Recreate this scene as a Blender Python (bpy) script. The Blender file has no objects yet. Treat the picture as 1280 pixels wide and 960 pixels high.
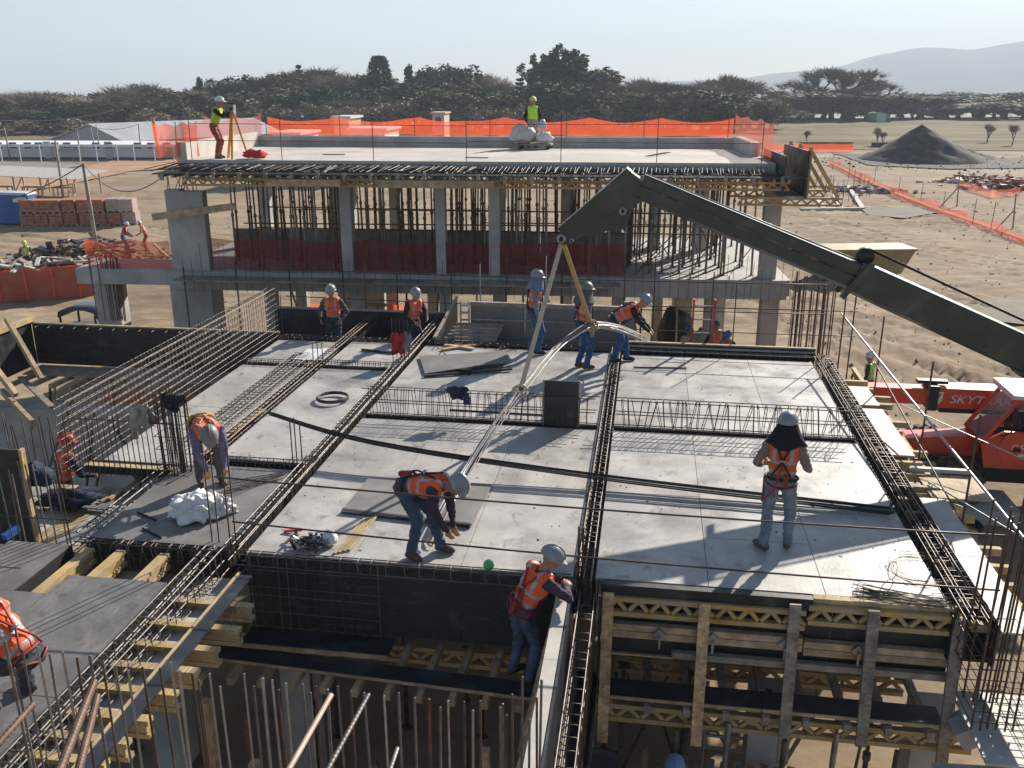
import bpy, bmesh, math, random
import numpy as np
from mathutils import Vector, Matrix, Quaternion, noise
random.seed(7); np.random.seed(7)
S = bpy.context.scene
COL = S.collection
rad = math.radians
# ------------------------------------------------------------------ camera, world, sun, exposure
FPX = 1150.0; CAMH = 5.5                       # focal length in pixels of the 1280 px wide photograph, eye height over the deck
PITCH = math.atan(377/1150.0); YAW = math.atan2(178, 1150/math.cos(PITCH))
cam_d = bpy.data.cameras.new('camera'); cam = bpy.data.objects.new('camera', cam_d); COL.objects.link(cam)
cam.location = (0, 0, CAMH); cam.rotation_euler = (math.pi/2-PITCH, 0, YAW)
cam_d.sensor_width = 36; cam_d.lens = 36*FPX/1280; cam_d.clip_start = .05; cam_d.clip_end = 20000
S.camera = cam
SUN_EL, SUN_AZ = rad(27), rad(63)              # azimuth measured from +X towards +Y
W = bpy.data.worlds.new('World'); S.world = W; W.use_nodes = True
wn = W.node_tree.nodes; wl = W.node_tree.links; wn.clear()
sky = wn.new('ShaderNodeTexSky'); sky.sky_type = 'NISHITA'; sky.sun_disc = False
sky.sun_elevation = SUN_EL; sky.sun_rotation = math.pi/2-SUN_AZ
sky.altitude = 1200; sky.air_density = 1.0; sky.dust_density = 0.6; sky.ozone_density = 1.0
bg = wn.new('ShaderNodeBackground'); bg.inputs[1].default_value = .058
wo = wn.new('ShaderNodeOutputWorld'); wl.new(sky.outputs[0], bg.inputs[0]); wl.new(bg.outputs[0], wo.inputs[0])
sun_d = bpy.data.lights.new('sun', 'SUN'); sun = bpy.data.objects.new('sun', sun_d); COL.objects.link(sun)
sun_d.energy = 5.0; sun_d.angle = rad(.55); sun_d.color = (1, .93, .82)
sdir = Vector((math.cos(SUN_AZ)*math.cos(SUN_EL), math.sin(SUN_AZ)*math.cos(SUN_EL), math.sin(SUN_EL)))
sun.rotation_euler = sdir.to_track_quat('Z', 'Y').to_euler(); sun.location = (40, 60, 60)
S.view_settings.view_transform = 'Standard'; S.view_settings.look = 'None'
S.view_settings.exposure = .98; S.view_settings.gamma = 1; S.view_settings.use_curve_mapping = False
S.render.engine = 'CYCLES'
S.cycles.use_denoising = True; S.cycles.max_bounces = 8; S.cycles.diffuse_bounces = 4; S.cycles.glossy_bounces = 3
S.cycles.transmission_bounces = 4; S.cycles.volume_bounces = 0; S.cycles.transparent_max_bounces = 12
S.cycles.caustics_reflective = False; S.cycles.caustics_refractive = False; S.cycles.sample_clamp_indirect = 6
# ------------------------------------------------------------------ photograph pixel -> place (needs the plane the thing touches)
_R = Vector((math.cos(YAW), math.sin(YAW), 0)); _F = Vector((-math.sin(YAW)*math.cos(PITCH), math.cos(YAW)*math.cos(PITCH), -math.sin(PITCH)))
_U = _R.cross(_F); _C = Vector((0, 0, CAMH))
def _ray(x, y): return (x-640)/FPX*_R-(y-480)/FPX*_U+_F
def onz(x, y, z=0.): d = _ray(x, y); return _C+d*((z-CAMH)/d.z)
def ony(x, y, Y): d = _ray(x, y); return _C+d*(Y/d.y)
def onx(x, y, X): d = _ray(x, y); return _C+d*(X/d.x)
GZ = -3.6                                      # site ground
# ------------------------------------------------------------------ materials
MATS = {}
def mat(name, col, rough=.7, metal=0, spec=.4, var=.15, scale=6., col2=None, mix=(.4, .65), bump=0., bscale=40., detail=6, coat=0, alpha=1, emit=0):
    m = bpy.data.materials.new(name); m.use_nodes = True; MATS[name] = m
    n, l = m.node_tree.nodes, m.node_tree.links; b = n['Principled BSDF']
    b.inputs['Roughness'].default_value = rough; b.inputs['Metallic'].default_value = metal
    b.inputs['Specular IOR Level'].default_value = spec; b.inputs['Coat Weight'].default_value = coat
    tc = n.new('ShaderNodeTexCoord'); gi = n.new('ShaderNodeNewGeometry'); oi = n.new('ShaderNodeObjectInfo')
    nz = n.new('ShaderNodeTexNoise'); nz.inputs['Scale'].default_value = scale; nz.inputs['Detail'].default_value = detail; nz.inputs['Roughness'].default_value = .62
    l.new(gi.outputs['Position'], nz.inputs['Vector'])
    r = n.new('ShaderNodeValToRGB'); e = r.color_ramp.elements
    c2 = col2 if col2 else tuple(min(1, c*(1+var*1.6)) for c in col); c1 = col if col2 else tuple(c*(1-var) for c in col)
    e[0].position, e[1].position = mix; e[0].color = (*c1, 1); e[1].color = (*c2, 1)
    l.new(nz.outputs['Fac'], r.inputs['Fac'])
    # every copy a little lighter or darker than the next
    hv = n.new('ShaderNodeHueSaturation'); mp = n.new('ShaderNodeMapRange'); mp.inputs['To Min'].default_value = 1-var*.7; mp.inputs['To Max'].default_value = 1+var*.7
    l.new(oi.outputs['Random'], mp.inputs['Value']); l.new(mp.outputs[0], hv.inputs['Value']); l.new(r.outputs['Color'], hv.inputs['Color'])
    l.new(hv.outputs['Color'], b.inputs['Base Color'])
    if bump:
        bn = n.new('ShaderNodeTexNoise'); bn.inputs['Scale'].default_value = bscale; bn.inputs['Detail'].default_value = 5
        l.new(gi.outputs['Position'], bn.inputs['Vector'])
        bp = n.new('ShaderNodeBump'); bp.inputs['Strength'].default_value = bump; bp.inputs['Distance'].default_value = .02
        l.new(bn.outputs['Fac'], bp.inputs['Height']); l.new(bp.outputs['Normal'], b.inputs['Normal'])
    if alpha < 1: b.inputs['Alpha'].default_value = alpha
    return m
def ramp_rough(m, lo, hi, scale):
    n, l = m.node_tree.nodes, m.node_tree.links; b = n['Principled BSDF']
    gi = n.new('ShaderNodeNewGeometry'); nz = n.new('ShaderNodeTexNoise'); nz.inputs['Scale'].default_value = scale; nz.inputs['Detail'].default_value = 7
    l.new(gi.outputs['Position'], nz.inputs['Vector']); mp = n.new('ShaderNodeMapRange')
    mp.inputs['From Min'].default_value = .3; mp.inputs['From Max'].default_value = .7; mp.inputs['To Min'].default_value = lo; mp.inputs['To Max'].default_value = hi
    l.new(nz.outputs['Fac'], mp.inputs['Value']); l.new(mp.outputs[0], b.inputs['Roughness'])
def wood(name, col, var=.2, rough=.75, along='Z'):
    m = mat(name, col, rough, var=var, scale=5, bump=.15, bscale=60)
    n, l = m.node_tree.nodes, m.node_tree.links; b = n['Principled BSDF']
    tc = n.new('ShaderNodeTexCoord'); mp = n.new('ShaderNodeMapping')
    mp.inputs['Scale'].default_value = (34, 34, 34)
    i = 'XYZ'.index(along); mp.inputs['Scale'].default_value[i] = 1.6
    l.new(tc.outputs['Object'], mp.inputs['Vector'])
    nz = n.new('ShaderNodeTexNoise'); nz.inputs['Scale'].default_value = 1; nz.inputs['Detail'].default_value = 4; nz.inputs['Distortion'].default_value = .6
    l.new(mp.outputs[0], nz.inputs['Vector'])
    src = b.inputs['Base Color'].links[0].from_socket
    mx = n.new('ShaderNodeMix'); mx.data_type = 'RGBA'; mx.blend_type = 'MULTIPLY'; mx.inputs[0].default_value = .75
    r = n.new('ShaderNodeValToRGB'); r.color_ramp.elements[0].position = .3; r.color_ramp.elements[1].position = .66
    r.color_ramp.elements[0].color = (.42, .38, .34, 1); r.color_ramp.elements[1].color = (1.1, 1.06, 1, 1)
    l.new(nz.outputs['Fac'], r.inputs['Fac']); l.new(src, mx.inputs[6]); l.new(r.outputs[0], mx.inputs[7]); l.new(mx.outputs[2], b.inputs['Base Color'])
    return m
def streak(m, col, amount=.5, scale=(1.2, 1.2, .5), lo=.5, hi=.7, detail=8):
    """dust, cement splashes and scuffs with a shape of their own over a base colour"""
    n, l = m.node_tree.nodes, m.node_tree.links; b = n['Principled BSDF']
    gi = n.new('ShaderNodeNewGeometry'); mp = n.new('ShaderNodeMapping'); mp.inputs['Scale'].default_value = scale
    l.new(gi.outputs['Position'], mp.inputs['Vector'])
    nz = n.new('ShaderNodeTexNoise'); nz.inputs['Scale'].default_value = 1; nz.inputs['Detail'].default_value = detail; nz.inputs['Roughness'].default_value = .68; nz.inputs['Distortion'].default_value = .4
    l.new(mp.outputs[0], nz.inputs['Vector'])
    mr = n.new('ShaderNodeMapRange'); mr.inputs['From Min'].default_value = lo; mr.inputs['From Max'].default_value = hi; mr.inputs['To Max'].default_value = amount
    l.new(nz.outputs['Fac'], mr.inputs['Value'])
    src = b.inputs['Base Color'].links[0].from_socket
    mx = n.new('ShaderNodeMix'); mx.data_type = 'RGBA'; l.new(mr.outputs[0], mx.inputs[0]); l.new(src, mx.inputs[6]); mx.inputs[7].default_value = (*col, 1)
    l.new(mx.outputs[2], b.inputs['Base Color'])
    return m
ply = mat('film_ply', (.32, .30, .28), .42, spec=.5, var=.22, scale=1.6, col2=(.46, .435, .40), mix=(.35, .7), bump=.08, bscale=25); ramp_rough(ply, .30, .58, 2.2)
streak(ply, (.56, .525, .48), .8, (1.1, .8, 1), .48, .70); streak(ply, (.14, .13, .122), .75, (3, 2.2, 3), .57, .68); streak(ply, (.55, .5, .43), .5, (14, 3, 9), .62, .72); streak(ply, (.15, .14, .13), .65, (.5, .7, 1), .52, .66); streak(ply, (.62, .58, .52), .55, (22, 22, 22), .60, .68); streak(ply, (.09, .08, .075), .6, (9, 30, 9), .63, .70); streak(ply, (.10, .09, .085), .5, (34, 8, 9), .64, .70)
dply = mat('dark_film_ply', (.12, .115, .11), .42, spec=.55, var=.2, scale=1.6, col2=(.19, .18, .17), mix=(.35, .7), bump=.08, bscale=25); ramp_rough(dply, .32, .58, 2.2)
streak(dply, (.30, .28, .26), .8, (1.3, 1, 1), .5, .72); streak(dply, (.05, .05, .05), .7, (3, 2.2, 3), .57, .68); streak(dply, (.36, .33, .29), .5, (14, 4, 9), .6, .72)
blk = mat('black_form', (.021, .022, .025), .5, spec=.45, var=.2, scale=3, bump=.05); ramp_rough(blk, .38, .65, 4)
streak(blk, (.13, .125, .12), .55, (3, 3, 6), .55, .75); streak(blk, (.30, .28, .26), .5, (9, 9, 9), .66, .74)
navy = mat('blue_black_ply', (.018, .021, .028), .4, spec=.5, var=.2, scale=3); streak(navy, (.10, .11, .13), .6, (2, 3, 3), .5, .72)
grey_form = mat('grey_form', (.20, .19, .18), .6, var=.12, scale=1.5, bump=.05); streak(grey_form, (.10, .095, .09), .5, (1, 1, 2), .52, .7)
yel = wood('yellow_timber', (.56, .37, .12), .2, along='X'); streak(yel, (.46, .33, .19), .9, (3, 3, 3), .42, .54)
yely = wood('yellow_timber_end', (.52, .37, .14), .2, along='Y'); streak(yely, (.42, .32, .19), .85, (3, 3, 3), .42, .56)
timz = wood('timber_upright', (.62, .43, .25), .2); timx = wood('timber_plank', (.50, .36, .23), .22, along='X'); timy = wood('timber_long', (.46, .36, .22), .2, along='Y')
timg = wood('weathered_timber', (.33, .28, .24), .2); timgx = wood('weathered_plank', (.36, .31, .26), .2, along='X')
white_ply = mat('pale_ply', (.46, .43, .39), .6, var=.08, scale=3); streak(white_ply, (.4, .36, .3), .5, (4, 4, 4), .55, .7)
reb = mat('rebar', (.085, .062, .052), .42, metal=.55, spec=.5, var=.25, scale=9)
rebr = mat('rusty_rebar', (.115, .068, .048), .6, metal=.25, var=.25, scale=9)
rebk = mat('dark_rebar', (.030, .030, .034), .45, metal=.4, var=.25, scale=9)
rebs = mat('grey_rebar', (.17, .15, .135), .5, metal=.45, var=.2, scale=8)
rebb = mat('bright_rebar', (.42, .40, .385), .32, metal=.8, var=.12, scale=8)
conc = mat('concrete', (.40, .385, .36), .85, var=.12, scale=1.4, bump=.1, bscale=18); streak(conc, (.27, .26, .25), .6, (1.2, 1.2, .5), .5, .72)
concw = mat('pale_concrete', (.52, .48, .43), .85, var=.1, scale=.8, bump=.08, bscale=14); streak(concw, (.33, .3, .27), .55, (.7, .7, .7), .52, .7)
steel = mat('galvanised_steel', (.38, .38, .38), .45, metal=.8, var=.15)
prop_m = mat('prop_steel', (.10, .085, .07), .6, metal=.35, var=.35, scale=5)
dkmetal = mat('dark_metal', (.03, .03, .032), .45, metal=.5, var=.2)
crane_m = mat('crane_paint', (.022, .032, .028), .38, spec=.5, var=.15, scale=2, coat=.2); streak(crane_m, (.16, .15, .12), .35, (2, 2, 2), .52, .75)
red_m = mat('red_paint', (.68, .065, .025), .38, spec=.5, var=.08, scale=2, coat=.3); streak(red_m, (.30, .14, .09), .5, (3, 3, 3), .55, .75)
red_roof = mat('white_roof_paint', (.72, .72, .7), .4, var=.05)
rubber = mat('rubber', (.03, .028, .027), .8, var=.2); streak(rubber, (.22, .18, .135), .8, (4, 4, 4), .42, .62)
sling_m = mat('sling_webbing', (.48, .40, .28), .8, var=.12, scale=20); sling2 = mat('tan_sling_webbing', (.40, .27, .11), .8, var=.12, scale=20)
white_txt = mat('white_lettering', (.75, .74, .72), .6, var=.05)
# ------------------------------------------------------------------ geometry helpers
class MB:
    def __init__(s): s.v = []; s.f = []; s.m = []
    def add(s, vs, fs, mi=0):
        o = len(s.v); s.v += [tuple(v) for v in vs]; s.f += [tuple(i+o for i in f) for f in fs]; s.m += [mi]*len(fs); return s
    def box(s, c, d, rot=None, mi=0):
        x, y, z = d[0]/2, d[1]/2, d[2]/2; c = Vector(c)
        vs = [Vector(p) for p in ((-x,-y,-z),(x,-y,-z),(x,y,-z),(-x,y,-z),(-x,-y,z),(x,-y,z),(x,y,z),(-x,y,z))]
        if rot is not None: vs = [rot@v for v in vs]
        return s.add([v+c for v in vs], [(0,3,2,1),(4,5,6,7),(0,1,5,4),(1,2,6,5),(2,3,7,6),(3,0,4,7)], mi)
    def bb(s, a, b, mi=0):          # box from two corners
        return s.box([(a[i]+b[i])/2 for i in range(3)], [abs(b[i]-a[i]) for i in range(3)], None, mi)
    def beam(s, p, q, w, h, up=(0,0,1), mi=0):   # rectangular bar from p to q
        p, q = Vector(p), Vector(q); d = (q-p); L = d.length; d.normalize(); up = Vector(up)
        if abs(d.dot(up)) > .98: up = Vector((0,1,0))
        x = d.cross(up).normalized(); z = x.cross(d)
        return s.box((p+q)/2, (w, L, h), Matrix((x, d, z)).transposed(), mi)
    def tube(s, pts, r, n=6, mi=0, caps=True):
        pts = [Vector(p) for p in pts]; rs = r if isinstance(r, (list, tuple)) else [r]*len(pts)
        vs = []; fs = []; up = None
        for i, p in enumerate(pts):
            t = (pts[min(i+1, len(pts)-1)]-pts[max(i-1, 0)]).normalized()
            if up is None:
                up = Vector((0,0,1)) if abs(t.z) < .9 else Vector((1,0,0))
            x = t.cross(up).normalized(); up = x.cross(t).normalized()
            for k in range(n):
                a = 2*math.pi*k/n; vs.append(p+(x*math.cos(a)+up*math.sin(a))*rs[i])
        for i in range(len(pts)-1):
            for k in range(n):
                fs.append((i*n+k, i*n+(k+1)%n, (i+1)*n+(k+1)%n, (i+1)*n+k))
        if caps: fs += [tuple(range(n))[::-1], tuple((len(pts)-1)*n+k for k in range(n))]
        return s.add(vs, fs, mi)
    def cyl(s, c, r, h, axis='Z', n=16, mi=0, r2=None):
        c = Vector(c); a = {'X':Vector((1,0,0)),'Y':Vector((0,1,0)),'Z':Vector((0,0,1))}[axis]
        return s.tube([c-a*h/2, c+a*h/2], [r, r if r2 is None else r2], n, mi)
    def prism(s, poly, y0, y1, axis='Y', mi=0):   # outline in two axes pulled along the third
        n = len(poly)
        def P(a, b, t): return {'Y':(a,t,b),'X':(t,a,b),'Z':(a,b,t)}[axis]
        vs = [P(a,b,y0) for a,b in poly]+[P(a,b,y1) for a,b in poly]
        fs = [tuple(range(n))[::-1], tuple(range(n,2*n))]+[(i,(i+1)%n,n+(i+1)%n,n+i) for i in range(n)]
        return s.add(vs, fs, mi)
    def ball(s, c, r, n=12, k=8, rot=None, mi=0):
        r = (r,r,r) if isinstance(r,(int,float)) else r; vs=[]; fs=[]; c=Vector(c)
        for j in range(k+1):
            t=math.pi*j/k
            for i in range(n):
                a=2*math.pi*i/n; v=Vector((r[0]*math.sin(t)*math.cos(a),r[1]*math.sin(t)*math.sin(a),r[2]*math.cos(t)))
                vs.append((rot@v if rot is not None else v)+c)
        for j in range(k):
            for i in range(n): fs.append((j*n+i,(j+1)*n+i,(j+1)*n+(i+1)%n,j*n+(i+1)%n))
        return s.add(vs,fs,mi)
    def mesh(s, name, mats, smooth=False, off=None):
        me = bpy.data.meshes.new(name)
        vs = s.v if off is None else [(v[0]-off[0], v[1]-off[1], v[2]-off[2]) for v in s.v]
        me.from_pydata(vs, [], s.f)
        for m in (mats if isinstance(mats,(list,tuple)) else [mats]): me.materials.append(m)
        if any(s.m): me.polygons.foreach_set('material_index', s.m)
        if smooth: me.polygons.foreach_set('use_smooth', [True]*len(s.f))
        me.update(); return me
def wloc(o):
    v = Vector((0,0,0))
    while o: v += o.location; o = o.parent
    return v
def link(name, data, parent=None, loc=(0,0,0)):
    o = bpy.data.objects.new(name, data); COL.objects.link(o); o.location = loc
    if parent: o.parent = parent
    return o
def tag(o, label=None, cat=None, group=None, kind=None):
    if label: o['label'] = label
    if cat: o['category'] = cat
    if group: o['group'] = group
    if kind or cat: o['kind'] = kind or 'thing'
    return o
def thing(name, label, cat, loc=(0,0,0), group=None, rz=0):
    o = link(name, None, None, loc); o.empty_display_size = .1; o.rotation_euler = (0,0,rz)
    return tag(o, label, cat, group)
def part(mb, name, m, parent=None, smooth=False, world=True):
    """one mesh object; builder coordinates are world ones unless world=False (then the parent's own)"""
    if parent is not None and world: return link(name, mb.mesh(name, m, smooth, wloc(parent)), parent)
    if parent is not None: return link(name, mb.mesh(name, m, smooth), parent)
    vs = np.array(mb.v); c = (vs.min(0)+vs.max(0))/2; c[2] = vs[:,2].min()
    return link(name, mb.mesh(name, m, smooth, c), None, c)
def solo(mb, name, m, label, cat, group=None, smooth=False, kind=None):
    return tag(part(mb, name, m, None, smooth), label, cat, group, kind)
def copy_tree(o, parent=None):
    c = o.copy(); COL.objects.link(c)
    if parent: c.parent = parent
    for ch in list(o.children): copy_tree(ch, c)
    return c
def smooth_auto(me, ang=40):
    me.polygons.foreach_set('use_smooth', [True]*len(me.polygons))
    try: me.set_sharp_from_angle(angle=rad(ang))
    except Exception: pass
# unit bars: every straight bar shares one of these meshes (unit length along +Z, unit radius), a few of them slightly bowed
_UB = {}
def unit_bar(m, var=0, n=5):
    k = (m.name, var, n)
    if k not in _UB:
        b = MB(); bow = [0, .004, -.006][var%3]; seg = 1 if bow == 0 else 5
        b.tube([(0, 0, 0), (0, 0, 1)] if seg == 1 else [(0, 0, i/seg) for i in range(seg+1)], 1, n)
        _UB[k] = b.mesh('bar', m, True)
    return _UB[k]
def bar(p, q, r, m, name='bar', parent=None, n=5):
    p, q = Vector(p), Vector(q); d = q-p
    o = bpy.data.objects.new(name, unit_bar(m, 0, n)); COL.objects.link(o)
    if parent is not None: o.parent = parent; p = p-wloc(parent)
    o.location = p; o.rotation_mode = 'QUATERNION'; o.rotation_quaternion = d.to_track_quat('Z', 'Y'); o.scale = (r, r, d.length)
    return o
def bent(pts, r, m, name='bar', parent=None, n=5):
    b = MB(); b.tube(pts, r, n); return part(b, name, m, parent, True)
_UBX = {}
def block(a, b, m, name, parent=None, rot=0.):
    """a board or sheet with its own place; boxes of one material share a unit cube"""
    if m.name not in _UBX: _UBX[m.name] = MB().box((0,0,0), (1,1,1)).mesh('board', m)
    o = bpy.data.objects.new(name, _UBX[m.name]); COL.objects.link(o)
    c = Vector([(a[i]+b[i])/2 for i in range(3)])
    if parent is not None: o.parent = parent; c = c-wloc(parent)
    o.location = c; o.scale = [max(abs(b[i]-a[i]), 1e-4) for i in range(3)]; o.rotation_euler = (0, 0, rot)
    return o
def rot_block(p, q, w, h, m, name, parent=None, up=(0,0,1)):
    if m.name not in _UBX: _UBX[m.name] = MB().box((0,0,0), (1,1,1)).mesh('board', m)
    p, q = Vector(p), Vector(q); d = q-p; L = d.length; d = d.normalized(); up = Vector(up)
    if abs(d.dot(up)) > .98: up = Vector((0,1,0))
    x = d.cross(up).normalized(); z = x.cross(d); c = (p+q)/2
    o = bpy.data.objects.new(name, _UBX[m.name]); COL.objects.link(o)
    if parent is not None: o.parent = parent; c = c-wloc(parent)
    o.location = c; o.rotation_mode = 'QUATERNION'; o.rotation_quaternion = Matrix((x, d, z)).transposed().to_quaternion(); o.scale = (w, L, h)
    return o
def bevel_box_mesh(name, m, d, bev):
    bm = bmesh.new(); bmesh.ops.create_cube(bm, size=1)
    for v in bm.verts: v.co = Vector((v.co.x*d[0], v.co.y*d[1], v.co.z*d[2]))
    bmesh.ops.bevel(bm, geom=bm.edges[:], offset=bev, segments=2, affect='EDGES', profile=.5)
    me = bpy.data.meshes.new(name); bm.to_mesh(me); bm.free(); me.materials.append(m); smooth_auto(me, 50); return me
# ------------------------------------------------------------------ reinforcement cage: bars and stirrups, each its own object
def stirrup_mesh(w, h, r, m, name='stirrup'):
    b = MB(); x, z = w/2, h/2; k = .035
    pts = [(-x,0,z-k),(-x,0,-z+k),(-x+k,0,-z),(x-k,0,-z),(x,0,-z+k),(x,0,z-k),(x-k,0,z),(-x+k,0,z),(-x,0.006,z-k),(-x+.05,.006,z-.09)]
    b.tube(pts, r, 4); return b.mesh(name, m, True)
def cage(name, label, p, q, w, h, top=2, bot=2, side=0, step=.16, rb=.009, rs=.0055, mb_=None, ms=None, group='beam reinforcement cages', over=.15, jit=.03, skip=None, extra_top=0):
    """p, q: ends of the cage's centre line at its bottom"""
    mb_ = mb_ or reb; ms = ms or reb
    p, q = Vector(p), Vector(q); d = q-p; L = d.length; d.normalize(); x = Vector((d.y, -d.x, 0)).normalized()
    t = thing(name, label, 'rebar cage', p, group)
    def lon(off, z, o=over):
        a = p+x*off+Vector((0,0,z))-d*(o*random.random()); b = q+x*off+Vector((0,0,z))+d*(o*random.random())
        bar(a, b, rb*(random.uniform(.9,1.1)), mb_, 'long_bar', t)
    for i in range(top): lon((-.5+(i/(top-1) if top > 1 else .5))*(w-.03), h-.012)
    for i in range(extra_top): lon(random.uniform(-.45,.45)*w, h+.006)
    for i in range(bot): lon((-.5+(i/(bot-1) if bot > 1 else .5))*(w-.03), .012)
    for i in range(side):
        z = h*(i+1)/(side+1)
        lon(-w/2+.012, z, .05); lon(w/2-.012, z, .05)
    me = stirrup_mesh(w, h, rs, ms); n = int(L/step); a0 = math.atan2(d.y, d.x)-math.pi/2
    for i in range(n+1):
        s = (i+random.uniform(-.22,.22))*step
        if s < 0 or s > L or (skip and skip(s)): continue
        o = bpy.data.objects.new('stirrup', me); COL.objects.link(o); o.parent = t
        o.location = d*s+Vector((0,0,h/2)); o.rotation_euler = (random.uniform(-jit,jit)*2, random.uniform(-jit,jit)*.3, a0+random.uniform(-jit,jit))
    return t
# ------------------------------------------------------------------ ground, plain, hills
dirt = mat('dirt', (.26, .19, .125), .95, spec=.1, var=.1, scale=.25, col2=(.36, .28, .195), mix=(.38, .66), bump=1.0, bscale=4, detail=10)
streak(dirt, (.15, .11, .075), .7, (.16, .5, .2), .5, .66, 10); streak(dirt, (.40, .33, .245), .7, (.05, .22, .1), .53, .7, 10); streak(dirt, (.17, .13, .095), .55, (2.5, 2.5, 2.5), .55, .7, 10)
def add_tracks(m, ang, scale, amt, lo):
    n, l = m.node_tree.nodes, m.node_tree.links; b = n['Principled BSDF']
    gi = n.new('ShaderNodeNewGeometry'); mp = n.new('ShaderNodeMapping'); mp.inputs['Rotation'].default_value = (0, 0, ang)
    l.new(gi.outputs['Position'], mp.inputs['Vector'])
    wv = n.new('ShaderNodeTexWave'); wv.inputs['Scale'].default_value = scale; wv.inputs['Distortion'].default_value = 5; wv.inputs['Detail'].default_value = 3; wv.inputs['Detail Scale'].default_value = .1
    l.new(mp.outputs[0], wv.inputs['Vector'])
    nz = n.new('ShaderNodeTexNoise'); nz.inputs['Scale'].default_value = .09; nz.inputs['Detail'].default_value = 4; l.new(gi.outputs['Position'], nz.inputs['Vector'])
    m1 = n.new('ShaderNodeMapRange'); m1.inputs['From Min'].default_value = .62; m1.inputs['From Max'].default_value = .95; l.new(wv.outputs['Fac'], m1.inputs['Value'])
    m2 = n.new('ShaderNodeMapRange'); m2.inputs['From Min'].default_value = lo; m2.inputs['From Max'].default_value = lo+.15; m2.inputs['To Max'].default_value = amt; l.new(nz.outputs['Fac'], m2.inputs['Value'])
    mu = n.new('ShaderNodeMath'); mu.operation = 'MULTIPLY'; l.new(m1.outputs[0], mu.inputs[0]); l.new(m2.outputs[0], mu.inputs[1])
    src = b.inputs['Base Color'].links[0].from_socket
    mx = n.new('ShaderNodeMix'); mx.data_type = 'RGBA'; mx.inputs[7].default_value = (.20, .155, .11, 1)
    l.new(mu.outputs[0], mx.inputs[0]); l.new(src, mx.inputs[6]); l.new(mx.outputs[2], b.inputs['Base Color'])
add_tracks(dirt, rad(62), .28, .6, .42); add_tracks(dirt, rad(-30), .2, .5, .48)
grassm = mat('dry_grass', (.12, .10, .055), .95, spec=.05, var=.1, scale=.06, col2=(.23, .185, .11), mix=(.36, .66), bump=.5, bscale=2, detail=10)
streak(grassm, (.30, .24, .16), .7, (.02, .06, .1), .55, .7)
scrub = mat('scrub', (.26, .25, .22), .95, spec=.1, var=.1, scale=.02, col2=(.40, .38, .34), mix=(.4, .65), detail=10)  # pale tone puts distance haze into the colour, blending plain and sky
soil = mat('red_soil', (.40, .24, .16), .95, spec=.1, var=.1, scale=.5, col2=(.48, .31, .21), bump=.4, bscale=4)
roadm = mat('gravel_road', (.25, .235, .215), .9, spec=.2, var=.12, scale=.4, bump=.3, bscale=8)
def axis(spans):
    out = []
    for a, b, n in spans: out += list(np.linspace(a, b, n, endpoint=False))
    return out+[spans[-1][1]]
xs = axis([(-5000,-400,6),(-400,-60,18),(-60,-30,60),(-30,45,230),(45,400,20),(400,5000,6)]); ys = axis([(-60,0,6),(0,20,30),(20,75,190),(75,150,90),(150,500,20),(500,6000,6)])
TR = []
_rt = random.Random(12)
for a, c, e in (((6,44),(12,33),(26,25)),((7,52),(14,38),(30,30)),((4,40),(8,33),(12,24)),((10,75),(14,50),(30,38)),((8,90),(16,60),(40,48)),((6,38),(11,29),(20,22)),((12,100),(13,66),(34,56)),((5,60),(10,46),(18,30)),((-40,52),(-28,47),(-16,42)),((-42,49),(-28,43),(-15,44)),((-45,62),(-30,54),(-17,50))):
    for off in (-.9, .9):
        pts = []
        for k in range(41):
            t = k/40; x = (1-t)**2*a[0]+2*t*(1-t)*c[0]+t*t*e[0]; y = (1-t)**2*a[1]+2*t*(1-t)*c[1]+t*t*e[1]
            dx = 2*(1-t)*(c[0]-a[0])+2*t*(e[0]-c[0]); dy = 2*(1-t)*(c[1]-a[1])+2*t*(e[1]-c[1]); L = math.hypot(dx, dy); pts.append((x-dy/L*off, y+dx/L*off))
        TR.append((np.array(pts), _rt.uniform(.7,1.2)))
XX, YY = np.meshgrid(np.array(xs), np.array(ys)); HT = np.zeros_like(XX)
for P, k in TR:
    m_ = (XX > P[:,0].min()-1)&(XX < P[:,0].max()+1)&(YY > P[:,1].min()-1)&(YY < P[:,1].max()+1)
    q = np.stack([XX[m_], YY[m_]], 1); d = np.sqrt(((q[:,None,:]-P[None])**2).sum(2)).min(1) if len(q) else np.zeros(0)
    HT[m_] += np.where(d < 1, k*(-.15*np.exp(-(d/.28)**2)+.09*np.exp(-((d-.48)/.2)**2)), 0)
g = MB(); vs = []
for j, y in enumerate(ys):
    for i, x in enumerate(xs):
        h = 0
        if -60 < x < 45 and 0 < y < 150:
            h = .05*noise.noise((x*.35, y*.35, 0))+.035*noise.noise((x*1.1, y*1.1, 3))+.07*noise.noise((x*2.3, y*2.3, 9))+.10*max(0, noise.noise((x*.6, y*.25, 11))-.15)
            if abs(x+5) < 11 and y < 36: h *= .4
            h += float(HT[j, i])
        vs.append((x, y, GZ+h-max(0, y-258)*.0158))
nx = len(xs); g.add(vs, [(j*nx+i, j*nx+i+1, (j+1)*nx+i+1, (j+1)*nx+i) for j in range(len(ys)-1) for i in range(nx-1)])
o = link('ground', g.mesh('ground', dirt, True)); tag(o, 'bare tan dirt of the building site', None, None, 'structure')
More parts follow.
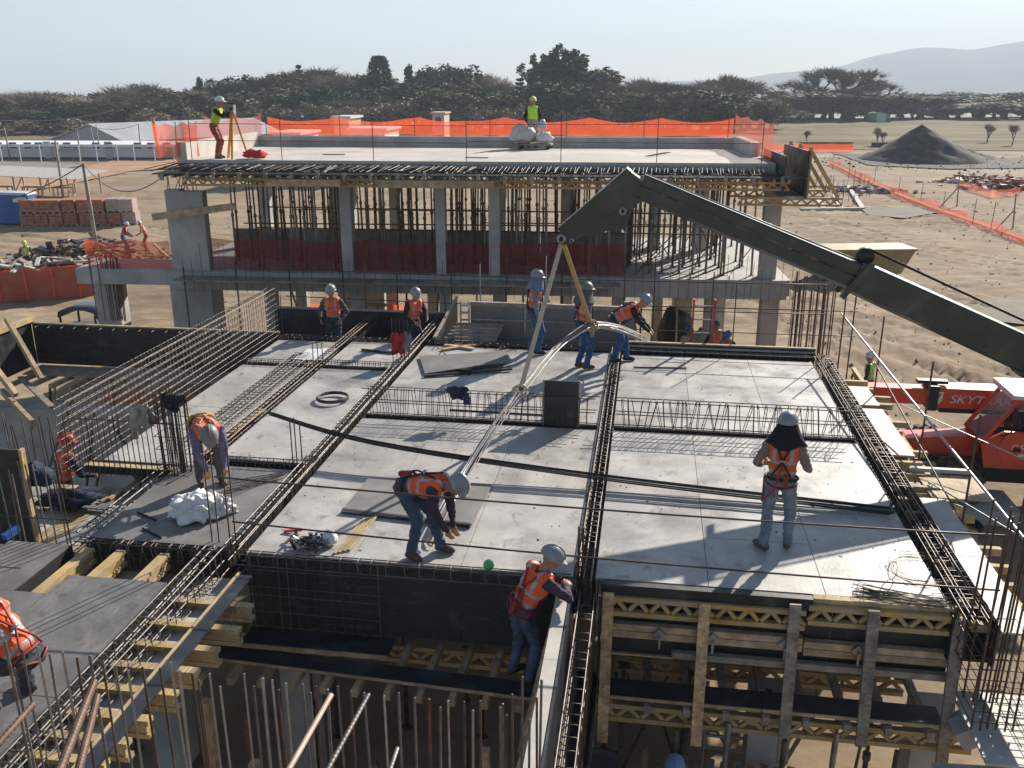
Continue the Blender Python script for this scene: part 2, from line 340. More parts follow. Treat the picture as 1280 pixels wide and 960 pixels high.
def sheet(name, m, poly, z, label, wob=1.5, seg=14):
    """flat patch of ground with an uneven edge"""
    pts = []
    for i, p in enumerate(poly):
        q = poly[(i+1)%len(poly)]; p, q = Vector((*p[:2], 0)), Vector((*q[:2], 0)); nrm = Vector((-(q-p).y, (q-p).x, 0)).normalized()
        for k in range(seg):
            c = p.lerp(q, k/seg); c += nrm*wob*noise.noise((c.x*.13, c.y*.13, 7+i)); pts.append((c.x, c.y, z))
    c = sum((Vector(p) for p in pts), Vector())/len(pts); n = len(pts)
    b = MB(); b.add(pts+[tuple(c)], [(i, (i+1)%n, n) for i in range(n)])
    o = link(name, b.mesh(name, m)); return tag(o, label, None, None, 'structure')
sheet('grass_field', grassm, [(-400,128),(30,140),(420,138),(420,262),(-400,262)], GZ+.07, 'dry tan grass field beyond the site', 3, 60)
_pl = MB().add([(-3000,258,GZ+.11),(3000,258,GZ+.11),(4900,5650,GZ+.3-5392*.0158),(-4900,5650,GZ+.3-5392*.0158)],[(0,1,2,3)]); tag(link('scrub_plain', _pl.mesh('scrub_plain', scrub)), 'plain coloured pale for haze, falling away to the hills', None, None, 'structure')
def zpoly(pp, z=GZ): return [tuple(onz(x, y, z))[:2] for x, y in pp]
sheet('gravel_road', roadm, zpoly([(-200,203),(70,204),(110,207),(60,216),(-200,218)]), GZ+.09, 'grey gravel track in front of the white site huts', .6)
sheet('soil_strip', soil, zpoly([(-100,235),(70,216),(140,202),(330,196),(330,203),(170,214),(60,236),(-100,262)]), GZ+.10, 'reddish soil strip beyond the brick pallets', .8)
sheet('soil_patch', soil, zpoly([(-60,330),(60,318),(190,300),(215,316),(100,352),(-60,372)]), GZ+.10, 'reddish soil by the debris skip', .5)
dgrav = mat('dark_gravel', (.06, .056, .054), .95, spec=.2, var=.2, scale=1.2, col2=(.12, .11, .10), mix=(.4, .62), bump=1.6, bscale=3.5, detail=12); streak(dgrav, (.19, .165, .14), .6, (.35, .35, .9), .5, .7)
sheet('gravel_spill', dgrav, zpoly([(1040,192),(1120,196),(1250,200),(1330,196),(1330,210),(1190,212),(1085,207)]), GZ+.09, 'dark gravel spilled round the heap', .8)
sheet('dark_soil', mat('dark_soil_left', (.13, .10, .075), .9, var=.15, scale=1), zpoly([(1080,262),(1150,260),(1172,266),(1130,274),(1085,270)]), GZ+.1, 'dark earth strip beside the orange netting', .4)  # strip of ground in a darker tone
sheet('dark_soil', mat('dark_soil_right', (.17, .135, .10), .9, var=.15, scale=1), zpoly([(1190,378),(1290,372),(1400,380),(1400,425),(1250,405)]), GZ+.1, 'dark earth patch right of the crane boom', .5)  # larger patch of ground, darker than the dirt around it
# hills
hillm = mat('hill', (.035, .045, .04), .95, spec=.05, var=.1, scale=.006, col2=(.075, .08, .06))
def hills(name, Y, prof, depth, label, step=30):
    b = MB(); vs = []; X0, X1 = ony(prof[0][0], 100, Y).x, ony(prof[-1][0], 100, Y).x; n = int((X1-X0)/step); k = 9
    px_ = [ony(p[0], 100, Y).x for p in prof]; pz = [ony(p[0], p[1], Y).z for p in prof]
    for i in range(n+1):
        x = X0+(X1-X0)*i/n; h = float(np.interp(x, px_, pz))-GZ
        for j in range(k+1):
            t = j/k; hh = h*math.sin(math.pi/2*min(1, t/.7))
            hh += (.09*h*noise.noise((x*.004, j*.9, Y))+.05*h*noise.noise((x*.013, j*1.6, Y)))*(1 if t > .05 else 0)
            if t > .7: hh *= 1-(t-.7)*1.2
            vs.append((x, Y-depth*.7+depth*t, GZ-44*(1-min(1,t*1.6))+hh-4*(t == 0)))
    b.add(vs, [(i*(k+1)+j, (i+1)*(k+1)+j, (i+1)*(k+1)+j+1, i*(k+1)+j+1) for i in range(n) for j in range(k)])
    return tag(link(name, b.mesh(name, hillm, True)), label, None, None, 'structure')
hills('hills', 3300, [(560,108),(700,106),(800,104),(880,100),(930,97),(960,92),(1000,90),(1050,82),(1090,70),(1130,62),(1160,60),(1200,62),(1240,55),(1290,48),(1400,40),(1600,34),(1900,60)], 900, 'hazy blue hill ridge rising to the right')
# the air: one closed box round everything
hz = MB().bb((-5200,-200,GZ-92), (5200,5700,GZ+262)); hm = bpy.data.materials.new('haze_air'); hm.use_nodes = True
hn = hm.node_tree.nodes; hn.clear(); pv = hn.new('ShaderNodeVolumePrincipled'); pv.inputs['Color'].default_value = (.76, .87, 1, 1); pv.inputs['Density'].default_value = .00042; pv.inputs['Anisotropy'].default_value = .1
ho = hn.new('ShaderNodeOutputMaterial'); hm.node_tree.links.new(pv.outputs[0], ho.inputs['Volume'])
hz = tag(link('haze', hz.mesh('haze', hm)), 'pale haze filling the air', None, None, 'stuff')
# ------------------------------------------------------------------ trees of the far belt
def leaf_mat(name, c, c2, tr=.25):
    m = mat(name, c, .8, spec=.2, var=.25, scale=.35, col2=c2, mix=(.35, .65)); return m
L_dark = leaf_mat('leaf_dark', (.028, .050, .020), (.065, .092, .035)); L_mid = leaf_mat('leaf_mid', (.055, .075, .025), (.11, .125, .05))
L_olive = leaf_mat('leaf_olive', (.10, .10, .04), (.17, .155, .075)); L_blue = leaf_mat('leaf_blue', (.02, .042, .028), (.045, .07, .045))
L_twig = leaf_mat('twig_grey', (.19, .15, .13), (.30, .245, .21)); L_brown = leaf_mat('twig_brown', (.15, .115, .07), (.23, .18, .115)); L_tan = leaf_mat('bush_tan', (.20, .155, .10), (.28, .22, .15))
bark = mat('bark', (.075, .06, .05), .9, var=.2, scale=1.5)
def leaves(b, c, r, n, s, flat=.7):
    for _ in range(n):
        d = Vector((random.gauss(0,1), random.gauss(0,1), random.gauss(0,1))).normalized()*(random.random()**.45)
        p = Vector(c)+Vector((d.x*r[0], d.y*r[1], d.z*r[2])); a = Vector((random.gauss(0,1), random.gauss(0,1), random.gauss(0,flat))).normalized(); q = a.orthogonal().normalized(); q = q.lerp(a.cross(q), random.random()).normalized()
        k = s*random.uniform(.6,1.4); b.add([p-a*k, p+q*k*.55, p+a*k, p-q*k*.55], [(0,1,2,3)])
def limbs(b, p, d, L, r, lev, tips, spread=.6, n=3, up=.25):
    q = p+d*L*.5+Vector((random.gauss(0,.04),random.gauss(0,.04),0))*L; e = p+d*L+Vector((random.gauss(0,.08),random.gauss(0,.08),0))*L
    b.tube([p, q, e], [r, r*.8, r*.6], 5 if lev > 1 else 3, caps=False)
    if lev == 0: tips.append((e, d)); return
    for k in range(n):
        a = 2*math.pi*(k+random.random()*.7)/n; o = d.orthogonal().normalized(); o = Quaternion(d, a)@o
        nd = (d+o*spread*random.uniform(.7,1.3)+Vector((0,0,up))).normalized()
        limbs(b, e if random.random() < .6 else p.lerp(e, .75), nd, L*random.uniform(.62,.82), r*.58, lev-1, tips, spread, n, up)
    tips.append((e, d))
def proto(kind, seed):
    random.seed(seed); t = MB(); c = MB(); tips = []
    if kind in ('bare', 'umbrella', 'brown'):
        H = 10; um = kind == 'umbrella'
        limbs(t, Vector((0,0,-.3)), Vector((0,0,1)), H*(.2 if not um else .26), .32, 4, tips, .62 if um else .5, 3, .16 if um else .34)
        for p, d in tips:
            for _ in range(9 if kind == 'bare' else 14):
                dd = (d+Vector((random.gauss(0,.6),random.gauss(0,.6),random.gauss(.15,.45)))).normalized(); L = random.uniform(.6,1.5); s = dd.orthogonal().normalized()*(.035 if kind == 'bare' else .05)
                e = p+dd*L; m = p+dd*L*.5+Vector((random.gauss(0,.1),random.gauss(0,.1),random.gauss(0,.08)))
                c.add([p-s, p+s, m+s*.8, m-s*.8, e], [(0,1,2,3),(3,2,4)])
            if kind == 'brown': leaves(c, p, (.8,.8,.7), 22, .2)
        mt, mc = bark, {'bare':L_twig,'umbrella':L_brown,'brown':L_brown}[kind]
    elif kind in ('dense', 'mid', 'olive'):
        limbs(t, Vector((0,0,-.3)), Vector((0,0,1)), 2.6, .34, 2, tips, .8, 4, .2)
        for _ in range(36):
            d = Vector((random.gauss(0,1),random.gauss(0,1),random.gauss(.1,1))).normalized()*random.uniform(.4,1)
            leaves(c, (d.x*3.0, d.y*3.0, 5.4+d.z*4.0), (1.15,1.15,1.0), 70, .3)
        for p, d in tips: leaves(c, p, (1.2,1.2,.9), 22, .34)
        mt, mc = bark, {'dense':L_dark,'mid':L_mid,'olive':L_olive}[kind]
    elif kind == 'bush':
        for k in range(6): t.tube([(0,0,-.2),(random.gauss(0,.5),random.gauss(0,.5),1.5),(random.gauss(0,1.2),random.gauss(0,1.2),3)], [.09,.06,.02], 4)
        for _ in range(16):
            d = Vector((random.gauss(0,1),random.gauss(0,1),abs(random.gauss(0,.8)))).normalized()*random.uniform(.3,1)
            leaves(c, (d.x*2.2,d.y*2.2,1.6+d.z*2.2), (.9,.9,.8), 70, .22)
        mt, mc = bark, L_tan
    elif kind == 'cypress':
        t.tube([(0,0,-.3),(0,0,6),(0,0,11)], [.3,.2,.04], 6)
        for i in range(44):
            z = 1.2+9.6*i/44; w = 1.25*(1-((z-4)/8)**2*.8 if z > 4 else .8+.2*z/4); a = random.random()*6.28
            leaves(c, (math.cos(a)*w*.6, math.sin(a)*w*.6, z), (.75*w+.15,.75*w+.15,.7), 44, .26, 1.4)
        mt, mc = bark, L_blue
    elif kind == 'bunya':
        t.tube([(0,0,-.3),(0,0,6),(0,0,11)], [.4,.28,.05], 6)
        for i in range(24):
            z = 2.5+8.6*i/24; w = 3.4*math.sqrt(max(.03, 1-((z-5.2)/6.1)**2)); 
            for k in range(9):
                a = 6.28*(k+random.random()*.6)/9; t.tube([(0,0,z-.2),(math.cos(a)*w*.8, math.sin(a)*w*.8, z-.1)], [.05,.02], 3, caps=False)
                for s in (.45, .75, 1): leaves(c, (math.cos(a)*w*s, math.sin(a)*w*s, z), (.5,.5,.28), 9, .26)
        mt, mc = bark, L_blue
    elif kind == 'layered':
        t.tube([(0,0,-.3),(0,0,10.8)], [.3,.03], 6)
        for i in range(9):
            z = 3+7.6*i/9; w = 3.1*(1-i/10.5)
            for k in range(7):
                a = 6.28*(k+random.random())/7; t.tube([(0,0,z),(math.cos(a)*w, math.sin(a)*w, z+.5)], [.07,.02], 3, caps=False)
                for s in (.55,.8,1): leaves(c, (math.cos(a)*w*s, math.sin(a)*w*s, z+.5*s), (.55,.55,.2), 14, .24)
        mt, mc = bark, L_blue
    else:  # gum: tall, open, leaf clumps on upright limbs
        for k in range(9):
            a = 6.28*k/9+random.random()*.5; w = random.uniform(.6,2.9); top = 11-w*.9+random.uniform(-1.2,.2)
            pts = [Vector((0,0,-.3)), Vector((0,0,2.8)), Vector((math.cos(a)*w*.5, math.sin(a)*w*.5, 5.2)), Vector((math.cos(a)*w, math.sin(a)*w, top))]
            t.tube(pts, [.32,.26,.14,.03], 5)
            for s in np.linspace(.1, 1, 9):
                p = pts[2].lerp(pts[3], float(s)); leaves(c, p+Vector((random.gauss(0,.35),random.gauss(0,.35),0)), (.5,.5,.55), 48, .21)
        mt, mc = bark, L_blue
    V = np.array(t.v+c.v); H = V[:,2].max(); wd = np.percentile(np.abs(V[:,:2]), 98)*2
    def nm(b): b.v = [(x/wd, y/wd, z/H) for x, y, z in b.v]
    nm(t); nm(c)
    return t.mesh('trunk', mt, True), c.mesh('crown', mc)
PROTO = {}
for kind, n in (('bare',3),('umbrella',2),('brown',2),('dense',3),('mid',2),('olive',2),('bush',2),('cypress',1),('bunya',1),('layered',1),('gum',2)):
    PROTO[kind] = [proto(kind, 100+i*17+hash(kind[0])%1) for i in range(n)]
TL = {'bare':('grey leafless tree with fine bare twigs in the far tree belt','leafless grey trees in the far belt'),
 'umbrella':('wide flat-topped brown tree with open twiggy crown beyond the field','flat-topped brown trees beyond the field'),
 'brown':('brownish half-bare tree of dense twigs in the far belt','half-bare brown trees in the far belt'),
 'dense':('dark green round-crowned evergreen tree in the far belt','dark evergreen trees in the far belt'),
 'mid':('mid green leafy tree in the far belt','mid green trees in the far belt'),
 'olive':('olive yellowish green tree with loose crown in the far belt','olive trees in the far belt'),
 'bush':('low tan dry bush at the foot of the far trees','dry bushes at the foot of the far trees')}
CT = {}
def tree(px, top, Y, kind, wpx, label=None, group=None):
    k = CT.get(kind, 0); CT[kind] = k+1
    tm, cm = PROTO[kind][k%len(PROTO[kind])]; p = ony(px, 140, Y); h = (ony(px, top, Y).z-GZ)*(1.0 if kind in ('gum','bunya','cypress','layered') else 1.13); depth = (Vector((p.x, Y, 0))-_C).dot(_F); w = wpx*depth/FPX
    nm = {'dense':'evergreen_tree','mid':'green_tree','olive':'olive_tree','bare':'leafless_tree','brown':'twiggy_tree','umbrella':'umbrella_tree','bush':'dry_bush','cypress':'cypress_tree','bunya':'conifer_tree','layered':'cedar_tree','gum':'gum_tree'}[kind]
    lb, gr = TL.get(kind, (None, None))
    r = thing(nm, label or lb, 'bush' if kind == 'bush' else 'tree', (p.x, Y, GZ), group or (gr if not label else None), random.random()*6.28)
    r.scale = (w, w, h)
    link('trunk', tm, r); link('crown', cm, r)
random.seed(3)
for px, top, Y, kind, w in ((12,114,190,'bare',80),(42,120,175,'bare',70),(75,116,195,'bare',75),(104,122,180,'bare',70),(88,122,205,'dense',46),(60,142,165,'dense',60),(25,138,170,'brown',60),(122,128,170,'brown',50),(-20,118,185,'bare',80),(-45,112,185,'dense',70),
  (140,118,200,'olive',50),(152,116,190,'brown',60),(170,106,205,'bare',70),(186,124,185,'brown',55),(178,110,210,'dense',34),(212,120,190,'dense',60),(238,117,195,'dense',55),(222,128,180,'mid',50),
  (262,112,205,'dense',48),(276,104,210,'mid',46),(298,102,205,'dense',56),(322,100,205,'dense',56),(345,100,210,'mid',56),(310,118,190,'mid',50),(386,88,215,'brown',90),(362,98,205,'olive',60),(405,98,210,'bare',50),(425,95,215,'bare',60),(445,98,210,'bare',46),
  (400,112,190,'dense',70),(362,118,185,'dense',60),(438,118,190,'dense',60),(470,100,205,'mid',70),(455,116,190,'dense',50),(495,110,195,'dense',60),(520,108,195,'mid',60),(535,92,210,'olive',38),(553,88,215,'olive',60),(585,89,215,'mid',60),(540,112,190,'dense',60),(575,112,190,'mid',60),(612,96,215,'bare',56),(628,100,210,'bare',40),(600,116,190,'dense',50),(635,116,190,'brown',60),
  (662,108,190,'dense',60),(690,104,190,'dense',70),(730,90,215,'olive',80),(748,96,210,'mid',60),(715,110,185,'dense',70),(770,104,205,'brown',50),(800,100,215,'bare',60),(822,106,210,'bare',44),(790,116,195,'brown',60),(845,104,210,'brown',60),(868,105,215,'bare',50),(835,120,190,'dense',40),(812,124,190,'dense',36),(905,97,240,'umbrella',90),(935,103,245,'umbrella',70),(880,112,230,'brown',60),(960,120,245,'brown',50),(925,120,235,'dense',50),
  (1000,100,255,'umbrella',60),(1040,88,258,'umbrella',90),(1015,116,250,'brown',80),(1060,112,255,'brown',80),(1088,102,258,'umbrella',60),(1110,118,262,'brown',60),(1150,118,270,'brown',70),(1128,122,268,'bare',50),(1180,124,280,'brown',60),(1222,124,285,'olive',70),(1255,126,290,'brown',60),(1275,118,300,'mid',60),(1240,118,400,'mid',50),(1195,116,420,'dense',50),(1160,118,430,'bare',40),(1310,116,300,'olive',80),(1350,120,290,'brown',80),(1390,112,290,'umbrella',80),(975,116,300,'mid',50)):
    tree(px, top, Y, kind, w)
for px, top, Y, w in ((190,138,170,50),(330,128,178,70),(395,130,178,60),(300,134,178,50),(505,126,178,80),(555,128,178,70),(600,134,178,60),(650,132,178,60),(470,132,178,60),(770,134,182,50),(860,132,182,60),(910,134,215,60),(985,136,235,60),(240,138,172,40),(430,134,178,40),(40,150,160,70),(100,150,160,60),(715,134,182,60),(820,138,182,40)):
    tree(px, top, Y, 'bush', w)
random.seed(55)
for px in range(-60, 970, 13):
    tree(px+random.uniform(-5,5), random.uniform(114,132)+(10 if px < 140 else 0), random.uniform(182,202), random.choice(('brown','dense','brown','mid','olive','bush')), random.uniform(44,70))
for px in range(960, 1420, 15):
    tree(px+random.uniform(-6,6), random.uniform(120,134), random.uniform(256,285), random.choice(('brown','brown','bush','olive','mid')), random.uniform(40,64))
tree(253, 95, 195, 'cypress', 13, 'single narrow cypress spire behind the surveyor')
tree(377, 79, 215, 'layered', 18, 'small spiky conifer poking above a brown crown')
tree(476, 68, 205, 'bunya', 32, 'tall round-topped dark conifer standing above the belt')
tree(512, 79, 210, 'cypress', 17, 'columnar blue-green conifer right of the round-topped one')
tree(530, 88, 210, 'gum', 22, 'small palm-like tree beside the columnar conifer')
tree(650, 96, 205, 'layered', 24, 'layered cedar left of the tall gum trees')
tree(675, 66, 205, 'gum', 40, 'tall gum tree with rounded leafy top left of the tallest one')
tree(703, 54, 205, 'gum', 52, 'tallest gum tree, upright limbs with leaf clumps against the sky')
for px, top, yb, w in ((1108,166,182,9),(1100,160,182,11),(1240,156,178,13),(1272,157,182,12),(1012,164,178,10)):
    Y = onz(px, yb, GZ).y; tree(px, top, Y, 'bare', w, 'small leafless sapling standing in the dry field', 'saplings in the dry field')
# ------------------------------------------------------------------ far buildings, gravel heap, left yard
hutw = mat('hut_white', (.62, .64, .66), .6, var=.05, scale=.5); hutr = mat('hut_roof', (.74, .74, .74), .5, var=.05, scale=.5); glass_d = mat('window_dark', (.05, .06, .075), .15, spec=.6, var=.1)
tin = mat('tin_roof', (.48, .49, .50), .5, metal=.2, var=.08, scale=.4); pinkw = mat('pink_render', (.58, .42, .36), .8, var=.06); greent = mat('green_tarp', (.10, .28, .16), .7, var=.1)
A, B = onz(-150, 198.5, GZ), onz(228, 199.5, GZ); A.z = B.z = GZ; dAB = (B-A).normalized(); LAB = (B-A).length; nAB = Vector((dAB.y, -dAB.x, 0))
hgt = ony(100, 181, (A+dAB*LAB*.6).y).z-GZ
def rbox(mb, o, d, n, u0, u1, v0, v1, z0, z1):   # box in a frame: o + d*u + n*v (n points to the viewer)
    vs = [o+d*u+n*v+Vector((0,0,z)) for z in (z0, z1) for u, v in ((u0,v0),(u1,v0),(u1,v1),(u0,v1))]
    mb.add(vs, [(0,3,2,1),(4,5,6,7),(0,1,5,4),(1,2,6,5),(2,3,7,6),(3,0,4,7)])
t = thing('site_hut', 'long white single-storey site hut with a row of small windows', 'building', A)
m = MB(); rbox(m, A, dAB, nAB, 0, LAB, -7, 0, .25, hgt-.25); part(m, 'wall', hutw, t)
m = MB(); rbox(m, A, dAB, nAB, -.4, LAB+.4, -7.4, .5, hgt-.25, hgt+.05); part(m, 'roof', hutr, t)
m = MB(); rbox(m, A, dAB, nAB, 0, LAB, -6.9, -.1, -.1, .25); part(m, 'plinth', dkmetal, t)
for k in range(int(LAB/1.75)):
    u = 1.0+k*1.75+random.uniform(-.2,.2)
    if random.random() < .18: continue
    f = MB(); rbox(f, A, dAB, nAB, u-.06, u+.96, 0, .05, 1.25, 2.05); fo = part(f, 'window', hutr, t)
    f = MB(); rbox(f, A, dAB, nAB, u, u+.9, .03, .07, 1.31, 1.99); part(f, 'pane', glass_d, fo)
for k in range(3):
    u = LAB*(.35+.2*k); f = MB(); rbox(f, A, dAB, nAB, u, u+.9, 0, .06, .1, 2.15); part(f, 'door', tin, t)
c = onz(85, 199, GZ); t = thing('canopy', 'small pale flat canopy in front of the white site hut', 'canopy', c)
m = MB(); zc = ony(85, 184.5, c.y).z; m.bb((c.x-1.2, c.y-1.3, zc-.12), (c.x+1.6, c.y+.8, zc)); part(m, 'roof', white_ply, t)
for dx in (-1.1, 1.5):
    for dy in (-1.2, .7): bar((c.x+dx, c.y+dy, GZ), (c.x+dx, c.y+dy, zc-.1), .05, white_ply, 'post', t)
for k in range(13):
    p = onz(2+k*24+random.uniform(-3,3), 202.5, GZ); bar(p, p+Vector((0,0,2.1)), .07, hutw, 'fence_post').name = 'fence_post'
for o in [o for o in COL.objects if o.name.startswith('fence_post')]: tag(o, 'white fence post in front of the long site hut', 'post', 'white fence posts before the site hut')
# gabled shed behind the hut
Yg = 135; g0, g1, ap = ony(62,176,Yg), ony(152,176,Yg), ony(113,156.5,Yg); t = thing('gabled_shed', 'grey gabled shed with a pale tin roof behind the site hut', 'building', (g0.x, Yg, GZ))
back = Vector((15, 26, 0)); m = MB(); lo = GZ
P = [Vector((g0.x,Yg,lo)), Vector((g1.x,Yg,lo)), Vector((g1.x,Yg,g1.z)), Vector((ap.x,Yg,ap.z)), Vector((g0.x,Yg,g0.z))]; Q = [p+back for p in P]
m.add(P+Q, [(0,1,2,3,4),(9,8,7,6,5),(0,5,6,1),(1,6,7,2),(4,9,5,0)]); part(m, 'wall', mat('shed_grey', (.40,.42,.45), .7, var=.05), t)
m = MB(); e = Vector((0,-.6,.06)); r = [P[4]+e+Vector((-.6,0,-.25)), P[3]+e+Vector((0,0,.05)), P[2]+e+Vector((.6,0,-.25))]; r2 = [p+back+Vector((0,1,0)) for p in r]; up = Vector((0,0,.15))
m.add(r+r2+[p+up for p in r+r2], [(6,7,10,9),(7,8,11,10),(0,3,4,1),(1,4,5,2),(0,1,7,6),(1,2,8,7),(0,6,9,3),(2,5,11,8),(3,9,10,4),(4,10,11,5)]); part(m, 'roof', tin, t)
def smallhouse(x0, x1, ytop, Y, m_, label, dep=5, roofm=None, win=0, h=None):
    a, b = ony(x0, ytop, Y), ony(x1, ytop, Y); z1 = a.z; z0 = GZ
    t = thing('small_building', label, 'building', (a.x, Y, GZ)); w = MB().bb((a.x, Y, z0), (b.x, Y+dep, z1)); part(w, 'wall', m_, t)
    w = MB().bb((a.x-.25, Y-.25, z1), (b.x+.25, Y+dep+.25, z1+.22)); part(w, 'roof', roofm or m_, t)
    for k in range(win):
        u = a.x+(b.x-a.x)*(k+.5)/win; w = MB().bb((u-.45, Y-.04, z1-1.5), (u+.45, Y+.03, z1-.5)); part(w, 'window', glass_d, t)
smallhouse(417, 436, 148, 95, concw, 'pale upright block hut behind the orange roof netting', 4, None, 0)
smallhouse(437, 481, 163, 88, hutr, 'low white flat-roofed hut behind the roof parapet', 5, hutr, 2)
smallhouse(340, 374, 168, 84, hutr, 'white container hut with dark openings behind the surveyor', 5, hutr, 3)
smallhouse(540, 555, 142, 150, pinkw, 'small pink block house before the far trees', 4, None, 1)
smallhouse(752, 776, 141, 190, hutr, 'white low house among the far trees', 5)
smallhouse(1165, 1182, 141, 280, pinkw, 'small reddish-roofed house at the far field edge', 6, mat('rust_roof', (.45,.25,.16), .8))
smallhouse(1183, 1196, 126, 420, hutr, 'tiny white roof far out on the plain', 10)
smallhouse(1150, 1164, 153, 252, hutw, 'low pale shed at the far edge of the dry field', 4)
p = onz(1100, 153, GZ); a, b = ony(1088,150,p.y), ony(1114,150,p.y); ztop = ony(1100,141,p.y).z
t = thing('green_shed', 'green arched tarpaulin shed at the edge of the far field', 'shed', (p.x, p.y, GZ)); m = MB()
arc = [(a.x+(b.x-a.x)*(.5-.5*math.cos(math.pi*k/12)), GZ+(ztop-GZ)*math.sin(math.pi*k/12)**.7) for k in range(13)]
m.prism(arc, p.y, p.y+8); part(m, 'tarpaulin_cover', greent, t, True)
m = MB().bb(((a.x+b.x)/2-1, p.y-.05, GZ), ((a.x+b.x)/2+1, p.y+.05, GZ+2)); part(m, 'door', tin, t)
# gravel heaps
def heap(cx, Y, w, zt, name, label, skew=0., seed=1):
    b = MB(); vs = [(cx, Y, zt)]; n, k = 56, 16; H = zt-GZ
    for j in range(1, k+1):
        for i in range(n):
            a = 2*math.pi*i/n; t = j/k; rr = w/2*(t**1.05)*(1+.10*noise.noise((math.cos(a)*1.5, math.sin(a)*1.5, seed+t)))
            h = H*(1-t)**1.05+(.30*noise.noise((math.cos(a)*rr*.5, math.sin(a)*rr*.5, seed*3))+.16*noise.noise((math.cos(a)*rr*1.7, math.sin(a)*rr*1.7, seed)))*min(1,(1-t)*4)*min(1,t*5)
            vs.append((cx+math.cos(a)*rr+skew*(1-t), Y+math.sin(a)*rr, GZ+max(h, 0)-(.15 if j == k else 0)))
    vs[0] = (cx+skew, Y, zt)
    fs = [(0, 1+i, 1+(i+1)%n) for i in range(n)]+[(1+(j-1)*n+i, 1+j*n+i, 1+j*n+(i+1)%n, 1+(j-1)*n+(i+1)%n) for j in range(1, k) for i in range(n)]
    b.add(vs, fs); solo(b, name, dgrav, label, 'heap', None, True)
pb = onz(1172, 206, GZ); heap(pb.x, pb.y+6.5, 15.6, ony(1166,155,pb.y+6.5).z, 'gravel_heap', 'tall pointed heap of dark grey gravel', -.6)
pb = onz(1222, 201, GZ); heap(pb.x, pb.y+4, 8, ony(1222,186,pb.y+4).z, 'gravel_heap', 'low dark gravel mound right of the tall heap', 0, 5)
def stones(name, label, m, n, place, smin, smax, seed):
    rr = random.Random(seed); b = MB()
    for _ in range(n):
        x, y = place(rr); s = rr.uniform(smin, smax)*(.5+rr.random()**3); a = rr.random()*6.28; ca, sa = math.cos(a)*s, math.sin(a)*s; f = rr.uniform(.6,1.2); z = GZ+.02
        b.add([(x+ca,y+sa,z),(x-sa*f,y+ca*f,z),(x-ca*.9,y-sa*.9,z),(x+sa*f,y-ca*f,z),(x+ca*.2,y-sa*.1,z+s*rr.uniform(.6,1.1)),(x,y,z-s)],[(0,1,4),(1,2,4),(2,3,4),(3,0,4),(1,0,5),(2,1,5),(3,2,5),(0,3,5)])
    o = part(b, name, m); o['label'] = label; o['kind'] = 'stuff'
stones('dirt_clods','scattered clods of earth on the dirt yard',dirt,2000,lambda r:(r.uniform(5,30),20+r.random()**1.7*60),.02,.085,3)
stones('dirt_clods','scattered clods of earth on the left yard',dirt,700,lambda r:(r.uniform(-48,-15),r.uniform(36,60)),.02,.09,4)
stones('loose_gravel','loose stones at the foot of the gravel heaps',dgrav,1100,lambda r:(r.gauss(34,7),r.gauss(118,5)),.06,.2,6)
# ---- brick pallets, toilets
brickm = mat('hollow_brick', (.42, .17, .10), .85, var=.14, scale=3, bump=.3, bscale=12); streak(brickm, (.25,.09,.06), .6, (6,6,9), .5, .6)
wrap = mat('plastic_wrap', (.62, .60, .60), .25, spec=.6, var=.1, alpha=.42); labelm = mat('paper_label', (.72,.72,.72), .7, var=.04)
P0, P1 = onz(34, 281, GZ), onz(176, 279, GZ); P0.z = P1.z = GZ; dP = (P1-P0).normalized(); nP = Vector((dP.y, -dP.x, 0)); LP = (P1-P0).length; npal = 8; wP = LP/npal; ang = math.atan2(dP.y, dP.x)
hP = (ony(100, 247, (P0.y+P1.y)/2).z-GZ)/2
def pallet_proto():
    t = thing('brick_pallet', 'wrapped pallet of red hollow bricks', 'brick pallet'); w = wP*.93
    for k in range(3): part(MB().bb((k*w*.45, -1.05, 0), (k*w*.45+.1, 0, .1)), 'pallet_runner', timx, t, world=False)
    for k in range(5): part(MB().bb((0, -1.05+k*.235, .1), (w, -1.05+k*.235+.1, .13)), 'pallet_slat', timx, t, world=False)
    zz = (hP-.15)/4
    for j in range(4):
        for i in range(2):
            for k in range(2):
                part(MB().bb((i*w/2+.012, -1.04+k*.52, .13+j*zz+.008), ((i+1)*w/2-.012, -1.04+k*.52+.5, .13+(j+1)*zz-.008)), 'brick_bundle', brickm, t, world=False)
    return t
proto_p = pallet_proto(); firstp = True
for lev in range(2):
    for k in range(npal):
        o = proto_p if firstp else copy_tree(proto_p); firstp = False
        o.location = P0+dP*(k*wP+random.uniform(-.04,.04))+nP*random.uniform(-.12,.12)+Vector((0,0,lev*hP)); o.rotation_euler = (0,0,ang+random.uniform(-.03,.03))
        tag(o, 'wrapped red brick pallet in the '+('upper' if lev else 'lower')+' layer of the long stack', 'brick pallet', 'pallets in the '+('upper' if lev else 'lower')+' layer of the brick stack')
        if (k*3+lev*2)%4 < 2: part(MB().bb((.35,.004,.5),(.72,.012,.68)), 'paper_label', labelm, o, world=False)
        if k == npal-1 or (k == npal-2 and lev): part(MB().bb((-.02,-1.08,.1),(wP*.93+.03,.03,hP)), 'plastic_wrap', wrap, o, world=False)
bluep = mat('toilet_blue', (.02, .10, .34), .45, var=.1); 
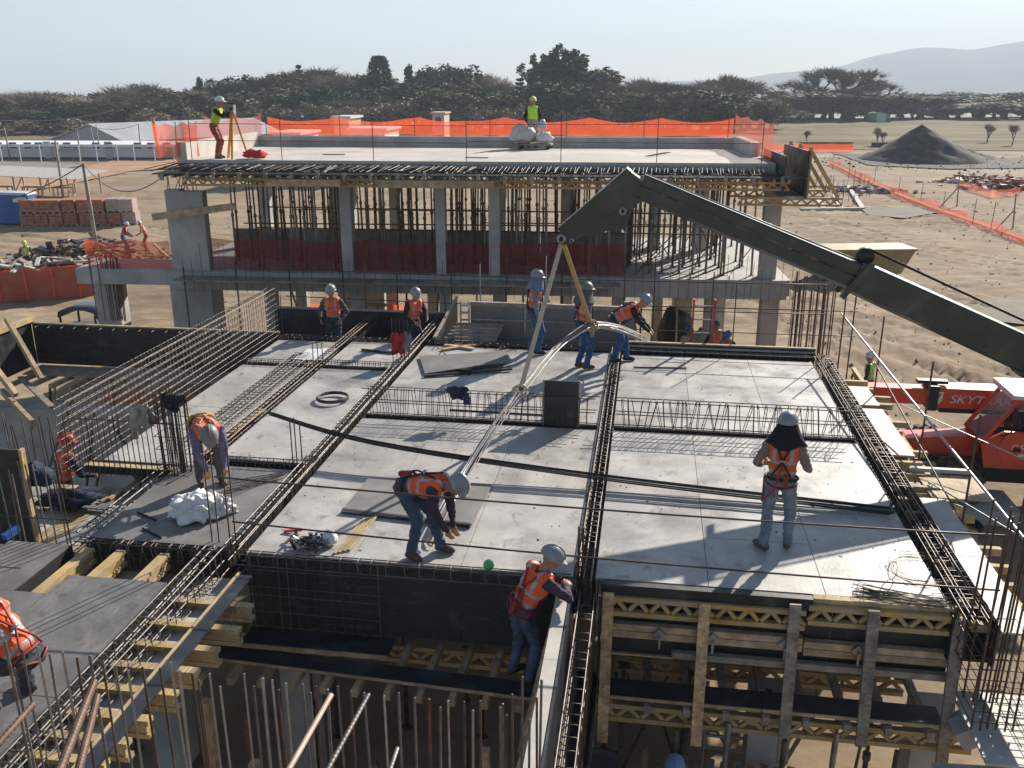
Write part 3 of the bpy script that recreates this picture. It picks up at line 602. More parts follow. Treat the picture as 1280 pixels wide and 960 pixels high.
for k in range(3):
    p = onz(30-k*14, 282-k*.4, GZ); r = thing('portable_toilet', 'blue plastic portable toilet beside the brick pallets', 'toilet', p, 'blue portable toilets', ang-.1)
    part(MB().bb((-.55,-.0,.12),(.55,1.1,2.0)), 'cabin', bluep, r, world=False); part(MB().bb((-.6,-.05,0),(.6,1.15,.12)), 'base', dkmetal, r, world=False)
    part(MB().prism([(-.6,2.0),(.6,2.0),(.45,2.16),(-.45,2.16)], -.05, 1.15), 'roof', mat('toilet_roof%d'%k, (.45,.52,.62), .5), r, world=False)
    d = part(MB().bb((-.42,-.035,.15),(.42,0,1.9)), 'door', bluep, r, world=False); part(MB().bb((.28,-.06,.95),(.36,-.03,1.1)), 'handle', labelm, d, world=False)
    if k == 0: part(MB().bb((-.45,-.04,1.55),(.45,-.036,1.85)), 'vent_panel', labelm, r, world=False)
# open shelter with pale roof
c = onz(45, 248, GZ); Ys = c.y; z1 = ony(45, 224, Ys).z; a, b = ony(-60,225,Ys), ony(94,225,Ys); t = thing('open_shelter', 'open pole shelter with a pale sheet roof behind the toilets', 'shelter', (a.x, Ys, GZ))
m = MB(); m.add([(a.x,Ys-.2,z1+.35),(b.x,Ys-.2,z1),(b.x,Ys+5,z1+.3),(a.x,Ys+5,z1+.6),(a.x,Ys-.2,z1+.39),(b.x,Ys-.2,z1+.04),(b.x,Ys+5,z1+.34),(a.x,Ys+5,z1+.64)], [(0,3,2,1),(4,5,6,7),(0,1,5,4),(1,2,6,5),(2,3,7,6),(3,0,4,7)]); part(m, 'roof_sheet', white_ply, t)
for k in range(5):
    for dy in (0, 4.6):
        x = a.x+(b.x-a.x)*(k+.3)/4.6; bar((x,Ys+dy,GZ), (x,Ys+dy,z1+.2), .07, timz, 'post', t)
        if dy == 0: bar((x,Ys,z1-1.1), (x+.8,Ys,z1+.1), .05, timz, 'brace', t)
for k in range(3):
    x = a.x+(b.x-a.x)*(.3+.25*k); tt = thing('work_table', 'rough timber table under the open pole shelter', 'table', (x,Ys+1.5,GZ), 'tables under the shelter')
    part(MB().bb((-.8,-.4,.72),(.8,.4,.78)), 'table_top', timx, tt, world=False)
    for sx in (-.7,.7):
        for sy in (-.3,.3): part(MB().bb((sx-.04,sy-.04,0),(sx+.04,sy+.04,.72)), 'leg', timz, tt, world=False)
# poles and wires of the left yard
def pole(xb, yb, xt, yt, r, m_, label, lean=0):
    p = onz(xb, yb, GZ); q = ony(xt, yt, p.y+lean); b = MB().tube([p-Vector((0,0,.2)), p.lerp(q,.5), q], [r, r*.9, r*.75], 8)
    solo(b, 'utility_pole', m_, label, 'pole', None, True); return p, q
_, q1 = pole(125, 336, 104, 205, .11, timg, 'tall leaning wooden pole in front of the brick pallets')
_, q2 = pole(79, 247, 69, 176, .10, timg, 'dark pole behind the brick pallets by the shelter')
_, q3 = pole(101, 202, 96, 162, .10, timg, 'thin pole in front of the site hut near the canopy')
_, q4 = pole(121, 199, 113, 158, .09, timg, 'thin pole standing before the gable of the grey shed')
_, q5 = pole(13, 200, 5, 158, .10, timg, 'thin pole at the far end of the white site hut')
_, q6 = pole(126, 199, 120, 156, .09, timg, 'second thin pole before the gable of the grey shed')
_, q7 = pole(177, 199, 173, 155, .09, timg, 'thin pole before the tin roof of the grey shed')
_, q8 = pole(222, 203, 219, 152, .13, timz, 'timber post with a crossbar left of the surveyor')
def wire(p, q, sag, label, r=.012, m_=None):
    pts = [p.lerp(q, k/14)-Vector((0,0,sag*4*(k/14)*(1-k/14))) for k in range(15)]
    solo(MB().tube(pts, r, 4), 'overhead_wire', m_ or dkmetal, label, 'wire', None, True)
wire(q1, onz(-60, 258, GZ+2.2), .6, 'sagging cable from the leaning pole to the shelter', .03); wire(q1, Vector((-14.5,27,3.0)), 1.0, 'sagging cable from the leaning pole to the concrete frame', .02)
wire(q5, q3, .5, 'wire strung between the thin poles by the site hut', .025); wire(q4, q7, .5, 'wire strung before the tin roof', .025); wire(ony(-40,146,150), ony(142,138,160), 1.2, 'pale overhead wire before the leafless trees', .05, steel)
# red skip full of rubble, workers come later
def skip():
    p = onz(-14, 380, GZ); r = thing('rubble_skip', 'red steel skip heaped with rubble and boards', 'skip', p, None, rad(33)); L, Wd, H = 4.2, 1.9, 1.35
    m = MB(); o = [(0,0),(L,0),(L+.5,H),(-.5,H)]
    for y in (0, Wd): m.prism(o, y-.03, y+.03)
    m.add([(0,0,0),(0,Wd,0),(-.5,Wd,H),(-.5,0,H)], [(0,1,2,3)]).add([(L,0,0),(L,Wd,0),(L+.5,Wd,H),(L+.5,0,H)], [(3,2,1,0)]).add([(0,0,.02),(L,0,.02),(L,Wd,.02),(0,Wd,.02)], [(0,1,2,3)])
    skm = mat('skip_red', (.42,.085,.05), .6, var=.12, scale=2); streak(skm, (.28,.15,.10), .7, (3,3,3), .5, .66); part(m, 'body', skm, r, world=False)
    m = MB(); 
    for y in (0,Wd): m.beam((-.5,y,H),(L+.5,y,H),.1,.1)
    for x in (-.5,L+.5): m.beam((x,0,H),(x,Wd,H),.1,.1)
    part(m, 'rim', red_m, r, world=False)
    for k in range(4): part(MB().beam((.5+k*1.05,-.05,.05),(.45+k*1.07,-.05,H),.09,.08,(0,1,0)), 'rib', red_m, r, world=False)
    m = MB()
    for k in range(120):
        a = Vector((random.uniform(-.2,L+.2), random.uniform(.15,Wd-.15), H+random.uniform(-.25,.25))); d = Vector((random.gauss(0,1),random.gauss(0,1),random.gauss(0,.3))).normalized()*random.uniform(.1,.6)
        m.beam(a-d, a+d, random.uniform(.04,.25), random.uniform(.02,.12), mi=random.choice((0,0,1,2)))
    q = part(m, 'rubble', [timgx, dkmetal, concw], r, world=False); q['kind'] = 'stuff'
skip()
def clutter(px, py, name, label, cat, n, sx, sy, h, mats_, smin=.1, smax=.9, rz=0, thin=.12):
    p = onz(px, py, GZ); m = MB()
    for k in range(n):
        u = random.gauss(0,.4); v = random.gauss(0,.4); a = Vector((u*sx, v*sy, max(.04, h*(1-abs(u))*random.random())))
        d = Vector((random.gauss(0,1), random.gauss(0,.5), random.gauss(0,.22))).normalized()*random.uniform(smin,smax)/2
        m.beam(a-d, a+d, random.uniform(.03,thin*2), random.uniform(.02,thin), mi=random.randrange(len(mats_)))
    r = thing(name, label, cat, p, None, rz); part(m, 'debris', mats_, r, world=False)['kind'] = 'stuff'
random.seed(11)
clutter(85, 322, 'scrap_pile', 'dark pile of scrap and tyres behind the rubble skip', 'scrap', 90, 4, 1.6, .9, [dkmetal, rubber, timg], .2, .9, rad(25), .2)
clutter(118, 312, 'scrap_pile', 'grey scrap timber pile beside the leaning pole', 'scrap', 60, 2.6, 1.4, .8, [timg, steel, dkmetal], .2, 1.0, rad(25))
clutter(70, 345, 'board_pile', 'spread of pale boards beside the rubble skip', 'boards', 46, 5, 1.8, .3, [timy, white_ply, timx], .8, 2.6, rad(30))
clutter(150, 325, 'board_pile', 'spread of reddish boards near the concrete frame corner', 'boards', 50, 4.5, 1.6, .3, [timx, timy, rebr], .6, 2.2, rad(25))
clutter(110, 352, 'tarp_heap', 'crumpled dark tarpaulin at the foot of the leaning pole', 'tarpaulin', 30, 1.2, .6, .3, [navy, steel], .2, .7, 0, .2)
clutter(1265, 236, 'brick_heap', 'broken red bricks and rubble wrapped in orange netting', 'rubble', 160, 5, 2.4, 1.1, [brickm, brickm, concw, dkmetal], .2, 1.0, 0, .3)
clutter(1215, 228, 'brick_heap', 'low scatter of bricks and pale boards near the rubble', 'rubble', 90, 4.5, 1.6, .7, [brickm, white_ply, rebr], .2, 1.3, 0, .25)
# yellow-brown wooden boxes, built as a hopper on the dirt behind the boom
p = onz(1082, 352, GZ); t = thing('yellow_boxes', 'yellow-brown wooden boxes standing on the dirt behind the crane boom', 'skip', p, None, rad(12)); yp = mat('yellow_paint', (.30,.22,.09), .5, var=.12, scale=2); streak(yp, (.16,.12,.08), .6, (3,3,3), .5, .66)
part(MB().prism([(-2.1,.35),(1.7,.35),(2.3,1.5),(-2.3,1.5)], 0, 1.7), 'hopper', yp, t, world=False); part(MB().bb((-2.35,-.06,1.45),(2.35,1.76,1.56)), 'rim', yp, t, world=False); part(MB().bb((-2.0,.1,0),(1.6,1.6,.35)), 'skid', dkmetal, t, world=False)
part(MB().bb((-2.4,.3,.5),(-2.1,1.4,1.0)), 'hitch', dkmetal, t, world=False)
# ------------------------------------------------------------------ concrete frame behind the deck
def net_mat(name, col, dens, scale=22):
    m = bpy.data.materials.new(name); m.use_nodes = True; n, l = m.node_tree.nodes, m.node_tree.links; n.clear()
    tc = n.new('ShaderNodeTexCoord'); mp = n.new('ShaderNodeMapping'); mp.inputs['Scale'].default_value = (scale, scale, scale); l.new(tc.outputs['UV'], mp.inputs['Vector'])
    br = n.new('ShaderNodeTexBrick'); br.offset = .5; br.inputs['Mortar Size'].default_value = .11; br.inputs['Mortar Smooth'].default_value = .2; br.inputs['Brick Width'].default_value = 1; br.inputs['Row Height'].default_value = .55; br.inputs['Scale'].default_value = 1
    br.inputs['Color1'].default_value = (0,0,0,1); br.inputs['Color2'].default_value = (0,0,0,1); br.inputs['Mortar'].default_value = (1,1,1,1); l.new(mp.outputs[0], br.inputs['Vector'])
    mr = n.new('ShaderNodeMapRange'); mr.inputs['To Min'].default_value = dens; mr.inputs['To Max'].default_value = 1; l.new(br.outputs['Color'], mr.inputs['Value'])
    d = n.new('ShaderNodeBsdfDiffuse'); d.inputs[0].default_value = (*col,1); t = n.new('ShaderNodeBsdfTranslucent'); t.inputs[0].default_value = (*col,1); a = n.new('ShaderNodeMixShader'); a.inputs[0].default_value = .55; l.new(d.outputs[0], a.inputs[1]); l.new(t.outputs[0], a.inputs[2])
    tr = n.new('ShaderNodeBsdfTransparent'); b = n.new('ShaderNodeMixShader'); l.new(mr.outputs[0], b.inputs[0]); l.new(tr.outputs[0], b.inputs[1]); l.new(a.outputs[0], b.inputs[2])
    o = n.new('ShaderNodeOutputMaterial'); l.new(b.outputs[0], o.inputs['Surface']); MATS[name] = m; return m
netm = net_mat('orange_net', (.85, .13, .05), .2); netp = net_mat('faded_net', (.80, .22, .15), .12)
net_shade = net_mat('shade_toned_net', (.40, .055, .045), .12)  # darkened copy of the orange net, upper-floor shade put into its colour
def net(path, z0, z1, m, label, name='safety_netting', sag=.08, group=None, wav=.06, seg=.25, M=None):
    """plastic netting hung along a path of (x, y[, extra z]) points"""
    pts = []; 
    for i in range(len(path)-1):
        a, b = Vector((*path[i],0)[:3]), Vector((*path[i+1],0)[:3]); n = max(2, int((b-a).length/seg))
        for k in range(n+(i == len(path)-2)): pts.append((a.lerp(b, k/n), i+k/n))
    k = 5; vs = []; uv = []; L = 0
    for i, (p, s) in enumerate(pts):
        if i: L += (p-pts[i-1][0]).length
        f = s%1; dip = sag*4*f*(1-f)
        for j in range(k+1):
            t = j/k; w = wav*noise.noise((L*1.3, t*2, len(path)*3.1)); zz = z0+(z1-z0)*t-dip*t+.05*noise.noise((L*.9, 5, t))
            q = Vector((p.x+w*.3, p.y+w, zz+p.z)); vs.append(M@q if M else q); uv.append((L, t*(z1-z0)))
    b = MB(); b.add(vs, [(i*(k+1)+j, (i+1)*(k+1)+j, (i+1)*(k+1)+j+1, i*(k+1)+j+1) for i in range(len(pts)-1) for j in range(k)])
    o = part(b, name, m); me = o.data; u = me.uv_layers.new(name='UVMap')
    for lp in me.loops: u.data[lp.index].uv = uv[lp.vertex_index]
    me.polygons.foreach_set('use_smooth', [True]*len(me.polygons)); return tag(o, label, 'netting', group)
FBL = Vector((-14.2, 25.9, 0)); FBR = .067; FBM = Matrix.Translation(FBL)@Matrix.Rotation(FBR, 4, 'Z')
FB = thing('concrete_building', 'two-storey grey concrete frame under construction with a pale roof slab', 'building', FBL, None, FBR)
def fb(u, v, z): return FBL+Vector((u, v, z))
def fw(u, v, z): return FBM@Vector((u, v, z))
RZ = 3.35
def fpart(mb, name, m, parent=None): return part(mb, name, m, parent or FB, world=False)
rs = fpart(MB().bb((.5,0,RZ-.28),(17.7,7.6,RZ)), 'roof_slab', concw)
fpart(MB().bb((.5,.0,RZ+.001),(.78,6.2,RZ+.48)), 'parapet', concw); fpart(MB().bb((.5,6.2,RZ+.001),(17.7,6.5,RZ+.34)), 'parapet', conc); fpart(MB().bb((17.42,2.6,RZ+.001),(17.7,6.2,RZ+.4)), 'parapet', concw)
fpart(MB().bb((-.2,0,-.42),(18.4,7.4,.05)), 'floor_slab', conc); fpart(MB().bb((-3.2,.1,-.42),(-.2,1.8,.05)), 'floor_slab', conc)
for k in range(9): fpart(MB().bb((1.1+k*1.42,2.3,.051),(1.1+k*1.42+1.41,2.36,1.0)), 'added_screen_board', timg)  # boards added to hide the sunlit floor and darken the netting's background
fpart(MB().bb((-.1,-.12,-.5),(18.3,0,.06)), 'edge_beam', conc)
# upper columns
for u, v, w, d, top in ((-.1,.15,.42,.45,2.45),(.32,.1,.75,.35,2.42),(5.2,.1,.33,.4,2.95),(8.05,.1,.28,.4,2.95),(9.62,.1,.32,.4,2.95),(17.55,.15,.45,.45,3.0),(3.7,4.6,.8,.4,2.95),(7.2,5,.35,.4,2.95),(9.3,5,.4,.4,2.95),(11.6,4.5,.4,.4,2.95),(13.2,2.4,.35,.4,2.95),(14.6,5,.4,.4,2.95),(16.2,4.8,.35,.4,2.95),(1.0,5,.4,.4,2.9),(5.6,5.2,.35,.4,2.95)):
    fpart(MB().bb((u,v,.05),(u+w,v+d,top)), 'column', conc)
for u, v, w, d in ((-.25,.1,1.3,.9),(1.9,5.6,.4,.4),(2.6,.4,.32,.4),(3.5,5.5,.4,.4),(5.3,.4,.35,.4),(6.8,5.5,.4,.4),(8.05,.4,.3,.4),(9.7,.4,.35,.4),(11.6,5.6,.45,.4),(13.3,.5,.4,.4),(14.9,5.5,.35,.4),(16.1,.6,.35,.4),(17.0,5.2,.4,.4),(17.7,.25,.5,.5),(-2.8,.3,.75,.6),(4.4,5.6,.8,.3),(15.6,5.6,.7,.3)):
    fpart(MB().bb((u,v,GZ-.05),(u+w,v+d,-.42)), 'ground_column', conc)
fpart(MB().bb((3.4,6.9,GZ),(5.4,7.1,-.42)), 'block_wall', mat('block_wall', (.33,.24,.18), .9, var=.1))
# roof-edge shuttering: plywood ledge, lattice girders, joists, end panel
led = thing('edge_shuttering', 'plywood ledge and yellow lattice girders along the roof slab edge', 'shuttering', FBL, None, FBR)
def lattice(p, q, h=.24, w=.08, name='lattice_girder', parent=None, m=None, step=.28):
    """timber lattice girder: two chords and zig-zag webs"""
    m = m or yel; p, q = Vector(p), Vector(q); d = q-p; L = d.length; dn = d.normalized(); b = MB(); z = Vector((0,0,1))
    b.beam(p+z*(h-.03), q+z*(h-.03), w, .058); b.beam(p+z*.03, q+z*.03, w, .058); n = max(2, int(L/step))
    for k in range(n):
        a = p+dn*(L*k/n); c = p+dn*(L*(k+.5)/n); e = p+dn*(L*(k+1)/n)
        b.beam(a+z*.05, c+z*(h-.05), w*.55, .045); b.beam(c+z*(h-.05), e+z*.05, w*.55, .045)
    return part(b, name, m, parent)
for k in range(8): block(fb(.15+k*2.28, -1.05, 3.02), fb(.15+k*2.28+2.26, -.02, 3.05), blk, 'ply_sheet', led)
for k in range(46): block(fb(.3+k*.39, -1.0, 2.93), fb(.38+k*.39, .9, 3.015), timgx, 'joist', led)
for k in range(24): block(fb(.4+k*.75, -1.09, 2.86), fb(.5+k*.75, -1.055, 3.1), timg, 'edge_cleat', led)
for k in range(4):
    lattice(fb(.9+k*4.3,-.75,2.68), fb(.9+k*4.3+4.15,-.75,2.68), parent=led); lattice(fb(.9+k*4.3,.6,2.68), fb(.9+k*4.3+4.15,.6,2.68), parent=led)
    lattice(fb(.9+k*4.3,3,2.8), fb(.9+k*4.3+4.15,3,2.8), parent=led); lattice(fb(.9+k*4.3,5.5,2.8), fb(.9+k*4.3+4.15,5.5,2.8), parent=led)
rot_block(fb(-.2,-.6,1.75), fb(2.2,-.25,2.05), .08, .2, timx, 'prop_board', led); block(fb(3.5,-1.2,2.74), fb(5.6,-1.05,2.92), timx, 'fascia_board', led); block(fb(6.6,-1.2,2.72), fb(9.9,-1.08,2.92), timx, 'fascia_board', led)
# end panel with yellow struts
endp = thing('end_shuttering', 'tall black shutter panel with yellow timber struts at the roof end', 'shuttering', fw(18.2,0,2.6), None, FBR); e0 = Vector(endp.location)
def ee(u, v, z): return e0+Vector((u-18.2, v, z-2.6))
block(ee(17.75,-.9,2.55), ee(17.8,2.3,3.62), blk, 'side_panel', endp); block(ee(18.35,-.9,2.5), ee(18.4,2.3,3.75), blk, 'side_panel', endp); block(ee(17.8,-.85,2.45), ee(18.35,2.3,2.55), timgx, 'bottom_board', endp)
lattice(ee(16.6,-.8,2.28), ee(19.4,-.8,2.28), parent=endp); lattice(ee(16.6,1.2,2.28), ee(19.4,1.2,2.28), parent=endp)
for v in (-.7, .6, 1.9): rot_block(ee(19.3,v,2.5), ee(18.46,v,3.75), .08, .09, yely, 'strut', endp); rot_block(ee(18.45,v,2.5), ee(18.45,v,3.85), .08, .08, yely, 'upright', endp)
for k in range(4): bar(ee(17.9+.12*k,-.8,2.7), ee(17.95+.12*k,2.2,3.55), .012, reb, 'bar', endp)
# bars of the slab edge lying on the ledge, each one a thing
random.seed(5)
sb = thing('slab_edge_bars', 'rusty reinforcing bars sticking out over the roof ledge', 'rebar', FBL, None, FBR)
for k in range(150):
    u = .35+k*.117+random.uniform(-.03,.03); s = -.18 if u < 9.5 else -.05
    bar(fb(u, .1, 3.27), fb(u+s*random.uniform(.6,3.0), -.85-random.uniform(-.1,.22), 3.12+random.uniform(-.03,.05)), .011, random.choice((reb,reb,rebr,rebs)), 'bar', sb, 4)
for k in range(7): bar(fb(.2, -.1-.12*k, 3.14+.02*(k%2)), fb(17.6, -.1-.12*k, 3.14+.02*(k%2)), .010, reb, 'long_bar', sb, 4)
cs = thing('corner_starter_bars', 'bundle of starter bars on the corner column under the roof ledge', 'rebar', fw(.1,.3,2.4), None, FBR)
for k in range(14): bar(Vector(cs.location)+Vector((-.25+random.random()*1.0, random.random()*.3-.1, 0)), Vector(cs.location)+Vector((-.25+random.random()*1.0, random.random()*.3-.1, .75)), .011, reb, 'bar', cs)
# steel props under the roof
def prop_proto(L, m):
    t = thing('steel_prop', 'x', 'prop'); 
    part(MB().cyl((0,0,L*.3),.033,L*.6,n=8), 'outer_tube', m, t, True, False); part(MB().cyl((0,0,L*.78),.026,L*.44,n=8), 'inner_tube', m, t, True, False)
    part(MB().cyl((0,0,L*.6),.05,.09,n=8), 'collar', m, t, False, False); part(MB().box((0,0,.006),(.14,.14,.012)), 'base_plate', m, t, world=False); part(MB().box((0,0,L-.006),(.14,.14,.012)), 'head_plate', m, t, world=False)
    return t
pp = [prop_proto(2.62, prop_m), prop_proto(2.62, mat('prop_rust', (.16,.10,.06), .7, metal=.2, var=.3)), prop_proto(2.62, mat('prop_grey', (.24,.23,.21), .55, metal=.4, var=.2))]; used = [0,0,0]
random.seed(21); n = 0
for u in np.arange(1.4, 17.4, .34):
    for v in (.75, 1.9, 3.1, 4.2, 5.6):
        if random.random() < (.2 if v < 5 else .3): continue
        i = random.choice((0,0,1,0,2)) if v > 1 else random.choice((2,2,2,1)); o = pp[i] if not used[i] else copy_tree(pp[i]); used[i] = 1
        p = fw(u+random.uniform(-.18,.18), v+random.uniform(-.25,.25), .05); o.location = p; o.rotation_euler = (random.uniform(-.02,.02), random.uniform(-.02,.02), random.random()*3)
        tag(o, 'slender steel prop holding up the roof of the concrete frame', 'prop', 'steel props under the far roof'); n += 1
for k, (a, b) in enumerate((((2,.8,1.4),(17,.8,1.45)),((2,1.9,1.1),(17,1.9,1.05)),((2,3.1,1.6),(17.2,3.1,1.5)),((9,4.2,1.0),(17,4.2,1.0)),((2,5.6,1.2),(16.5,5.6,1.2)))):
    o = bar(fw(*a), fw(*b), .022, prop_m, 'brace_tube'); tag(o, 'horizontal brace tube clamped across the far steel props', 'tube', 'brace tubes across the far props')
for k in range(22):
    u = random.uniform(11, 17); v = random.uniform(.6, 4); o = bar(fw(u,v,.1), fw(u+random.uniform(-1.4,1.4),v+random.uniform(-.6,.6),random.uniform(.9,1.7)), .018, random.choice((prop_m,rebr,steel)), 'brace_tube'); tag(o, 'slanting brace tube among the far steel props', 'tube', 'slanting braces among the far props')
# lower-storey props, seen between the ground columns
for k in range(14):
    u = 3+k*.95+random.uniform(-.2,.2); o = bar(fw(u, random.uniform(1,4.5), GZ), fw(u+.02, random.uniform(1,4.5), -.45), .035, random.choice((prop_m, MATS['timber_upright'])), 'ground_prop', None, 6); tag(o, 'upright prop standing under the first floor slab of the frame', 'prop', 'props under the first floor slab')
# netting round floor and roof
net([(1.1,.18),(3.6,.2),(6.2,.18),(8.8,.2),(11.5,.18),(13.6,.22)], .06, 1.05, net_shade, 'netting coloured dark for the shade along the upper floor edge', M=FBM)
net([(-2.9,.3),(-1.5,.25),(-.2,.3)], .06, .95, netm, 'red netting on the corner slab of the frame', M=FBM)
net([(.9,6.9),(3.5,6.85),(6.5,6.9),(9.5,6.95),(12.5,6.9),(15,6.9),(17.5,6.9)], RZ+.36, RZ+.98, netm, 'bright orange netting along the back of the roof parapet', M=FBM, sag=.16)
net([(17.55,6.9),(17.6,4.6),(17.6,2.4),(17.62,.35)], RZ+.02, RZ+1.12, netp, 'pale orange netting along the right end of the roof', M=FBM, sag=.1)
net([(.55,.3),(.5,2.4),(.5,4.6),(.7,6.8)], RZ+.12, RZ+1.12, netp, 'sagging orange netting along the left end of the roof', M=FBM, sag=.2)
net([(-.1,-.1),(.35,-.3),(.7,.1),(.8,.9)], RZ+.05, RZ+1.05, netm, 'orange netting wrapped round the roof corner behind the surveyor', M=FBM, sag=.1)
net([(1.8,6.6),(4,6.7),(6.5,6.7)], GZ, GZ+1.2, netm, 'orange netting behind the ground floor columns', M=FBM)
# roof guard posts and rails
for k, u in enumerate((.9,3.6,6.3,9.0,11.7,14.4,17.3)):
    o = bar(fw(u,.06,RZ-.1), fw(u,.08,RZ+1.3), .012, reb, 'guard_post'); tag(o, 'thin rebar guard post on the roof slab front edge', 'post', 'roof guard posts')
    o = bar(fw(u,6.75,RZ), fw(u,6.72,RZ+1.35), .014, reb, 'guard_post'); tag(o, 'thin rebar post holding the netting behind the parapet', 'post', 'roof netting posts')
for z in (.55, 1.02):
    for a, b in ((.9,9.0),(9.0,17.3)):
        o = bar(fw(a,.08,RZ+z), fw(b,.08,RZ+z+random.uniform(-.05,.05)), .009, reb, 'guard_rail'); tag(o, 'thin %s rebar rail along the roof front edge'%('lower' if z < .8 else 'upper'), 'rail', '%s roof rails'%('lower' if z < .8 else 'upper'))
o = bar(fw(-.3,.5,RZ), fw(-.35,.5,RZ+1.15), .05, timz, 'guard_post'); tag(o, 'thick timber post at the left roof corner', 'post')
# starter bars on the corner slab and at the right-hand footing
t = thing('starter_bars', 'dense bundle of starter bars standing on the corner slab of the frame', 'rebar', fw(-2.4,.2,-1.6), None, FBR)
for k in range(26):
    b0 = Vector(t.location)+Vector((random.uniform(-.35,.6), random.uniform(-.15,.25), 0)); bar(b0, b0+Vector((random.uniform(-.06,.06),random.uniform(-.06,.06),random.uniform(1.75,2.15))), .012, random.choice((reb,rebr)), 'bar', t)
t = thing('starter_bars', 'tall starter bars of the unfinished column at the frame end', 'rebar', fw(18.75,-.25,-2.4), None, FBR)
for k in range(16):
    b0 = Vector(t.location)+Vector((-.35+.075*k+random.uniform(-.03,.03), random.uniform(-.25,.25), 0)); bar(b0, b0+Vector((0,random.uniform(-.04,.04),random.uniform(2.2,3.0))), random.choice((.012,.02,.03)), random.choice((rebr,rebs,reb)), 'bar', t)
t = thing('column_footing', 'red hollow brick plinth round the end column base', 'footing', fw(18.6,-.2,-2.7), None, FBR)
for j in range(3):
    for k in range(5): block(Vector(t.location)+Vector((-.85+k*.36,-.5+(j%2)*.02,j*.14-.4)), Vector(t.location)+Vector((-.52+k*.36,.5,j*.14-.27)), brickm, 'brick', t)
block(Vector(t.location)+Vector((-.9,-.45,-.9)), Vector(t.location)+Vector((1.0,.5,-.41)), conc, 'base', t)
for k in range(9):   # walkway planks in front of the first floor
    o = block(fw(.3+k*1.45,-.75-.06*(k%2),-.10), fw(.3+k*1.45+1.6,-.2,-.06), timgx, 'scaffold_board'); o.rotation_euler = (0,0,FBR+random.uniform(-.05,.05)); tag(o, 'weathered scaffold board along the first floor edge', 'board', 'scaffold boards along the first floor')
for k in range(8):
    o = bar(fw(.6+k*1.6,-.7,GZ), fw(.6+k*1.6,-.7,random.uniform(-.1,1.6)), .024, prop_m, 'scaffold_tube', None, 6); tag(o, 'scaffold tube carrying the walkway of the frame', 'tube', 'walkway scaffold tubes')
# ------------------------------------------------------------------ the formwork deck (plywood top at z = 0)
DK = thing('formwork_deck', 'broad deck of film-faced plywood sheets divided by beam troughs', 'formwork', (0, 14, -.02))
random.seed(31)
def bay(x0, x1, y0, y1, nx, ny, stag=False, m=None):
    xs_ = [x0+(x1-x0)*i/nx for i in range(nx+1)]
    for i in range(nx):
        sh = (.5 if stag and i%2 else 0); cuts = [y0]+[y0+(y1-y0)*(k+sh)/ny for k in range(ny+1) if 0 < (k+sh)/ny < .999]+[y1]
        for a, b in zip(cuts[:-1], cuts[1:]):
            if b-a < .05: continue
            o = block((xs_[i]+.0035, a+.0035, -.021), (xs_[i+1]-.0035, b-.0035, 0), m or ply, 'plywood_sheet', DK)
            o.location.z += random.uniform(-.002,.002); o.rotation_euler = (random.uniform(-1,1)*.0007, random.uniform(-1,1)*.0009, 0)
bay(-.42,3.48,9.55,14.38,3,2,True); bay(-.42,3.48,14.62,18.95,3,2); bay(-4.72,-.68,9.55,14.38,3,2); bay(-4.72,-.68,14.62,19.0,3,2,True)
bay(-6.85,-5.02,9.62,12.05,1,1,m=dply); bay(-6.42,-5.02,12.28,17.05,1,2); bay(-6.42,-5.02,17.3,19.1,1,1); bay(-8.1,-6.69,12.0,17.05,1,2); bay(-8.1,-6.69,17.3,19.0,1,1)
# joists and lattice girders below the sheets, seen from the front and through the gaps
for a, b in ((9.58,14.36),(14.64,18.92)):
    for k in range(10): rot_block((-.28+k*.4, a, -.07), (-.28+k*.4, b, -.07), .08, .09, timgx, 'joist', DK); rot_block((-4.6+k*.42, a, -.07), (-4.6+k*.42, b, -.07), .08, .09, timgx, 'joist', DK)
for a, b in ((12.3,17.02),(17.32,18.95)):
    for x in (-7.9,-7.4,-6.9,-6.2,-5.8,-5.4): rot_block((x, a, -.07), (x, b, -.07), .08, .09, timgx, 'joist', DK)
for x in (-6.6,-6.2,-5.8,-5.4): rot_block((x, 9.7, -.07), (x, 12.0, -.07), .08, .09, timgx, 'joist', DK)
def trough(x0, x1, y0, y1, z, label, along='Y'):
    t = thing('beam_trough', label, 'formwork', ((x0+x1)/2, (y0+y1)/2, z), 'beam troughs in the deck')
    if along == 'Y':
        block((x0-.018,y0,z+.02),(x0,y1,-.025), blk,'side_panel',t); block((x1,y0,z+.02),(x1+.018,y1,-.025), blk,'side_panel',t)
    else:
        block((x0,y0-.018,z+.02),(x1,y0,-.025), blk,'side_panel',t); block((x0,y1,z+.02),(x1,y1+.018,-.025), blk,'side_panel',t)
    block((x0-.03 if along == 'Y' else x0, y0 if along == 'Y' else y0-.03, z), (x1+.03 if along == 'Y' else x1, y1 if along == 'Y' else y1+.03, z+.018), blk, 'bottom_panel', t); return t
trough(-.67,-.43,9.55,19.2,-.5,'deep black trough between the middle and right deck bays')
trough(-5.0,-4.74,9.6,21.8,-.5,'deep black trough between the narrow left bays and the middle bay')
trough(-6.67,-6.44,12.2,21.5,-.5,'deep black trough between the two narrow left deck bays')
trough(3.5,3.9,9.3,19.3,-.55,'wide black trough along the telehandler side of the deck')
for k, (a, b) in enumerate(((-4.72,-.69),(-.41,3.48))): trough(a,b,14.4,14.6,-.45,('crosswise black trough of the middle bay','crosswise black trough of the right bay')[k],'X')
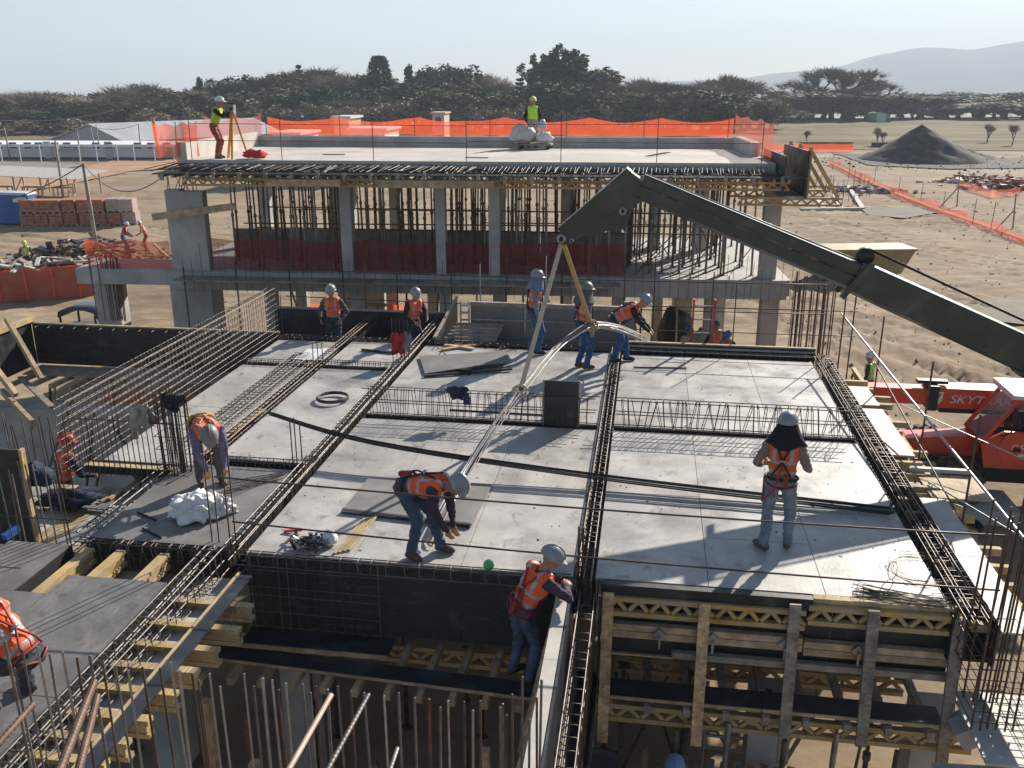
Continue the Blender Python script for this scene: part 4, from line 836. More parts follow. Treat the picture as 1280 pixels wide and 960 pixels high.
trough(-8.1,-6.7,17.07,17.28,-.4,'crosswise trough of the outer left bay','X'); trough(-6.41,-5.03,17.07,17.28,-.4,'far crosswise trough of the inner left bay','X'); trough(-6.41,-5.03,12.07,12.26,-.4,'near crosswise trough of the inner left bay','X')
trough(-.42,3.48,18.98,19.22,-.45,'crosswise trough along the back edge of the right bay','X'); trough(-4.72,-.7,19.03,19.27,-.45,'crosswise trough along the back edge of the middle bay','X'); trough(-8.1,-5.02,19.05,19.3,-.45,'crosswise trough along the back edge of the left bays','X')
# back edge upstand
t = thing('edge_upstand', 'low black edge board with a pale timber cap along the deck back', 'formwork', (1.5,19.3,-.4))
block((-.5,19.28,-.4),(3.6,19.31,.17),blk,'edge_panel',t); block((-.5,19.27,.172),(3.6,19.35,.20),timy,'cap_timber',t); block((-.5,19.24,.09),(3.6,19.278,.13),steel,'edge_rail',t)
# ---- reinforcement
random.seed(8)
cage('rebar_cage','long dark cage in the trough between middle and right bays',(-.55,9.5,-.42),(-.55,19.1,-.42),.2,.5,3,3,2,.15,.011,.0065,reb,reb)
cage('rebar_cage','long dark cage crossing the deck left of the middle bay',(-4.87,9.6,-.4),(-4.87,21.6,-.4),.22,.52,3,3,1,.16,.011,.0065,rebs,reb)
cage('rebar_cage','dark cage in the trough between the narrow left bays',(-6.55,12.3,-.36),(-6.55,21.4,-.36),.2,.46,3,2,1,.16,.011,.0065,reb,reb)
cage('rebar_cage','wide bright open cage laid on the outer left bay',(-6.98,12.9,.02),(-6.98,17.6,.02),.42,.13,5,4,0,.13,.008,.006,rebs,rebs,jit=.08)
cage('rebar_cage','raised open cage standing across the middle bay',(-4.6,14.5,.03),(-.75,14.5,.03),.16,.5,2,2,1,.11,.0085,.006,reb,reb,jit=.06)
cage('rebar_cage','raised open cage standing across the right bay',(-.35,14.5,.03),(3.45,14.5,.03),.18,.5,2,2,1,.095,.0085,.006,reb,reb,jit=.12)
cage('rebar_cage','dense dark cage along the telehandler side of the deck',(3.7,9.2,-.42),(3.7,19.2,-.42),.34,.5,4,3,2,.12,.011,.007,reb,reb,jit=.06,extra_top=3)
cage('rebar_cage','low cage across the outer left bay near its far end',(-8.1,17.17,-.3),(-6.7,17.17,-.3),.16,.4,2,2,0,.12,.008,.006,reb,reb)
cage('rebar_cage','low cage across the inner left bay near its far end',(-6.4,17.17,-.3),(-5.05,17.17,-.3),.16,.44,2,2,0,.12,.008,.006,reb,reb)
cage('rebar_cage','low cage in the near crosswise trough behind the stooping worker',(-6.4,12.16,-.3),(-5.05,12.16,-.3),.15,.4,2,2,0,.12,.008,.006,reb,reb)
cage('rebar_cage','cage along the back edge of the right bay',(-.4,19.1,-.38),(3.45,19.1,-.38),.18,.46,3,2,0,.2,.009,.006,rebs,reb)
cage('rebar_cage','cage along the back edge of the middle bay',(-4.7,19.15,-.38),(-.72,19.15,-.38),.18,.46,3,2,0,.2,.009,.006,reb,reb)
cage('rebar_cage','cage along the back edge of the left bays',(-8.0,19.17,-.38),(-5.05,19.17,-.38),.18,.46,3,2,0,.18,.009,.006,reb,reb)
cage('rebar_cage','tall bright wall of mesh reinforcement along the left deck edge',(-8.32,11.5,.0),(-8.32,19.3,.0),.2,1.12,2,2,8,.12,.006,.005,rebs,reb,over=.02,jit=.015)
cage('rebar_cage','cage lying along the near left hole beside the stooping worker',(-6.95,9.75,-.15),(-6.95,11.8,-.15),.16,.22,2,2,0,.14,.012,.006,rebs,reb)
cage('rebar_cage','rough dark cage along the black face below the paper bag',(-6.85,9.52,-.35),(-5.05,9.52,-.35),.15,.38,3,2,1,.085,.009,.006,reb,rebs,jit=.2)
cage('rebar_cage','ladder-like cage along the lip of the tall black face',(-4.7,9.5,-.14),(-.75,9.5,-.14),.14,.17,2,2,0,.2,.008,.006,rebs,rebs,jit=.05)
# near-left beam that runs on towards the viewer
cage('rebar_cage','bright deep cage running beside the crouching worker',(-5.1,5.2,-.28),(-5.1,9.45,-.28),.26,.36,3,3,1,.15,.011,.006,rebs,rebs)
t = thing('beam_trough', 'long trough beside the crouching worker with pale bottom and dark rim board', 'formwork', (-5.0,7.4,-.4))
block((-5.3,5.0,-.32),(-5.28,9.4,-.02),blk,'side_panel',t); block((-5.28,5.0,-.33),(-4.72,9.4,-.30),white_ply,'bottom_panel',t); block((-4.72,5.0,-.34),(-4.69,9.3,-.13),timy,'side_panel',t); block((-4.69,5.0,-.17),(-4.52,9.25,-.145),navy,'rim_board',t)
for k, (x, y) in enumerate(((0,8.72),(.06,8.25),(.0,7.85),(-.04,7.47),(-.08,7.1),(-.14,6.7),(-.17,6.38),(-.22,6.1),(-.25,5.75),(-.3,5.4))):
    b = MB(); X0, X1 = -5.3, -4.3+x
    b.bb((X0,y-.05,-.26),(X1,y+.05,-.21)); b.bb((X0,y-.05,-.41),(X1,y+.05,-.36)); b.bb((X0,y-.036,-.37),(X1-.03,y+.036,-.25))
    o = part(b,'timber_beam',yely if k%3 else timy); tag(o,'yellow timber flange beam poking out below the near-left trough','beam','timber beams below the near-left trough')
t = thing('near_deck','plywood deck the crouching worker kneels on','formwork',(-6.5,7.5,-.03))
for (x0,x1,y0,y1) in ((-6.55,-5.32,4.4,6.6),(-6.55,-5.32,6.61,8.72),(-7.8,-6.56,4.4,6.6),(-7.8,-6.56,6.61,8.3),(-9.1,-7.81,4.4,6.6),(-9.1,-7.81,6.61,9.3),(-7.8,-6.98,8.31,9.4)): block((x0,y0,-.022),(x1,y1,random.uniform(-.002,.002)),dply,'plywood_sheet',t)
block((-7.0,8.3,-.26),(-6.97,9.42,-.025),blk,'side_panel',t)
for x in (-6.72,-6.3,-5.72):
    b = MB(); b.bb((x-.06,7.6,-.075),(x+.06,9.42,-.03)); b.bb((x-.06,7.6,-.23),(x+.06,9.42,-.18)); b.bb((x-.042,7.6,-.19),(x+.042,9.4,-.07))
    o = part(b,'timber_beam',yely); tag(o,'yellow timber beam bridging the gap beside the black face','beam','timber beams bridging the gap')
block((-6.95,8.6,-.34),(-5.3,9.4,-.31),timg,'lower_board',t)
# front: tall black face of the middle bay
t = thing('front_form','tall black shutter face below the front lip of the middle bay','formwork',(-2.7,9.55,-1.05))
for k in range(3): block((-4.72+k*1.35,9.535,-1.02),(-4.72+k*1.35+1.345,9.56,-.03),blk,'face_panel',t)
block((-6.9,9.6,-.42),(-5.02,9.62,-.025),blk,'face_panel',t); block((-4.72,9.15,-1.05),(-2.85,9.53,-1.03),navy,'ledge_board',t); block((-4.72,9.12,-1.08),(-2.85,9.15,-1.03),timx,'ledge_edge',t)
t = thing('wall_mesh','grid of thin bars hanging before the left half of the black face','rebar mesh',(-3.9,9.42,-.95))
for k in range(9): bar((-4.7,9.44,-.06-.115*k),(-3.0+random.uniform(-.1,.08),9.44,-.06-.115*k+random.uniform(-.01,.01)),.006,random.choice((reb,rebs)),'cross_bar',t,4)
for k in range(15): bar((-4.62+k*.115,9.425,-1.0),(-4.62+k*.115+random.uniform(-.01,.01),9.425,.03),.006,random.choice((reb,reb,rebs)),'upright_bar',t,4)
# pit floor: navy walkway board, joists running away under the black face, yellow girders
t = thing('pit_walkway','dark blue walkway board crossing the pit with tan edge','board',(-2.9,9.0,-1.12))
for a,b in (((-5.14,9.06),(-3.1,8.95)),((-3.1,8.95),(-.8,8.83))):
    rot_block((*a,-1.115),(*b,-1.115),.27,.03,navy,'walk_board',t); rot_block((a[0],a[1]-.145,-1.118),(b[0],b[1]-.145,-1.118),.018,.034,timx,'board_edge',t)
for k in range(12):
    x = -5.0+k*.38; o = rot_block((x,8.6,-1.19),(x+.05,10.6,-1.19),.075,.1,timy,'pit_joist'); tag(o,'pale timber joist running back below the black face','joist','joists in the front pit')
for y in (9.7,10.4): tag(lattice((-5.0,y,-1.48),(-.8,y,-1.48)),'yellow lattice girder under the pit joists '+('close below the black face' if y < 10 else 'set well back'),'girder')
# sloping-top wall at the right of the pit and the deep channel beside it
t = thing('channel_form','long form wall with a sunlit pale timber cap beside the leaning worker','formwork',(-.72,7.8,-1.3))
for a,b in ((9.5,7.9),(7.895,6.3),(6.295,4.6)): block((-.84,b,-.075),(-.70,a,-.012),white_ply,'cap_timber',t); block((-.69,b,-1.28),(-.665,a,-.012),navy,'wall_panel',t); block((-.80,b,-.2),(-.72,a,-.08),timy,'upper_waler',t)
for y in (9.0,8.0,7.0,6.0): rot_block((-.78,y,-1.3),(-.78,y,-.21),.07,.08,timg,'stud',t); rot_block((-.85,y-.05,-.3),(-1.15,y-.5,-1.7),.07,.05,timx,'brace_board',t)
block((-.66,4.6,-1.28),(-.36,9.5,-1.25),blk,'channel_floor',t); block((-.36,9.2,-1.28),(-.335,9.54,-.03),blk,'channel_panel',t); block((-.36,4.6,-1.28),(-.335,9.195,-1.1),navy,'channel_panel',t)
cage('rebar_cage','upright dark cage down in the deep front channel',(-.5,6.4,-1.22),(-.5,9.35,-1.22),.2,1.1,2,2,4,.17,.009,.006,rebs,reb)
# front right: black faces, lattice girder, walers, uprights, walkway
t = thing('right_front_form','timber-braced black shutter below the front lip of the right bay','formwork',(1.6,9.45,-1.0))
for k in range(3): block((-.33+k*1.3,9.50,-.95),(-.33+k*1.3+1.29,9.53,-.03),blk,'face_panel',t)
block((-.33,9.40,-.115),(2.02,9.495,.012),blk,'top_rail',t); block((2.03,9.44,-.05),(3.6,9.54,.006),timy,'top_rail',t)
lattice((-.28,9.40,-.37),(1.95,9.40,-.37),h=.25,parent=t,step=.24); lattice((1.98,9.41,-.30),(3.6,9.41,-.30),h=.245,parent=t,step=.26)
for (x0,x1,z) in ((-.36,1.95,-.56),(1.97,3.62,-.60)):
    block((x0,9.38,z-.005),(x1,9.47,z+.075),timx,'waler',t); block((x0,9.38,z-.10),(x1,9.465,z-.015),timx,'waler',t)
for x in (.35,.95,1.75,2.55): 
    b = MB().box((x,9.35,-.56),(.11,.05,.10),Matrix.Rotation(.75,3,'Y')); b.cyl((x,9.31,-.56),.012,.12,'Y',6); b.beam((x,9.3,-.56),(x,9.3,-.72),.025,.02); part(b,'clamp',steel,t)
block((.5,9.36,-.88),(3.58,9.44,-.80),timgx,'lower_waler',t); block((-.33,9.42,-.93),(.52,9.46,-.905),timx,'lower_waler',t)
for x, zt, zb in ((-.26,-.06,-1.95),(.83,-.10,-1.87),(1.82,-.02,-2.0),(2.66,-.03,-1.66),(3.56,-.05,-2.15)):
    rot_block((x,9.13,zb),(x+random.uniform(-.01,.01),9.335,zt),.045,.125,timz if x < 1.5 else timg,'upright_board',t,up=(1,0,0))
for a,b in (((-.4,9.35),(1.55,9.2)),((1.55,9.2),(3.5,9.28))):
    pass
w = thing('front_walkway','dark walkway board below the right front shutter','board',(1.6,9.2,-1.42))
for x0,x1 in ((-.42,1.55),(1.56,3.55)): block((x0,9.24,-1.40),(x1,9.58,-1.37),navy,'walk_board',w); block((x0,9.225,-1.405),(x1,9.24,-1.365),timx,'board_edge',w)
for k in range(9):
    x = -.2+k*.45; o = rot_block((x,9.16,-1.47),(x,10.8,-1.47),.08,.1,timg,'walkway_joist'); tag(o,'grey timber joist carrying the right front walkway','joist','joists under the right front walkway')
for y in (9.32,10.3): tag(lattice((-.4,y,-1.76),(3.9 if y < 10 else 3.4,y,-1.76)),'yellow lattice girder '+('right under the dark board of' if y < 10 else 'set back behind')+' the right front walkway','girder')
# outer ledge on the telehandler side: pale sheets, beam ends
t = thing('side_ledge','pale sunlit plywood ledge with beam ends beyond the dense cage','formwork',(4.15,13.5,-.2))
for a,b in ((9.2,10.9),(10.91,12.6),(14.2,15.4),(15.41,16.4),(16.6,17.7)): block((3.95,a,-.11),(4.33,b,-.09),white_ply,'ledge_sheet',t)
block((4.2,12.75,-.16),(5.0,13.6,-.14),timy,'ledge_sheet',t); block((4.1,13.62,-.12),(5.0,13.7,-.06),white_ply,'ledge_sheet',t)
block((3.905,9.2,-.55),(3.93,19.2,-.02),blk,'side_panel',t)
for k in range(20):
    y = 9.4+k*.46; L = random.uniform(.2,.65); rot_block((3.7,y,-.165),(4.1+L,y+random.uniform(-.02,.02),-.165),.08,.1,timy if k%3 else yely,'beam_end',t)
for k in range(4): tag(lattice((4.45,9.2+k*2.6,-.48),(4.45,9.2+k*2.6+2.5,-.48),m=yely),'yellow lattice girder below the pale side ledge','girder','girders below the side ledge')
rot_block((4.05,12.6,-.2),(4.75,13.2,-.55),.1,.2,yely,'wedge_beam',t)
# guard posts and rails of the telehandler side
for k,(y,x) in enumerate(((19.6,4.35),(18.9,4.0),(17.2,4.35),(14.3,4.42),(11.9,4.35))):
    o = bar((x,y,-.6),(x+.02,y+.05,1.42),.016,rebr,'guard_post'); tag(o,'rusty rebar guard post beyond the dense side cage','post','guard posts on the telehandler side')
def guard(p, q, r, label, m=reb, sag=0.):
    pts = [Vector(p).lerp(Vector(q), k/10)-Vector((0,0,sag*4*(k/10)*(1-k/10))) for k in range(11)]
    solo(MB().tube(pts, r, 6),'guard_rail',m,label,'rail',None,True)
guard((4.05,19.4,.95),(4.35,9.0,.62),.018,'bright sloping tube rail along the telehandler side',steel); guard((4.3,17.3,.55),(4.4,10.5,-.35),.014,'thin sloping rail under the bright tube rail',rebr)
guard(onx(1140,590,4.3),onx(1275,670,4.3),.010,'pale thin bar slanting over the side ledge',steel); guard((4.2,15.0,.5),(6.8,11.8,.1),.008,'thin wire stay slanting away to the telehandler',steel)
for z,r in ((.95,.012),(.42,.010)): guard((-.2,19.45,z),(4.4,19.45,z+.03),r,'thin %s rail along the deck back edge'%('upper' if z > .6 else 'lower'),reb)
for x in (1.9,3.9): tag(bar((x,19.42,-.4),(x,19.42,1.5),.013,reb,'guard_post'),'slim rebar post on the deck back edge','post','guard posts on the deck back edge')
# front guard rails crossing the view
A1,A2 = ony(268,596,9.25),ony(1262,670,9.25); guard(A1,A2,.011,'upper thin rail along the front lip of the deck',reb,.05)
B1,B2 = ony(290,652,9.25),ony(1250,738,9.25); guard(B1,B2,.011,'lower thin rail along the front lip of the deck',reb,.05)
for k,(px_,yt) in enumerate(((252,555),(262,560),(274,553),(283,556))):
    q = ony(px_,yt,9.75); tag(bar((q.x+random.uniform(-.02,.02),9.75,-.3),q,.010,random.choice((reb,rebr)),'starter_bar'),'slim upright bar standing out of the left trough by the paper bag','rebar','bars standing out of the left trough')
for k,(px_,yt,Y) in enumerate(((362,525,12.2),(367,522,12.2),(374,526,12.2),(390,425,17.2),(396,424,17.2),(402,428,17.2),(345,372,19.4),(350,368,19.4))):
    q = ony(px_,yt,Y); tag(bar((q.x,Y,-.3),q,.010,reb,'starter_bar'),'slim upright bar standing out of the narrow left bays','rebar','bars standing out of the narrow left bays')
for dx in (0,.05): tag(bar((-.62+dx,9.62,-.4),(-.63+dx,9.6,.62),.014,reb,'starter_bar'),'short thick upright bar at the front end of the middle trough','rebar','bars at the end of the middle trough')
# corner starter bars on the right
t = thing('starter_bars','tall dark starter bars of the front right corner column','rebar',(3.85,9.2,-1.1))
for k in range(12):
    x = 3.62+(k%6)*.085; y = 8.75+(k//6)*.5+random.uniform(-.04,.04); bar((x,y,-1.0),(x+random.uniform(.0,.08),y+random.uniform(-.02,.05),1.35+random.uniform(-.2,.3)),.012,random.choice((reb,rebr)),'bar',t)
for k in range(8): bent([(3.6,8.72,-.9+k*.13),(4.08,8.72,-.9+k*.13),(4.1,9.28,-.88+k*.13),(3.6,9.28,-.9+k*.13),(3.6,8.74,-.9+k*.13)],.006,reb,'tie',t,4)
t = thing('floor_mesh','welded steel mesh over the pale corner platform','rebar mesh',(4.4,8.9,-.95))
for k in range(10): bar((3.95,8.4+k*.11,-.9),(5.2,8.4+k*.11,-.9),.005,reb,'bar',t,4)
for k in range(10): bar((3.98+k*.12,8.35,-.89),(3.98+k*.12,9.5,-.89),.005,reb,'bar',t,4)
block((3.65,8.3,-1.1),(5.4,9.5,-1.07),white_ply,'corner_platform',None); tag(bpy.data.objects['corner_platform'],'pale sunlit platform sheet at the front right corner','board')
o = rot_block((3.3,8.55,-1.5),(4.1,8.55,-1.46),.4,.03,white_ply,'platform_board'); tag(o,'pale loose board at the foot of the corner bars','board')
tag(lattice((3.3,8.6,-1.85),(5.3,8.6,-1.85)),'yellow lattice girder below the corner platform','girder')
o = rot_block((3.62,9.1,-1.35),(4.0,9.1,-1.1),.35,.24,conc,'concrete_block'); tag(o,'grey concrete stub under the corner bars','block')
o = MB().tube([(4.25,8.9,-1.12),(4.4,8.5,-1.3),(4.42,8.1,-1.9),(4.4,8.0,-2.8)],.05,8); solo(o,'ribbed_hose',rubber,'dark ribbed hose bending down at the front right corner','hose',None,True)
# supports below the deck
ppd = prop_proto(2.0, prop_m); first = True; random.seed(4)
for x in np.arange(-8, 3.7, .98):
    for y in (9.9, 10.9, 12.4, 14, 15.6, 17.2, 18.7):
        if random.random() < .15 or (y > 12 and random.random() < .35): continue
        o = ppd if first else copy_tree(ppd); first = False; o.location = (x+random.uniform(-.2,.2), y+random.uniform(-.2,.2), GZ); o.rotation_euler = (0,0,random.random()*3); o.scale = (1,1,(-.48-GZ if y > 11 else -1.5-GZ)/2.0)
        tag(o,'steel prop standing below the formwork deck','prop','steel props below the deck')
for x in (-6.2,-4.3,-.6,1.7,3.6):
    for y in (9.9,14.5,18.8): tag(part(MB().bb((x-.2,y-.2,GZ-.1),(x+.2,y+.2,-.56 if y > 10 else -1.55)),'concrete_column',conc),'square concrete column below the formwork deck','column','concrete columns below the deck')
# ------------------------------------------------------------------ people
skin = mat('skin', (.36, .20, .13), .6, var=.05, scale=20); jeans = mat('jeans', (.055, .085, .14), .85, var=.2, scale=8, bump=.8, bscale=13); jeans2 = mat('pale_jeans', (.14, .18, .22), .85, var=.2, scale=8, bump=.8, bscale=13); streak(jeans2,(.28,.30,.32),.5,(5,5,5),.5,.7)
blue_tr = mat('blue_trousers', (.03, .085, .20), .85, var=.15, scale=8, bump=.8, bscale=13); dark_tr = mat('dark_trousers', (.035, .045, .055), .85, var=.15, scale=8); red_tr = mat('rust_trousers', (.33, .09, .06), .85, var=.15, scale=8)
mauve = mat('mauve_shirt', (.22, .15, .14), .85, var=.12, scale=8, bump=.8, bscale=13); purple = mat('purple_shirt', (.05, .032, .05), .85, var=.15, scale=8, bump=.8, bscale=13); greysh = mat('grey_shirt', (.22, .20, .23), .85, var=.12, scale=8, bump=.8, bscale=13)
beige = mat('beige_shirt', (.42, .31, .25), .85, var=.12, scale=8, bump=.8, bscale=13); olive_s = mat('olive_jacket', (.09, .08, .06), .85, var=.15, scale=8); black_s = mat('black_shirt', (.012, .012, .013), .85, var=.2, scale=8); lilac = mat('lilac_shirt', (.13, .12, .22), .85, var=.12, scale=8)
orange_v = mat('orange_vest', (.82, .115, .03), .75, var=.1, scale=9, bump=.8, bscale=13); lime_v = mat('lime_vest', (.42, .75, .06), .75, var=.1, scale=9); yellow_v = mat('yellow_band', (.75, .55, .05), .75, var=.1); tape = mat('reflective_tape', (.36, .34, .33), .4, spec=.6, var=.08)
helm_g = mat('grey_helmet', (.23, .25, .275), .35, spec=.5, var=.08, scale=6, coat=.2); helm_w = mat('white_helmet', (.68, .69, .70), .35, spec=.5, var=.04, coat=.2); helm_b = mat('blue_helmet', (.04, .12, .33), .35, var=.08); helm_r = mat('red_helmet', (.55, .05, .04), .35, var=.08); helm_y = mat('yellow_helmet', (.6, .55, .05), .4, var=.08); helm_gr = mat('green_helmet', (.03, .28, .12), .4, var=.08); helm_d = mat('dull_grey_helmet', (.20, .19, .18), .5, var=.12)
boot = mat('work_boot', (.10, .075, .055), .85, var=.2, scale=12); bootd = mat('dark_boot', (.03, .027, .025), .8, var=.2); glove = mat('tan_glove', (.42, .25, .08), .8, var=.12); strap_d = mat('harness_black', (.02,.018,.018), .7); strap_r = mat('harness_red', (.26, .035, .025), .7, var=.15); strap_y = mat('harness_yellow', (.45,.27,.06), .7); cloth_k = mat('black_cloth', (.008,.008,.009), .9, var=.2); cloth_b = mat('blue_cloth', (.13,.17,.25), .9, var=.15); dblue = mat('dark_blue_cloth', (.02,.03,.06), .9, var=.2)
for _m in (orange_v, lime_v): streak(_m, (.35, .12, .06) if _m is orange_v else (.25,.4,.06), .55, (5,5,5), .52, .7)
for _m in (helm_g, helm_w, helm_d): streak(_m, (.16, .14, .12), .6, (9,9,9), .55, .7)
def cap_mesh(b, p, q, r1, r2, n=12):
    p, q = Vector(p), Vector(q); d = q-p; L = d.length
    if L < 1e-4: b.ball(p, r1, n, 8); return
    d = d/L; pts, rs = [], []
    for k in range(4): a = math.pi/2*k/4; pts.append(p-d*r1*math.cos(a)); rs.append(max(r1*math.sin(a), 1e-3))
    pts.append(p); rs.append(r1); pts.append(q); rs.append(r2)
    for k in range(1, 5): a = math.pi/2*k/4; pts.append(q+d*r2*math.sin(a)); rs.append(max(r2*math.cos(a), 1e-3))
    b.tube(pts, rs, n)
def ik(a, c, l1, l2, pole):
    """middle joint of a two-bone chain from a to c, bending towards pole; c is pulled in when out of reach"""
    a, c = Vector(a), Vector(c); d = c-a; L = d.length
    if L > (l1+l2)*.985: d = d*((l1+l2)*.985/L); c = a+d; L = d.length
    dn = d/L; x = (l1*l1-l2*l2+L*L)/(2*L); h = math.sqrt(max(l1*l1-x*x, 0)); p = Vector(pole); p = (p-dn*p.dot(dn)).normalized()
    return a+dn*x+p*h, c
class Prim:
    def __init__(s, kind, mi, **k): s.k = kind; s.mi = mi; s.__dict__.update(k)
    def dist(s, P):
        if s.k == 'c':
            a = np.array(s.p); d = np.array(s.q)-a; L2 = float(d@d)+1e-9; t = np.clip(((P-a)@d)/L2, 0, 1)
            return np.linalg.norm(P-(a+t[:,None]*d), axis=1)-(s.r1+(s.r2-s.r1)*t)
        M = np.array(s.rot.inverted()); q = (P-np.array(s.c))@M.T/np.array(s.r); return (np.linalg.norm(q, axis=1)-1)*min(s.r)
    def draw(s, b, g=0.):
        if s.k == 'c': cap_mesh(b, s.p, s.q, s.r1+g, s.r2+g)
        else: b.ball(s.c, tuple(x+g for x in s.r), 18, 12, s.rot)
def fuse(name, prims, mats_, voxel, parent, smooth_it=5, grow=0., paint=None, vox_fold=0., fold_mask=None):
    b = MB()
    for p in prims: p.draw(b, grow)
    me0 = b.mesh(name, []); o = bpy.data.objects.new(name, me0); COL.objects.link(o)
    m = o.modifiers.new('r', 'REMESH'); m.mode = 'VOXEL'; m.voxel_size = voxel
    m = o.modifiers.new('s', 'SMOOTH'); m.iterations = smooth_it; m.factor = .5
    dg = bpy.context.evaluated_depsgraph_get(); me = bpy.data.meshes.new_from_object(o.evaluated_get(dg)); me.name = name
    o.modifiers.clear(); o.data = me; bpy.data.meshes.remove(me0)
    for mm in mats_: me.materials.append(mm)
    n = len(me.polygons); C = np.empty(n*3); me.polygons.foreach_get('center', C); C = C.reshape(-1, 3)
    if vox_fold and voxel < .0185:
        co = np.empty(len(me.vertices)*3); me.vertices.foreach_get('co', co); co = co.reshape(-1,3); no = np.empty_like(co).ravel(); me.vertices.foreach_get('normal', no); no = no.reshape(-1,3)
        D = np.array([noise.noise((x*9+7, y*9, z*17))+.6*noise.noise((x*21, y*21+3, z*34)) for x, y, z in co])
        if fold_mask is not None: D *= fold_mask(co)
        co += no*(D*vox_fold)[:,None]; me.vertices.foreach_set('co', co.ravel()); me.update()
    if paint: idx = paint(C)
    else: idx = np.array([p.mi for p in prims])[np.argmin(np.stack([p.dist(C) for p in prims]), axis=0)]
    me.polygons.foreach_set('material_index', idx.astype(np.int32)); me.polygons.foreach_set('use_smooth', [True]*n); me.update()
    o.parent = parent; return o
def person(label, loc, face, pel, neck, feet, hands, look=(0,1,0), elbow=((-.6,-.6,-.3),(.6,-.6,-.3)), knee=((-.15,1,0),(.15,1,0)), shirt=mauve, trousers=jeans, vest=orange_v, helmet=helm_g,
           cloth=None, gloves=skin, boots=boot, harness=True, vox=.014, bands=tape, scale=1., hair=None, footdir=((-.1,1,0),(.15,1,0)), strap=strap_d, lanyard=True, group=None, collar=None):
    """pose in the person's own frame: +Y ahead, +X to the right hand, feet at z = 0; pelvis, neck base, ankles and wrists are given, elbows and knees are solved"""
    t = thing('person', label, 'person', loc, group, face-math.pi/2); t.scale = (scale,)*3
    pel, neck = Vector(pel), Vector(neck); up = (neck-pel).normalized(); fw_ = Vector((0,1,0)); fw_ = (fw_-up*fw_.dot(up)).normalized(); 
    if up.y > .75: fw_ = (Vector((0,0,-1))-up*Vector((0,0,-1)).dot(up)).normalized()
    rt = fw_.cross(up).normalized(); look = Vector(look).normalized()
    T = Matrix((rt, fw_, up)).transposed(); S_ = pel.lerp(neck, .93); prims = []; SK, SH, TR, BT, GL = 0, 1, 2, 3, 4
    E = lambda c, r, mi, rot=T: prims.append(Prim('e', mi, c=Vector(c), r=r, rot=rot)); Cc = lambda p, q, a, b, mi: prims.append(Prim('c', mi, p=Vector(p), q=Vector(q), r1=a, r2=b))
    E(pel+up*.02, (.168,.118,.13), TR); E(pel+up*.17-fw_*.005, (.150,.105,.16), SH); E(pel+up*.34+fw_*.012, (.180,.122,.17), SH); Cc(S_-rt*.13, S_+rt*.13, .072, .072, SH)
    hd = Matrix((look.cross(Vector((0,0,1))).normalized() if abs(look.z) < .97 else rt, look, Vector((0,0,1)))).transposed(); hx = hd.col[0]; hu = hx.cross(look).normalized(); HR = Matrix((hx, look, hu)).transposed()
    hc = neck+up*.06+(hu*.5+up*.5).normalized()*.125+look*.03; Cc(neck-up*.02, hc-hu*.05, .058, .055, SK)
    E(hc+hu*.01, (.077,.096,.112), SK, HR); E(hc-hu*.055+look*.03, (.058,.07,.065), SK, HR); Cc(hc+look*.095+hu*.005, hc+look*.112-hu*.03, .012, .017, SK)
    for s in (-1, 1): E(hc+hx*s*.078-hu*.005, (.012,.022,.034), SK, HR)
    for i, s in ((0,-1),(1,1)):
        hip = pel+rt*s*.088-up*.02; fk = Vector(feet[i]); an = fk+Vector((0,0,.095)); kn, an = ik(hip, an, .435, .425, knee[i]); fd = Vector(footdir[i]); fd.z = 0; fd.normalize()
        Cc(hip, kn, .102, .076, TR); Cc(kn, an, .074, .062, TR); Cc(kn.lerp(an,.3)-fd*.018, kn.lerp(an,.5)-fd*.01, .052, .05, TR); Cc(an+Vector((0,0,.02)), an-Vector((0,0,.03)), .052, .056, BT)
        Cc(an-fd*.045-Vector((0,0,.05)), an+fd*.15-Vector((0,0,.058)), .042, .038, BT); Cc(an+fd*.05-Vector((0,0,.035)), an+fd*.13-Vector((0,0,.05)), .045, .042, BT)
        sh = S_+rt*s*.175-up*.015; el, wr = ik(sh, hands[i][0], .29, .265, elbow[i]); Cc(sh, el, .068, .056, SH); Cc(el, wr, .055, .040, SH)
        fa = (wr-el).normalized(); hdir = Vector(hands[i][1]) if len(hands[i]) > 1 and hands[i][1] else fa; hdir = (hdir.normalized()*.7+fa*.5).normalized(); pn = Vector(hands[i][2]) if len(hands[i]) > 2 else Vector((-s,0,-.3)); pn = (pn-hdir*pn.dot(hdir)).normalized(); sd = hdir.cross(pn).normalized()
        HM = Matrix((sd, hdir, pn)).transposed(); E(wr+hdir*.05, (.042,.055,.019), GL, HM)
        for f, (off, L, r) in enumerate(((-.031,.062,.0105),(-.011,.075,.011),(.010,.07,.011),(.030,.055,.0095))):
            k0 = wr+hdir*.088+sd*off; k1 = k0+(hdir*.85+pn*.45).normalized()*L*.55; k2 = k1+(hdir*.35+pn*.9).normalized()*L*.55; Cc(k0-hdir*.02, k1, r, r*.95, GL); Cc(k1, k2, r*.95, r*.85, GL)
        th = sd*(-1 if (sd.dot(fw_)+sd.z) < 0 else 1)*-1 if False else (sd if sd.dot(fw_)+.5*sd.z > 0 else -sd)
        a0 = wr+hdir*.03+th*.03; a1 = a0+(th*.7+hdir*.7+pn*.3).normalized()*.045; a2 = a1+(hdir*.8+pn*.7).normalized()*.035; Cc(a0, a1, .014, .012, GL); Cc(a1, a2, .012, .010, GL)
    clothed = [p for p in prims if p.mi in (SH, TR)]; bare = [p for p in prims if p.mi not in (SH, TR)]
    fuse('body', prims, [skin, shirt, trousers, boots, gloves], vox, t, vox_fold=.017, fold_mask=lambda P: (np.min(np.stack([p.dist(P) for p in clothed]),0) < np.min(np.stack([p.dist(P) for p in bare]),0)+.004)*1.)
